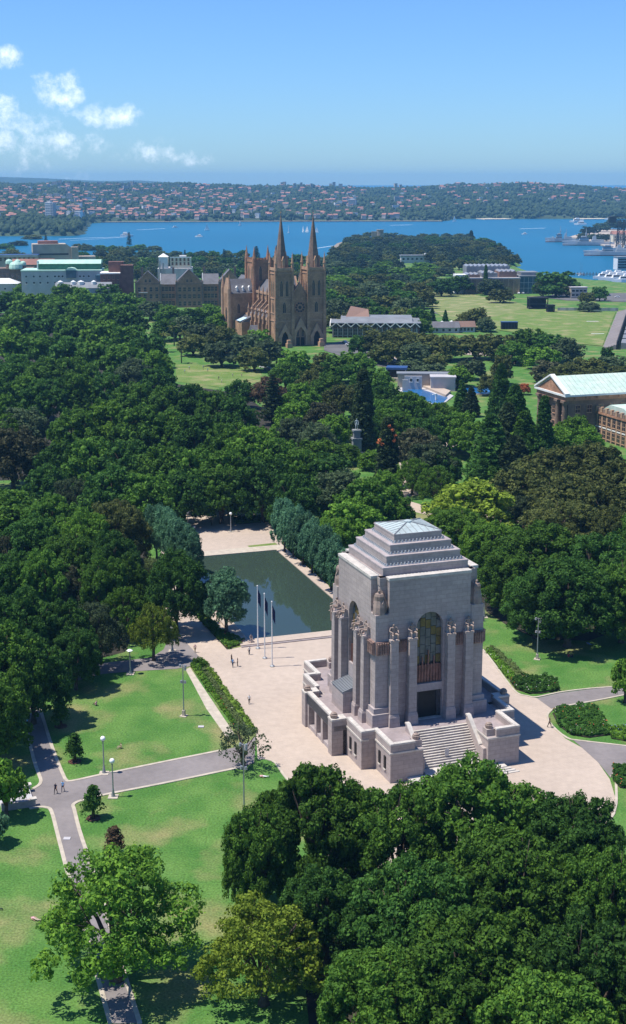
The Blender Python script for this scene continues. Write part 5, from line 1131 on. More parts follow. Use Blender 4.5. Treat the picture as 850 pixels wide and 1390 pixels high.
# -- round the cathedral lawn
zone('tree by the small lawn', 'trees before the cathedral', [('fig', 205, 408, 40, 13, 'grey'), ('fig', 188, 404, 34, 12), ('fig', 228, 414, 40, 12, 'fig'), ('fig', 258, 418, 44, 13, 'deep'), ('fig', 285, 412, 44, 13, 'bright'), ('fig', 300, 424, 44, 13, 'bright'), ('fig', 244, 430, 44, 13, 'grey'), ('fig', 222, 432, 38, 13),
    ('fig', 276, 438, 48, 13, 'grey'), ('fig', 305, 442, 48, 13, 'olive'), ('fig', 332, 452, 46, 13, 'grey'), ('fig', 352, 446, 36, 12, 'bright'), ('fig', 365, 458, 50, 14, 'grey'), ('fig', 262, 452, 44, 12, 'olive'), ('fig', 300, 462, 50, 13, 'grey'), ('fig', 345, 470, 46, 12, 'olive'),
    ('palm', 236, 440, 20, 12, 'olive', 'tall palm in the row behind the small lawn'), ('palm', 250, 447, 20, 12, 'olive', 'shorter palm in the row behind the small lawn'), ('palm', 222, 450, 20, 11, 'olive', 'palm nearest the dark wood by the small lawn'), ('palm', 246, 466, 18, 10, 'olive', 'palm at the back corner of the small lawn'),
    ('fig', 400, 474, 46, 13, 'bright'), ('fig', 388, 490, 46, 13), ('fig', 365, 512, 46, 13, 'red'), ('pine', 370, 505, 40, 20, 'dark', 'dark layered pine beside the reddish tree below the lawn'), ('fig', 325, 514, 38, 12, 'deep'), ('fig', 408, 520, 56, 15, 'bright'), ('fig', 400, 545, 56, 13, 'bright'), ('fig', 424, 500, 46, 14, 'olive'),
    ('fig', 440, 478, 46, 12, 'olive'), ('fig', 462, 482, 50, 13), ('fig', 445, 508, 54, 14), ('fig', 482, 478, 56, 14), ('fig', 466, 520, 54, 14, 'olive'), ('fig', 440, 545, 56, 14, 'brown'), ('fig', 505, 498, 56, 14), ('fig', 522, 521, 56, 15, 'deep'), ('fig', 555, 532, 50, 14), ('fig', 520, 540, 56, 14),
    ('fig', 398, 568, 60, 13, 'grey'), ('fig', 430, 575, 56, 14, 'grey'), ('fig', 455, 560, 50, 12, 'bright'), ('fig', 545, 560, 56, 13), ('fig', 580, 552, 46, 12, 'deep'), ('fig', 500, 560, 40, 12, 'deep')])
# -- centre, behind the memorial
T('cypress', 493, 497, 34, 30, 'dark', 'tall dark columnar cypress beside the monument column', 'trees in the centre')
fl = T('cypress', 527, 563, 34, 22, 'dark', 'narrow dark conifer with orange flowers in the centre', 'trees in the centre'); fl.rotation_euler.z = 0
_r = np.random.default_rng(4); _c = np.array([(-2.6, -2.4, 15.4), (-1.9, -2.6, 14.2), (1.2, -2.2, 18.5), (.3, -2.0, 19.6), (2.2, -2.3, 16.8), (1.9, -2.4, 15.2), (-3.0, -1.8, 14.6)]); place('flowers', quads_mesh('flame_flowers', leaf_arrays(_r, _c, np.full(7, .6), 26, .24), LEAF['flame']), fl)
zone('tree in the park behind the memorial', 'trees in the centre', [('fig', 430, 596, 76, 12, 'bright'), ('fig', 440, 618, 84, 14, 'deep'), ('fig', 460, 640, 86, 15, 'grey'), ('fig', 500, 650, 84, 15), ('fig', 522, 640, 50, 11, 'bright'), ('fig', 478, 676, 90, 14, 'bright'), ('fig', 540, 672, 50, 11),
    ('fig', 568, 582, 66, 14, 'brown'), ('fig', 584, 600, 70, 14, 'grey'), ('fig', 602, 610, 56, 12, 'deep'), ('open', 560, 622, 56, 11, 'bright'), ('open', 590, 632, 60, 12, 'bright'), ('fig', 612, 560, 60, 14), ('fig', 580, 566, 50, 13, 'deep'), ('fig', 625, 556, 56, 14, 'bright'), ('fig', 640, 570, 52, 13, 'bright'),
    ('fig', 640, 655, 115, 14, 'lime', 'broad yellow green dome behind the memorial roof'), ('fig', 620, 688, 100, 14, 'bright', 'bright green dome just right of the memorial roof'), ('fig', 670, 705, 90, 14, 'bright'), ('fig', 512, 555, 34, 12, 'bright'), ('fig', 450, 700, 70, 12, 'bright')])
# -- conifers in front of the museum
zone('conifer before the museum', 'conifers before the museum', [('conifer', 681, 492, 40, 24, 'deep', 'tallest dark conifer in the group before the museum'), ('conifer', 700, 520, 60, 25), ('conifer', 690, 545, 66, 22, 'dark'), ('conifer', 668, 560, 66, 20), ('conifer', 712, 556, 60, 20, 'fig'), ('conifer', 660, 595, 60, 17), ('conifer', 700, 590, 70, 18, 'dark'), ('cypress', 740, 534, 28, 24, 'deep', 'pointed dark cypress in front of the museum portico'),
    ('conifer', 628, 518, 26, 13, 'deep'), ('conifer', 640, 524, 26, 12, 'dark'), ('conifer', 655, 622, 36, 12), ('conifer', 668, 632, 40, 10, 'fig')])
zone('leafy tree below the museum wing', 'trees by the museum', [('fig', 780, 562, 56, 13, 'bright'), ('fig', 762, 580, 56, 11, 'bright'), ('fig', 800, 580, 40, 10, 'bright'), ('fig', 725, 596, 50, 11, 'deep'), ('fig', 745, 590, 40, 10, 'fig')])
# -- big grey olive figs at right
zone('fig in the group below the museum', 'olive figs at right', [('fig', 750, 604, 100, 16, 'olive'), ('fig', 805, 600, 100, 17, 'olive'), ('fig', 845, 620, 90, 17, 'olive'), ('fig', 715, 628, 90, 15, 'olive'), ('fig', 770, 640, 110, 16, 'olive'), ('fig', 825, 655, 100, 16, 'olive'), ('fig', 765, 678, 110, 15, 'olive'), ('fig', 712, 672, 40, 9, 'grey'), ('fig', 838, 690, 80, 15, 'olive'), ('fig', 880, 640, 90, 16, 'olive'), ('fig', 860, 700, 80, 14, 'fig'), ('fig', 685, 648, 40, 9, 'deep')])
zone('fig on the lawn behind the memorial', 'dark figs at right', [('fig', 745, 712, 150, 18), ('fig', 815, 726, 130, 18, 'deep'), ('fig', 700, 738, 100, 15, 'fig'), ('fig', 775, 758, 140, 18, 'deep'), ('fig', 850, 760, 110, 17), ('fig', 730, 775, 90, 14, 'deep'), ('fig', 665, 735, 60, 10, 'fig'), ('fig', 648, 725, 50, 10, 'bright')])
T('small', 852, 895, 44, 8, 'bright', 'tree cut by the right photo edge above the flower beds', 'dark figs at right')
# -- belt of plane trees in front of the Domain
zone('tree before the sports field', 'belt before the sports field', [('fig', 512, 448, 52, 13, 'olive'), ('fig', 545, 444, 56, 14, 'olive'), ('fig', 580, 453, 56, 13, 'olive'), ('fig', 612, 455, 52, 13, 'olive'), ('fig', 645, 453, 52, 13, 'olive'), ('fig', 678, 452, 54, 14, 'olive'), ('fig', 722, 444, 58, 16), ('fig', 750, 452, 54, 14, 'deep'), ('fig', 772, 458, 46, 13, 'grey'),
    ('fig', 528, 462, 50, 12, 'olive'), ('fig', 565, 464, 50, 12, 'grey'), ('fig', 700, 462, 50, 12, 'fig'), ('fig', 736, 470, 50, 11, 'bright'), ('fig', 640, 486, 40, 10, 'grey'), ('fig', 682, 480, 30, 14, 'olive'), ('fig', 745, 488, 46, 11, 'brown'), ('fig', 770, 494, 56, 11, 'olive'), ('fig', 800, 486, 56, 11, 'olive'), ('fig', 830, 482, 50, 11, 'grey'), ('fig', 800, 500, 56, 10, 'olive'), ('fig', 845, 496, 46, 10, 'olive'), ('fig', 825, 470, 20, 10, 'deep'),
    ('fig', 620, 498, 50, 9, 'bright'), ('fig', 668, 508, 40, 9, 'olive'), ('fig', 590, 480, 40, 9, 'olive'), ('fig', 560, 488, 40, 7, 'grey'), ('fig', 585, 494, 44, 6, 'grey'), ('fig', 488, 454, 30, 11, 'deep'), ('palm', 497, 440, 26, 9, 'olive', 'palm before the zigzag eaves of the school'), ('palm', 507, 446, 20, 8, 'olive', 'smaller palm before the zigzag eaves of the school')])
T('small', 564.7, 442, 15, 5, 'yellow', 'small tree of golden yellow flowers beside the pavilions', 'trees by the meadow'); T('fig_mid', 712, 520, 18, 5, 'flame', 'orange red flowering shrub left of the museum roof', 'trees by the museum')
# -- Domain and gardens
zone('tree on the meadow beyond the school', 'trees by the meadow', [('fig', 600, 378, 42, 15, 'deep'), ('fig', 622, 374, 44, 16, 'deep'), ('fig', 668, 378, 40, 14, 'grey'), ('fig', 680, 392, 36, 11, 'olive'), ('conifer', 587, 417, 12, 11, 'deep', 'left one of two small dark conifers on the meadow edge'), ('conifer', 605, 420, 9, 9, 'deep', 'right and smaller one of two dark conifers on the meadow edge'), ('fig', 568, 420, 36, 12, 'bright'), ('fig', 645, 418, 44, 13, 'olive'), ('fig', 660, 430, 30, 9, 'grey'), ('fig', 630, 428, 30, 9, 'olive'), ('cypress', 660, 358, 8, 26, 'deep', 'single dark cypress before the art gallery wall')])
zone('tree right of the art gallery', 'trees by the art gallery', [('fig', 756, 367, 62, 22, 'deep'), ('fig', 738, 380, 34, 14, 'grey'), ('fig', 770, 384, 34, 12, 'olive'), ('fig', 815, 388, 24, 12, 'deep'), ('fig', 797, 396, 24, 9, 'olive'), ('fig', 800, 410, 30, 7, 'grey')])
zone('garden tree right of the spires', 'garden trees right of the cathedral', [('fig', 458, 372, 50, 15, 'bright'), ('fig', 490, 366, 48, 15), ('fig', 520, 358, 50, 15, 'fig'), ('fig', 550, 362, 48, 15, 'bright'), ('fig', 575, 356, 44, 14), ('fig', 470, 388, 50, 15, 'olive'), ('fig', 505, 384, 50, 15, 'grey'), ('fig', 538, 380, 50, 15, 'fig'), ('fig', 566, 384, 46, 14, 'olive'), ('fig', 456, 406, 46, 14, 'grey'), ('fig', 490, 402, 52, 15, 'deep'), ('fig', 524, 400, 52, 15, 'olive'),
    ('fig', 556, 404, 48, 14, 'grey'), ('fig', 460, 424, 44, 12, 'olive'), ('fig', 545, 416, 46, 13, 'olive'), ('fig', 582, 400, 24, 9), ('fig', 516, 416, 44, 13, 'deep'), ('fig', 575, 432, 30, 10, 'bright'), ('fig', 548, 394, 40, 14, 'deep'), ('palm', 590, 372, 14, 12), ('palm', 583, 378, 12, 11), ('fig', 604, 362, 30, 10, 'grey'), ('fig', 585, 364, 30, 11, 'olive'), ('fig', 490, 420, 36, 9, 'deep'), ('fig', 450, 392, 34, 14)])
# -- headland
hr = random.Random(3); hl = []
def crest(x): return float(np.interp(x, [452, 462, 480, 515, 560, 600, 640, 665, 680, 692], [340, 325, 318, 312.5, 318, 313, 316, 324, 333, 345]))
y = 312.
for y in (316, 320, 324.5, 329, 334, 339.5, 345.5, 352):
    x = 452 + hr.uniform(0, 10)
    while x < 697:
        c = crest(x)
        if y > c - 2 and not (y > 340 and 540 < x < 588) and not (505 < x < 522 and y < 318): hl.append((max(y, c) + hr.uniform(-1.5, 1.5), x))
        x += hr.uniform(12, 19)
for y, x in hl: T('fig_low', x, y, hr.uniform(19, 27), hr.uniform(11, 16), hr.choice(['far', 'olive', 'olive', 'grey', 'deep', 'far']), 'rounded dull tree on the wooded headland in the harbour', 'trees on the headland')
for y in (354, 362, 371, 381, 392, 404, 416):
    x = 450 + hr.uniform(0, 12)
    while x < (602 if y < 380 else 585 if y < 395 else 568):
        if not (y < 356 and 538 < x < 590) and not (y > 408 and 480 < x < 500): T('fig_low', x, y, hr.uniform(30, 42), hr.uniform(11, 15), hr.choice(['far', 'olive', 'grey', 'deep', 'fig', 'bright']), 'rounded garden tree between the spires and the meadow', 'trees of the far garden')
        x += hr.uniform(22, 34)
T('fig', 570, 541, 44, 9, 'fig', 'dark green tree in front of the blue swimming pool'); T('fig', 598, 545, 42, 9, 'bright', 'bright green tree at the near right end of the swimming pool'); T('fig', 545, 548, 40, 10, 'deep', 'very dark tree below and left of the swimming pool')
T('fig', 468, 602, 44, 7, 'bright', 'small bright tree left of the stone monument column'); T('fig', 505, 612, 40, 6, 'bright', 'low bright tree between the two dark columnar conifers'); T('fig', 560, 532, 36, 8, 'deep', 'small dark tree left of the blue swimming pool')
T('cypress', 640, 312, 8, 22, 'dark', 'spiky dark tree on the headland skyline', 'trees on the headland')
# -- trees along the near shore, behind the buildings
for y in (333, 340, 347, 355, 364):
    x = 112 + hr.uniform(0, 10)
    while x < 462:
        if not (y < 338 and x > 215) and not (y < 345 and x > 330) and not (y > 358 and x < 180):
            T('fig_low', x, y + hr.uniform(-2, 2), hr.uniform(22, 32), hr.uniform(12, 16), hr.choice(['far', 'olive', 'deep', 'fig', 'grey']), 'rounded tree on the shore behind the stone buildings', 'trees along the shore')
        x += hr.uniform(15, 24)
for x, y, w_, h in ((175, 314, 9, 28), (251, 338, 9, 22), (304, 337, 9, 20), (376, 332, 12, 20), (348, 333, 14, 20), (62, 318, 8, 18)): T('pine', x, y, w_, h, 'dark', 'dark spiky pine standing against the blue harbour', 'spiky pines on the shore')
for x, y in ((311, 342), (323, 343), (332, 344)): T('palm', x, y, 8, 14, 'olive', 'small palm silhouette on the harbour shore', 'palms on the shore')
for x, y, w_, h in ((15, 338, 36, 14), (30, 345, 30, 12), (8, 352, 30, 12), (25, 326, 30, 14), (5, 330, 34, 14), (45, 318, 30, 14), (110, 330, 30, 14), (120, 346, 34, 14), (135, 350, 30, 12)): T('fig_low', x, y, w_, h, hr.choice(['far', 'deep', 'olive']), 'dull green tree near the left edge behind the city blocks', 'trees at the far left')

# ---- trees that would share a label say which row and place of their wood they stand in
ORD = ('first', 'second', 'third', 'fourth', 'fifth', 'sixth', 'seventh', 'eighth', 'ninth', 'tenth', 'eleventh', 'twelfth')
def number_rows():
    groups = {}
    for o in scn.objects:
        if o.parent is None and o.get('category') == 'tree' and o.get('group') and o['group'] not in ('trees on the headland', 'trees along the shore', 'trees on the naval headland', 'palms on the shore', 'spiky pines on the shore'): groups.setdefault(o['group'], []).append(o)
    for g, os_ in groups.items():
        cnt = {}
        for o in os_: cnt[o['label']] = cnt.get(o['label'], 0) + 1
        os_.sort(key=lambda o: o.location.y); n = len(os_); nr = max(1, round((n / 1.6) ** .5)); per = math.ceil(n / nr)
        for r in range(nr):
            row = sorted(os_[r * per:(r + 1) * per], key=lambda o: o.location.x / o.location.y)
            for k, o in enumerate(row):
                if cnt[o['label']] > 1:
                    l = o['label'].replace('broad ', '').replace('spreading ', '')
                    o['label'] = '%s, %s from left, %s' % (l, ORD[k], ('%s row' % ('nearest', 'second', 'third', 'fourth', 'fifth', 'sixth', 'seventh', 'eighth')[r]) if nr > 1 else 'only row')
number_rows()
# ================================================================== park furniture and people
def flagpole(px, lab, h):
    o = thing('flagpole', lab, 'flagpole', tuple(G(*px)), R(20), 'three flagpoles by the pool')
    MB().tube([(0, 0, 0), (0, 0, h * .5), (0, 0, h)], [.14, .11, .07], 8).ball(0, 0, h + .12, .16).build('pole', 'white', o); MB().lathe([(.5, 0), (.5, .2), (.25, .35)], n=8).build('base', 'steel', o)
    f = MB(); n = 7
    for i in range(n):
        x0, x1 = .1 + .09 * i, .1 + .09 * (i + 1); y0, y1 = .12 * math.sin(i * 1.9), .12 * math.sin((i + 1) * 1.9); t0, t1 = h - .5 - i * .22, h - .5 - (i + 1) * .22
        f.add([(x0, y0, t0 - 2.9), (x1, y1, t1 - 2.6), (x1, y1, t1), (x0, y0, t0), (x0, y0 + .03, t0 - 2.9), (x1, y1 + .03, t1 - 2.6), (x1, y1 + .03, t1), (x0, y0 + .03, t0)], [(0, 1, 2, 3), (7, 6, 5, 4), (0, 4, 5, 1), (3, 2, 6, 7), (1, 5, 6, 2), (0, 3, 7, 4)])
    f.build('flag', 'navyflag', o)
flagpole((350.2, 880.5), 'left flagpole of three, nearest the pool with dark furled flag', 13.2); flagpole((359.6, 894), 'middle flagpole of three with dark furled flag', 13.4); flagpole((369.6, 905), 'right flagpole of three, farthest from the pool', 13.2)
def flood(px, lab, h, cat='light pole'):
    o = thing('light_pole', lab, cat, tuple(G(*px)), R(-20), 'tall light poles with spotlights')
    MB().tube([(0, 0, .4), (0, 0, h)], [.13, .09], 8).build('pole', 'steel', o); MB().box(-.6, .6, -.6, .6, 0, .12).box(-.25, .25, -.25, .25, .12, 1.1).build('base', 'kerb', o)
    for k, (z, x) in enumerate(((h - .1, -.5), (h - .1, .5), (h - .6, .45), (h * .68, .35), (h * .68, -.35))):
        l = MB().tube([(0, 0, z), (x * .7, 0, z)], [.05, .05], 5).cone(x, 0, z - .3, z + .15, .26, .2, 8); l.build('spotlight', 'steel', o)
flood((249.6, 972), 'tall light pole with spotlights standing on the upper left lawn', 9.6); flood((331.5, 1108), 'tall light pole with spotlights below the bare branched tree', 11.6); flood((729.3, 895), 'tall light pole with spotlights on the right lawn', 8.6)
GL = MB().ball(0, 0, 0, .42, n=12).mesh('globe', ['globe'], True)
def lamp(px, lab, h=5.6, flat=False):
    o = thing('lamp_post', lab, 'lamp', tuple(G(*px)), 0, 'park lamp posts')
    MB().lathe([(.34, .1), (.3, .3), (.2, .9), (.15, 1.3), (.12, 1.4), (.09, h - .5), (.16, h - .45), (.16, h - .3)], n=8).build('post', 'steel', o); MB().box(-.75, .75, -.75, .75, 0, .12).build('base', 'kerb', o)
    if flat: MB().lathe([(.1, h - .3), (.55, h - .1), (.6, h), (.3, h + .2), (.02, h + .25)], n=12).build('lamp_head', 'globe', o)
    else: place('globe', GL, o, (0, 0, h + .1))
lamp((141.3, 1050), 'white globe lamp post above the path on the upper lawn edge', 5.9); lamp((153.8, 1082), 'white globe lamp post below the path on the lower lawn edge', 5.9)
lamp((177, 915), 'flat headed lamp post by the shaded path at the lawn top', 4.8, True); lamp((657.5, 838), 'flat headed lamp post just right of the memorial', 5.4, True); lamp((313.5, 722), 'lamp post on the paving beyond the pool', 5.0); lamp((234, 884), 'dark lamp post beside the small yellow green tree', 5, True)
lamp((26.5, 982), 'lamp post in the shade by the left path', 6, True); lamp((255, 720), 'lamp post in shade at the end of the left plane trees', 5)
lamp((211, 516), 'pale lamp post at the left end of the small lawn', 9, True)
def person(pose, px, shirt, trousers, lab, rot=0., k=1.0, z=0.0):
    o = place('person', FIG[pose], None, tuple(G(*px) + Vector((0, 0, .06 + z))), R(rot), 1.08 * k); tag(o, lab, 'person')
    for i, c in ((2, shirt), (3, trousers)): o.material_slots[i].link = 'OBJECT'; o.material_slots[i].material = CL[c]
person('walk', (75.8, 1078), 'navy', 'black', 'person in dark navy clothes walking at the path junction', 160); person('walk', (85.6, 1075), 'skyblue', 'navy', 'person in light blue shirt walking at the path junction', 170)
person('sit', (164.5, 1016), 'beige', 'beige', 'person with bare skin sitting on the sunny upper lawn', 120)
person('stand', (338.5, 889), 'whiteshirt', 'navy', 'person in white top near the foot of the flagpoles', 40); person('stand', (314.5, 900), 'black', 'black', 'person in black at the back of the trio on the plaza', -60); person('walk', (316.2, 906), 'skyblue', 'navy', 'person in pale blue, nearest of the trio on the plaza', 20); person('stand', (322.7, 905), 'black', 'black', 'person in dark clothes at the right of the trio on the plaza', 90)
person('walk', (338.5, 956), 'whiteshirt', 'black', 'person in white shirt and black trousers alone on the plaza', 10); person('walk', (265, 886), 'pink', 'khaki', 'person at the head of the hedge on the promenade', 200)
person('walk', (746, 988), 'black', 'black', 'person in dark suit striding beside the right flower bed', -80, 1.1); person('walk', (37.6, 987), 'skyblue', 'navy', 'person in pale blue walking on the shaded left path', 170)
person('sit', (131, 958), 'pink', 'navy', 'person sitting at the shade edge on the upper lawn', 60); person('lie', (4, 1236), 'skyblue', 'navy', 'person lying on the grass at the left photo edge', 75); person('lie', (56, 1252), 'pink', 'beige', 'person lying on grass beside the wide bright tree', 60); person('sit', (72, 1263), 'navy', 'navy', 'person in dark blue sitting under the wide bright tree', 30)
person('sit', (772, 893), 'redshirt', 'khaki', 'person in red sitting on the right lawn', 0); person('sit', (777, 893), 'black', 'navy', 'person in black sitting on the right lawn beside one in red', 40); person('lie', (804, 877), 'skyblue', 'skyblue', 'person in blue lying in the shade on the right lawn', 30)
person('lie', (366, 1056), 'pink', 'whiteshirt', 'person lying in the thin shade of the bare branched tree', 80); person('stand', (233.5, 826), 'redshirt', 'black', 'person in red on the promenade behind the dark tree', 0); person('sit', (440, 788), 'teal', 'navy', 'person in bright blue sitting at the right side of the pool', 100)
person('stand', (287, 714), 'black', 'black', 'person standing in shade beyond the pool, left one', 0); person('walk', (264, 722), 'whiteshirt', 'black', 'person walking in shade beyond the pool', 20); person('stand', (545, 660), 'black', 'navy', 'person in black on the pink path in the centre', 0); person('sit', (560, 660), 'whiteshirt', 'beige', 'person sitting beside the pink path in the centre', 0)
for k, (x, y, s) in enumerate(((257, 502, 'whiteshirt'), (276, 501, 'skyblue'), (304, 499, 'whiteshirt'), (251, 507, 'skyblue'), (282, 505, 'teal'), (297, 516, 'black'), (316, 512, 'whiteshirt'), (301, 520, 'whiteshirt'), (328, 512, 'beige'))):
    person('stand', (x, y), s, 'beige', ('person in white at the back left of the small lawn', 'person in blue at the back of the small lawn', 'person in white at the back of the small lawn', 'person in blue at the left of the small lawn', 'person in teal in the middle of the small lawn', 'person in black at the front of the small lawn', 'person in white in the middle of the small lawn', 'person in white at the front of the small lawn', 'person in beige at the right of the small lawn')[k], 40 * k, 1.1)
# bronze figure at the pool corner
st = thing('bronze_sculpture', 'small dark brown statue on a plinth at the near pool corner', 'statue', tuple(G(341, 874)), R(200))
MB().box(-.6, .6, -.5, .5, 0, .5).build('plinth', 'statue', st); place('figure', SEATED, st, (0, -.1, .5), 0, 1.25)
# monument column with figure
mo = thing('monument', 'grey stone monument with a bronze figure beside the tall cypress', 'monument', tuple(G(484, 622)), R(10))
MB().box(-2.6, 2.6, -2.6, 2.6, 0, 1.4).box(-2, 2, -2, 2, 1.4, 2.4).build('base', 'monument', mo); MB().box(-1.5, 1.5, -1.5, 1.5, 2.4, 6.6, 0, .1, .1).box(-1.7, 1.7, -1.7, 1.7, 6.6, 7.2).box(-1.1, 1.1, -1.1, 1.1, 7.2, 9.4).box(-1.4, 1.4, -1.4, 1.4, 9.4, 10).build('shaft', 'monument', mo)
mf = FIG['walk'].copy(); mf.materials.clear(); mf.materials.append(MT['verdigris']); mf.polygons.foreach_set('material_index', [0] * len(mf.polygons)); place('figure', mf, mo, (0, 0, 10), R(160), 2.3)
# stone steps down from the left path
ss = thing('garden_steps', 'short flight of stone steps with side walls beside the left path', 'steps', tuple(G(42, 1084)), R(20))
for k in range(6): MB().box(-.75 - k * .8, -.0 - k * .8 if k else .1, -2.3, 2.3, -.02, .75 - k * .12).build('step', 'palegrey', ss)
for s in (-1, 1): MB().box(-4.8, .3, s * 2.65 - .35, s * 2.65 + .35, 0, 1.1).build('side_wall', 'granite_plain', ss); MB().box(-.5, .5, s * 2.65 - .45, s * 2.65 + .45, 1.1, 1.3).build('cap', 'coping', ss)
# ---- hedges and beds: leaf sprays over a box or a mound, on a soil base
def hedge_mesh(name, poly, h, tint, seed, n=60, leaf=.13, clump=.42, dome=False):
    rng = np.random.default_rng(seed); P = [np.array(p) for p in poly]; bx = np.array([p[0] for p in P]); by = np.array([p[1] for p in P]); cs = []
    area = abs(sum(P[i][0] * P[(i + 1) % len(P)][1] - P[(i + 1) % len(P)][0] * P[i][1] for i in range(len(P)))) / 2
    def inside(x, y):
        c = False
        for i in range(len(P)):
            (x1, y1), (x2, y2) = P[i], P[i - 1]
            if (y1 > y) != (y2 > y) and x < (x2 - x1) * (y - y1) / (y2 - y1) + x1: c = not c
        return c
    while len(cs) < area * 3.2:
        x, y = rng.uniform(bx.min(), bx.max()), rng.uniform(by.min(), by.max())
        if inside(x, y): cs.append((x, y, h * rng.uniform(.35, .9)))
    return quads_mesh(name, leaf_arrays(rng, np.array(cs), clump * rng.uniform(.6, 1.2, len(cs)), n, leaf, up=.6), LEAF[tint])
def bed(nm, lab, cat, px, h, tint, seed, group=None, flowers=(), part_='foliage', clump=.42):
    poly = [tuple(G(*p)[:2]) for p in px]; c = np.mean(poly, 0); o = thing(nm, lab, cat, (c[0], c[1], 0), 0, group); loc = [(p[0] - c[0], p[1] - c[1]) for p in poly]
    q = place(part_, hedge_mesh(nm + '_foliage', loc, h, tint, seed, clump=clump), o); q['kind'] = 'stuff'
    MB().prism(loc, .05, .16).build('soil', 'soil', o); MB().prism([(x * .94, y * .94) for x, y in loc] if cat != 'hedge' else loc, .16, h * .6).build('core', LEAF[tint], o)
    rng = random.Random(seed)
    for (m, n, (x0, x1, y0, y1)) in flowers:
        f = MB()
        for _ in range(int(n * .55)):
            a, b, d = rng.choices(loc, k=3); u, v = rng.random() * .75, rng.random() * .25; g = Vector((a[0] + (b[0] - a[0]) * u + (d[0] - a[0]) * v + c[0], a[1] + (b[1] - a[1]) * u + (d[1] - a[1]) * v + c[1])); r = rng.uniform(.06, .13); f.ball(g.x - c[0], g.y - c[1], h * rng.uniform(.5, 1.0) + .1, r, n=4)
        q = f.build('flowers', m, o); q['kind'] = 'stuff'
    return o
bed('hedge', 'long clipped hedge nearest the plaza paving', 'hedge', [(276, 902), (280, 901), (349, 993), (342, 996)], .6, 'hedge', 1, 'parallel hedges along the plaza')
bed('hedge', 'middle low pale green strip between two hedges', 'hedge', [(269, 903), (276, 902), (339, 996), (329, 996)], .4, 'pale', 2, 'parallel hedges along the plaza', (('flower_white', 50, (272, 300, 905, 940)),))
bed('hedge', 'dark bushy hedge on the lawn side of the pale strip', 'hedge', [(259, 905), (268, 902), (326, 994), (321, 992)], .6, 'bright', 3, 'parallel hedges along the plaza', (('flower_red', 30, (285, 318, 935, 985)),))
bed('hedge', 'rounded dark shrub block at the top of the hedges', 'shrub', [(258, 903), (278, 898), (284, 906), (266, 910)], 1.1, 'fig', 4)
sheet('path', [(252, 909), (258, 906), (318, 996), (309, 1003), (280, 962)], .035, 'kerb')
bed('flower_bed', 'rounded shrub bed on the right lawn beside the memorial', 'flower bed', [(692, 925), (700, 936), (718, 942), (735, 942), (760, 937), (756, 925), (740, 919), (715, 919)], .8, 'deep', 5, None, (('flower_white', 50, (700, 760, 930, 943)), ('flower_red', 20, (690, 730, 925, 941))))
bed('flower_bed', 'narrow flower strip leading from the memorial wing to the round bed', 'flower bed', [(657, 882), (664, 882), (700, 921), (697, 926), (688, 920)], .7, 'bright', 6, None, (('flower_white', 40, (660, 690, 888, 920)),))
bed('flower_bed', 'long strip of paler shrubs behind the flower strip', 'flower bed', [(664, 880), (670, 880), (712, 916), (702, 920)], .6, 'pale', 16)
bed('flower_bed', 'large shrub bed between the two asphalt paths at right', 'flower bed', [(750, 969), (762, 962), (790, 960), (812, 962), (824, 985), (830, 998), (800, 1002), (775, 998), (758, 985)], .9, 'deep', 7, None, (('flower_white', 40, (776, 825, 990, 1002)), ('flower_orange', 60, (750, 790, 975, 998))))
bed('flower_bed', 'green bed with blue flowers at the right edge of the paths', 'flower bed', [(826, 990), (851, 990), (870, 992), (870, 1010), (830, 1003)], .9, 'bright', 8, None, (('flower_blue', 70, (822, 862, 984, 1006)),))
bed('flower_bed', 'small bed with orange flowers at the right edge of the curved paving', 'flower bed', [(832, 1042), (850, 1040), (868, 1044), (866, 1072), (842, 1070), (832, 1060)], .9, 'deep', 9, None, (('flower_orange', 60, (834, 862, 1058, 1072)),))
bed('flower_bed', 'long planting bed under the row of trees right of the pool', 'flower bed', [(382, 738), (390, 735), (470, 800), (500, 830), (494, 838), (462, 812)], .7, 'fig', 10, None, (('flower_red', 160, (388, 460, 742, 808)),))
bed('flower_bed', 'planting bed under the tree left of the pool', 'flower bed', [(262, 832), (272, 828), (300, 855), (332, 872), (328, 876), (308, 882)], .6, 'fig', 11, None, (('flower_red', 100, (268, 310, 832, 872)), ('flower_white', 30, (268, 310, 832, 872))))
sheet('lawn', [(336, 741), (374, 737), (380, 742), (342, 746)], .06, 'field'); sheet('lawn', [(300, 868), (330, 873), (338, 876), (310, 882)], .06, 'field')
bed('hedge', 'low hedge on the paving beyond the pool', 'hedge', [(316, 705), (372, 700), (374, 708), (320, 712)], .9, 'deep', 12)
# drains and covers on the paths and lawns
for (x, y, lab) in ((273, 987, 'small pale cover plate set in the upper lawn'), (572, 1204, 'small plate on the lower lawn'), (91, 1139, 'white scrap lying on the lower path')):
    if x > 500: continue
    tag(MB().box(-.5, .5, -.4, .4, 0, .08).build('cover_plate', 'palegrey', None, tuple(G(x, y) + Vector((0, 0, .06)))), lab, 'cover')
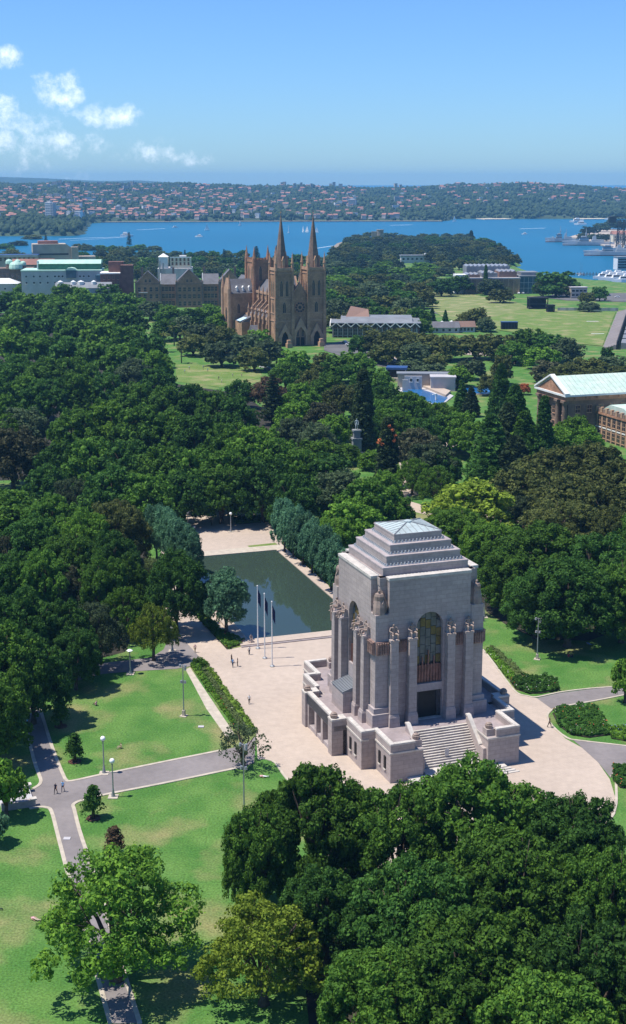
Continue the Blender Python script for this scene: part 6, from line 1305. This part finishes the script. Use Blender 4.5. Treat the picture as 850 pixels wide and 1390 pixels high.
# ---- cars
def car_meshes():
    b = MB().box(-.88, .88, -2.15, 2.15, .35, .85, 0, .04, .05).slab_yz([(-1.75, .85), (1.35, .85), (.75, 1.4), (-1.2, 1.42)], -.8, .8)
    g = MB().slab_yz([(-1.6, .9), (1.15, .9), (.68, 1.33), (-1.1, 1.35)], -.82, .82); wls = []
    return b.mesh('body', ['white']), g.mesh('glass', ['window']), MB().slab_yz([(.34 * math.cos(t * .785), .34 + .34 * math.sin(t * .785)) for t in range(8)], -.1, .1).mesh('wheel', ['black'])
CB, CG, CW = car_meshes(); CARM = [mat('car_paint_' + n, c, .3, .04, 1, spec=.5) for n, c in (('white', (.75, .75, .75)), ('silver', (.4, .41, .43)), ('dark', (.03, .035, .05)), ('red', (.35, .03, .03)), ('blue', (.05, .12, .3)))]
def car(x, y, rot, c, lab, group='cars among the trees'):
    o = thing('parked_car', lab, 'car', tuple(G(x, y) + Vector((0, 0, .22))), R(rot), group); b = place('body', CB, o); b.material_slots[0].link = 'OBJECT'; b.material_slots[0].material = CARM[c]; place('windows', CG, o)
    for sx in (-1, 1):
        for sy in (-1.35, 1.35): place('wheel', CW, o, (sx * .82, sy, 0))
for k, (x, y, r, c) in enumerate(((507, 487, 80, 0), (513, 488, 80, 0), (519, 489, 78, 1), (526, 490, 80, 0), (533, 491, 80, 4), (540, 493, 80, 0), (500, 484, 20, 2), (572, 505, 85, 1), (579, 506, 85, 0), (586, 507, 85, 2))):
    car(x, y, r, c, ('white car parked at the road bend before the swimming pool', 'silver car parked at the road bend before the swimming pool', 'dark car parked at the road bend before the swimming pool', 'red car', 'blue car parked at the road bend before the swimming pool')[c], 'cars parked near the swimming pool')
for k, (x, y, r, c) in enumerate(((474, 469, 70, 0), (468, 466, 20, 1), (480, 473, 70, 2))): car(x, y, r, c, ('white car on the drive right of the cathedral', 'silver car on the drive right of the cathedral', 'dark car on the drive right of the cathedral')[c], 'cars right of the cathedral')
for k, (x, y, r, c) in enumerate(((704, 399, 10, 0), (710, 399, 10, 1), (716, 399, 10, 2), (838, 404, 85, 0), (826, 402, 85, 4), (580, 392, 10, 0), (585, 400, 15, 1), (576, 387, 10, 2))): car(x, y, r, c, ('white car on the road by the gallery or marina', 'silver car on the road by the gallery or marina', 'dark car on the road by the gallery or marina', '', 'blue car on the marina road')[c], 'cars on the Domain roads')
for k, (x, y, r, c) in enumerate(((358, 500, 60, 0), (352, 497, 60, 1), (364, 503, 60, 2), (228, 423, 85, 0))): car(x, y, r, c, ('white car', 'silver car', 'dark car')[c] + (' near the gabled stone building' if x < 300 else ' parked behind the small lawn'), 'cars by the small lawn')
# ================================================================== harbour
def ship(px, L_, rot, lab, group='grey warships at the wharf', k=1.):
    o = thing('warship', lab, 'ship', (*G0(*px, SEA), SEA), R(rot), group); h = L_ / 2; b = L_ * .065
    out = [(-h, -b * .8), (-h, b * .8), (h * .45, b), (h * .8, b * .55), (h * 1.02, 0), (h * .8, -b * .55), (h * .45, -b)]
    MB().prism(out, -.5, 1.3).build('boot_stripe', 'shipred', o); MB().prism([(x * 1.01, y * 1.03) for x, y in out], 1.3, 6.2).build('hull', 'shipgrey', o); MB().prism([(h * .3, -b), (h * .8, -b * .6), (h * 1.06, 0), (h * .8, b * .6), (h * .3, b)], 6.2, 8.2).build('bow', 'shipgrey', o)
    MB().box(h * .0, h * .38, -b * .8, b * .8, 6.2, 13, 0, .8, .4).box(h * .08, h * .3, -b * .6, b * .6, 13, 17, 0, .6, .3).build('bridge', 'shipgrey', o); MB().box(-h * .6, -h * .1, -b * .75, b * .75, 6.2, 10.5, 0, .6, .3).build('hangar', 'shipgrey', o)
    MB().box(-h * .3, -h * .14, -b * .45, b * .45, 10.5, 17, 0, .9, .5).build('funnel', 'shipgrey', o); m = MB().tube([(h * .12, 0, 17), (h * .1, 0, 31)], [.9, .25], 6).tube([(h * .1, -4, 24), (h * .1, 4, 24)], [.2, .2], 4).tube([(-h * .25, 0, 15), (-h * .25, 0, 26)], [.6, .2], 6).box(h * .06, h * .14, -1.6, 1.6, 20, 21.5); m.build('mast', 'shipgrey', o)
    MB().box(h * .5, h * .62, -1.6, 1.6, 8, 10.4, 0, .3, .3).tube([(h * .6, 0, 9.4), (h * .76, 0, 10.4)], [.25, .2], 6).build('gun_turret', 'shipgrey', o)
    for z in (8.5, 14.2): MB().box(h * .0, h * .385, -b * .82, b * .82, z, z + .7).build('window_band', 'window', o)
ship((763, 328.5), 62, 176, 'smaller warship lying farthest out at the wharf'); ship((799, 333), 92, 176, 'long grey warship with red waterline in the middle of the wharf'); ship((832, 347), 88, 174, 'nearer grey warship with red waterline at the right edge'); ship((860, 343), 80, 176, 'warship mostly cut by the right photo edge')
# hammerhead crane, red roofed wharf building, wharf, headland behind
ck = thing('hammerhead_crane', 'tall dark lattice hammerhead crane at the right photo edge', 'crane', (*G0(842, 342, SEA), SEA), R(4)); t = MB(); hh = 50
for sx in (-1, 1):
    for sy in (-1, 1): t.tube([(sx * 6, sy * 6, 0), (sx * 4.5, sy * 4.5, hh)], [.9, .7], 4)
for k in range(6):
    z0, z1 = k * hh / 6, (k + 1) * hh / 6
    for q in range(4):
        a, b = ((-1, -1), (1, -1), (1, 1), (-1, 1))[q], ((1, -1), (1, 1), (-1, 1), (-1, -1))[q]; r0, r1 = 6 - 1.5 * k / 6, 6 - 1.5 * (k + 1) / 6
        t.tube([(a[0] * r0, a[1] * r0, z0), (b[0] * r1, b[1] * r1, z1)], [.4, .4], 4); t.tube([(b[0] * r0, b[1] * r0, z0), (a[0] * r1, a[1] * r1, z1)], [.4, .4], 4)
t.build('tower', 'blacksteel', ck); t = MB()
for sy in (-3, 3):
    t.tube([(-20, sy, hh + 2), (40, sy, hh + 2)], [.7, .7], 4); t.tube([(-20, sy, hh + 8), (40, sy, hh + 7)], [.7, .6], 4)
    for k in range(10): t.tube([(-20 + k * 6, sy, hh + 2), (-14 + k * 6, sy, hh + 8)], [.4, .4], 4); t.tube([(-20 + k * 6, sy, hh + 8), (-14 + k * 6, sy, hh + 2)], [.4, .4], 4)
t.build('boom', 'blacksteel', ck); MB().box(-22, -10, -4, 4, hh - 2, hh + 8).build('counterweight', 'blacksteel', ck)
hp_ = [G0(x, y, SEA) for x, y in ((772, 323), (790, 325), (830, 338), (900, 352), (960, 352), (960, 318), (830, 312), (800, 315))]
structure(MB().prism(hp_, SEA - 2, SEA + 2.4).build('naval_wharf', 'concrete'))
nb = thing('wharf_building', 'long building with pinkish red roof behind the warships', 'building', (*G0(842, 331, SEA), SEA + 2), R(4)); MB().box(-14, 40, 0, 20, 0, 16).build('wall', 'cream', nb); MB().slab_yz([(-.8, 16), (20.8, 16), (10, 22)], -15, 41).build('roof', 'redtile', nb)
for z in (4, 9): wrow(W1, nb, lin(-10, 36, 10), 0, z)
for k, (x, y, w_, h) in enumerate(((800, 307, 26, 18), (815, 303, 26, 20), (828, 300, 26, 22), (844, 300, 26, 22), (790, 312, 16, 14), (808, 313, 24, 14), (823, 313, 24, 14))):
    p = Vector((*G0(x, y + 13 + (0 if k < 4 else 3), SEA), SEA + 2)); plant_at('fig_low', p, w_ / (FPX / depth((p.x, p.y, p.z))), h, 'far', 'dark green tree on the naval headland behind the warships', 'trees on the naval headland')
wb = thing('apartment_building', 'pale multi storey waterside apartments above the marina at right', 'building', (*G0(846, 366, SEA), SEA), R(8)); MB().box(-8, 30, 0, 16, 0, 16).build('wall', 'white', wb)
for z in (2, 5.5, 9, 12.5): MB().box(-8.4, 30, -1.6, 0, z - .5, z - .1).build('balcony', 'palegrey', wb); MB().box(-7.4, 29, -.1, 0, z, z + 2.3).build('window_band', 'window', wb)
MB().box(-8.6, 30.4, -1.8, 16.4, 16, 17).build('roof', 'greyroof', wb)
MY = MB().prism([(-9, -2.4), (-9, 2.4), (3, 2.5), (9.5, 0), (3, -2.5)], -.2, 2.4).mesh('hull', ['white']); MY2 = MB().box(-6, 4, -1.9, 1.9, 2.4, 4.6, 0, .8, .3).box(-5, 1, -1.6, 1.6, 4.6, 6.3, 0, .6, .3).mesh('cabin', ['white']); MY3 = MB().box(-5.4, 3.6, -1.96, 1.96, 3.2, 4.1, 0, .2, 0).mesh('windows', ['window'])
def yacht(x, y, rot, k, lab, group, nm='motor_yacht'):
    o = thing(nm, lab, 'boat', (*G0(x, y, SEA), SEA), R(rot), group); place('hull', MY, o, scale=k); place('cabin', MY2, o, scale=k); place('windows', MY3, o, scale=k)
for (x, y, r, k) in ((818, 378, 190, 1.3), (828, 380, 186, 1.5), (838, 381, 184, 1.6), (848, 383, 182, 1.6), (824, 375, 190, 1.2), (836, 376.5, 188, 1.4), (846, 378, 186, 1.4), (857, 380, 184, 1.5)): yacht(x, y, r, k, 'white motor yacht moored in the marina, %s row, %s from left' % (('front', ('first', 'second', 'third', 'fourth')[(818, 828, 838, 848).index(x)]) if x in (818, 828, 838, 848) else ('back', ('first', 'second', 'third', 'fourth')[(824, 836, 846, 857).index(x)])), 'motor yachts in the marina')
jt = thing('jetty', 'dark timber jetty with posts crossing the bay before the marina', 'jetty', (*G0(776, 374, SEA), SEA), R(-3)); MB().box(0, 38, 0, 3, 1.6, 2.2).build('deck', 'bark', jt)
for k in range(11): MB().tube([(k * 3.8, -.2, -1), (k * 3.8, -.2, 4.5)], [.35, .35], 6).build('pile', 'bark', jt)
for (x, y) in ((788, 372), (790, 374)):
    o = thing('sailing_boat', 'moored sailing boat with bare mast beside the jetty', 'boat', (*G0(x, y, SEA), SEA), R(30), 'sailing boats beside the jetty'); MB().prism([(-5, -1.3), (-5, 1.3), (2, 1.4), (5.5, 0), (2, -1.4)], -.2, 1.2).build('hull', 'white', o); MB().tube([(0, 0, 1), (0, 0, 15)], [.14, .08], 5).build('mast', 'steel', o)
SH = MB().prism([(-5, -1.4), (-5, 1.4), (2, 1.5), (6, 0), (2, -1.5)], -.2, 1.3).mesh('hull', ['white']); SL = MB().slab_xz([(-3.8, 2.2), (.2, 2.2), (.2, 14)], -.12, .12).slab_xz([(.6, 1.8), (4.6, 1.8), (.6, 12)], -.12, .12).mesh('sail', ['white'])
for k, (x, y, s) in enumerate(((281, 312.5, 1.2), (326, 306, 1), (392, 316, 1.2), (411.5, 315, 1.1), (417, 315, 1.1), (430, 315.5, 1.0), (617, 301, 1.3))):
    o = thing('sailboat', ('small white sailboat left of the cathedral on open water', 'tiny white sailboat far across the water left of the spires', 'white sailboat between the two spires, left one', 'white sailboat between the two spires, middle one', 'white sailboat between the two spires, right one', 'white sailboat just right of the right spire', 'white sailboat off the far point')[k], 'sailboat', (*G0(x, y, SEA), SEA), R(20 + 30 * k)); place('hull', SH, o, scale=s); place('sail', SL, o, scale=s)
def motor(x, y, rot, k, lab): yacht(x, y, rot, k, lab, None, 'motorboat')
motor(270, 321.5, 170, .9, 'small motorboat on the water left of the spires'); motor(172, 321, 0, 1.5, 'white ferry at the head of a long wake at left'); motor(92, 318, 180, 1.6, 'white boat near the left headland'); motor(828, 297.8, 175, 1.6, 'white boat off the far beach at right'); motor(782, 301.5, 185, 2.0, 'ferry on the far water above the warships'); motor(712, 318, 180, .7, 'tiny boat alone in the middle of the right bay'); motor(455, 344, 80, 1.2, 'white boat moored left of the headland'); motor(461, 339, 60, .9, 'small boat close to the headland rocks'); motor(238, 309, 20, .8, 'tiny boat on the far water at left'); motor(788, 305, 175, 1.8, 'second ferry nearer than the far one above the warships')
def wake(pts, w_, m='foam'):
    q = [G0(x, y, SEA) for x, y in pts]; structure(strip(MB(), q, w_, SEA + .02, SEA + .12).build('wake', m))
wake([(80, 324.5), (110, 323.2), (140, 322.4), (172, 321.3)], 5); wake([(95, 326.5), (130, 324.4), (170, 321.8)], 2.5); wake([(706, 310.5), (740, 309.5)], 8); wake([(430, 337), (452, 333.5)], 3); wake([(186, 312), (225, 310)], 5); wake([(530, 305.8), (560, 305)], 7)
# ================================================================== the far shore
fr = random.Random(11)
def house_mesh(name, w, d, h, rf, roof, wall='housewall', flat=False):
    m = MB().box(-w / 2, w / 2, 0, d, -6, h, 0)
    if flat: m.box(-w / 2 - .3, w / 2 + .3, -.3, d + .3, h, h + .8, 1)
    else: m.slab_yz([(-.7, h), (d + .7, h), (d / 2, h + rf)], -w / 2 - .7, w / 2 + .7, 1)
    for k in range(max(2, int(w / 4))):
        for z in range(max(1, int(h / 3.4))): m.box(-w / 2 + 1.4 + k * (w - 2) / max(2, int(w / 4)), -w / 2 + 3 + k * (w - 2) / max(2, int(w / 4)), -.12, .1, z * 3.3 + 1, z * 3.3 + 2.6, 2)
    return m.mesh(name, [wall, roof, 'window'])
HM = [house_mesh('house', 15, 11, 7, 4.5, 'redtile'), house_mesh('house', 20, 12, 7, 5, 'redtile'), house_mesh('house', 13, 12, 9, 4, 'browntile'), house_mesh('house', 22, 13, 11, 4, 'redtile', 'cream'), house_mesh('house', 16, 12, 11, 0, 'palegrey', 'white', True)]
AM = [house_mesh('apartment_block', 22, 16, 24, 0, 'palegrey', 'housewall', True), house_mesh('apartment_block', 17, 16, 32, 0, 'palegrey', 'concrete', True), house_mesh('apartment_block', 30, 15, 15, 0, 'greyroof', 'white', True)]
HL = ('small red tiled house among trees on the far harbour shore', 'long red tiled house among trees on the far harbour shore', 'brown roofed house among trees on the far harbour shore', 'tall cream house with red roof on the far harbour shore', 'flat roofed white house on the far harbour shore')
AL = ('pale flat roofed apartment block on the far shore', 'brownish tower of flats on the far ridge', 'long white apartment block near the far waterline')
occupied = []
def far_spot(x, y): p = FG(x, y); occupied.append((p.x, p.y)); return p
rest = MB(); nh = 0
for i in range(620):
    u_ = fr.random()
    if u_ < .86: x = fr.uniform(-6, 600) if fr.random() < .72 else fr.uniform(-6, 330); y = 252 + (298 - 252) * fr.random() ** .9
    else: x = fr.uniform(600, 856); y = 251 + 30 * fr.random() ** 2.2
    if 540 < x < 600 and y > 285: continue
    k = fr.choices(range(5), (5, 4, 2, 2, 2))[0]; p = far_spot(x, y); rot = R(fr.uniform(-35, 35)); s = fr.uniform(.6, .95)
    if nh < 290:
        o = place('house', HM[k], None, (p.x, p.y, p.z + 3.5), rot, s); tag(o, HL[k], 'house', 'houses on the far shore'); nh += 1
    else:
        src = HM[k]; M_ = Matrix.Translation((p.x, p.y, p.z + 3.5)) @ Matrix.Rotation(rot, 4, 'Z') @ Matrix.Scale(s, 4); mp = {0: {0: 0, 1: 1, 2: 2}, 1: {0: 0, 1: 1, 2: 2}, 2: {0: 0, 1: 3, 2: 2}, 3: {0: 0, 1: 1, 2: 2}, 4: {0: 4, 1: 4, 2: 2}}[k]
        o_ = len(rest.v); rest.v += [tuple(M_ @ v.co) for v in src.vertices]; rest.f += [tuple(q + o_ for q in f.vertices) for f in src.polygons]; rest.m += [mp[f.material_index] for f in src.polygons]
q = rest.build('distant_houses', ['housewall', 'redtile', 'window', 'browntile', 'white']); tag(q, 'many more small roofs scattered over the far hillside', 'houses', None, 'stuff')
for i in range(64):
    x = fr.choice((fr.uniform(20, 210), fr.uniform(60, 200), fr.uniform(200, 560))); k = fr.choices((0, 1, 2), (4, 4, 3))[0]; y = fr.uniform(251, 257) if k == 1 else fr.uniform(254, 292)
    p = far_spot(x, y); o = place('apartment_block', AM[k], None, (p.x, p.y, p.z + 1), R(fr.uniform(-25, 25)), fr.uniform(.55, .85)); tag(o, AL[k], 'apartment block', 'apartment blocks on the far shore')
p = FG(66, 298); tw = thing('tower_block', 'tall pale tower block standing alone on the far shore at left', 'tower block', tuple(p), R(-20)); MB().box(-9, 7, 0, 14, -6, 42).build('wall', 'white', tw); MB().box(7, 15, -2, 14, -6, 40).build('wing', 'palegrey', tw); MB().box(-5, 5, 3, 11, 42, 46).build('plant_room', 'palegrey', tw)
for z in range(2, 40, 4): MB().box(-8, 6, -.15, 0, z, z + 1.8).build('window_band', 'blueglass', tw); MB().box(8, 14, -2.15, -2, z, z + 1.8).build('window_band', 'blueglass', tw)
for (x, y, w_, h, d, lab) in ((478, 282, 26, 26, 16, 'pale square block of flats on the far shore right of the spires'), (160, 290, 16, 24, 12, 'narrow pale flats beside the far point at left')):
    p = FG(x, y); q = thing('tower_block', lab, 'tower block', tuple(p), R(-15)); MB().box(-w_ / 2, w_ / 2, 0, d, -6, h).build('wall', 'palegrey', q); MB().box(-w_ / 4, w_ / 4, 2, d - 2, h, h + 3).build('plant_room', 'white', q)
    for z in range(2, int(h) - 2, 4): MB().box(-w_ / 2 + 1, w_ / 2 - 1, -.15, 0, z, z + 1.8).build('window_band', 'blueglass', q)
# far trees: nobody could count them
def far_forest():
    rng = np.random.default_rng(5); N_ = 34000
    Y = rng.uniform(2650, 6900, N_ * 3); X = rng.uniform(-1, 1, N_ * 3) * (Y * .30 + 60); Z = fterr(X, Y)
    X, Y, Z = (a[Z > SEA + 1.5] for a in (X, Y, Z))
    occ = np.array(occupied); keep = np.ones(len(X), bool)
    for (ox, oy) in occ: keep &= ~((np.abs(X - ox) < 7) & (Y < oy + 12) & (Y > oy - 22))
    keep &= (rng.uniform(0, 1, len(X)) < .95); X, Y, Z = X[keep][:N_], Y[keep][:N_], Z[keep][:N_]; n = len(X)
    r = rng.uniform(3.6, 8.5, n) * (1 + .0 * X); b = ICO_V; sq = rng.uniform(.75, 1.35, n)
    V = np.stack([X, Y, Z + r * .55], 1)[:, None, :] + b[None] * (r[:, None, None] * np.stack([np.ones(n), np.ones(n), sq], 1)[:, None, :]) * (1 + rng.normal(size=(n, len(b), 1)) * .16)
    F = (ICO_F[None] + (np.arange(n) * len(b))[:, None, None]).reshape(-1, 3); V = V.reshape(-1, 3)
    me = bpy.data.meshes.new('far_trees'); me.vertices.add(len(V)); me.vertices.foreach_set('co', V.astype(np.float32).ravel()); me.loops.add(F.size); me.loops.foreach_set('vertex_index', F.ravel().astype(np.int32)); me.polygons.add(len(F)); me.polygons.foreach_set('loop_start', np.arange(0, F.size, 3, dtype=np.int32)); me.update(calc_edges=True)
    me.materials.append(LEAF['far']); o = place('far_woods', me); tag(o, 'woods and garden trees covering the far harbour hills', 'woods', None, 'stuff')
far_forest()
# ================================================================== the air
HAZE_DENS = 6.2e-5
hz = MB().box(-7600, 7600, -460, 15200, -62, 172).build('haze', MT['white']); hz['kind'] = 'stuff'; tag(hz, 'thin blue haze lying over the park and harbour', 'haze')
hm = bpy.data.materials.new('haze_air'); hm.use_nodes = True; nt = hm.node_tree; nt.nodes.clear(); o_ = nt.nodes.new('ShaderNodeOutputMaterial'); pv_ = nt.nodes.new('ShaderNodeVolumePrincipled')
pv_.inputs['Color'].default_value = (.26, .62, 1, 1); pv_.inputs['Density'].default_value = HAZE_DENS; pv_.inputs['Anisotropy'].default_value = .0; nt.links.new(pv_.outputs[0], o_.inputs['Volume'])
hz.data.materials[0] = hm
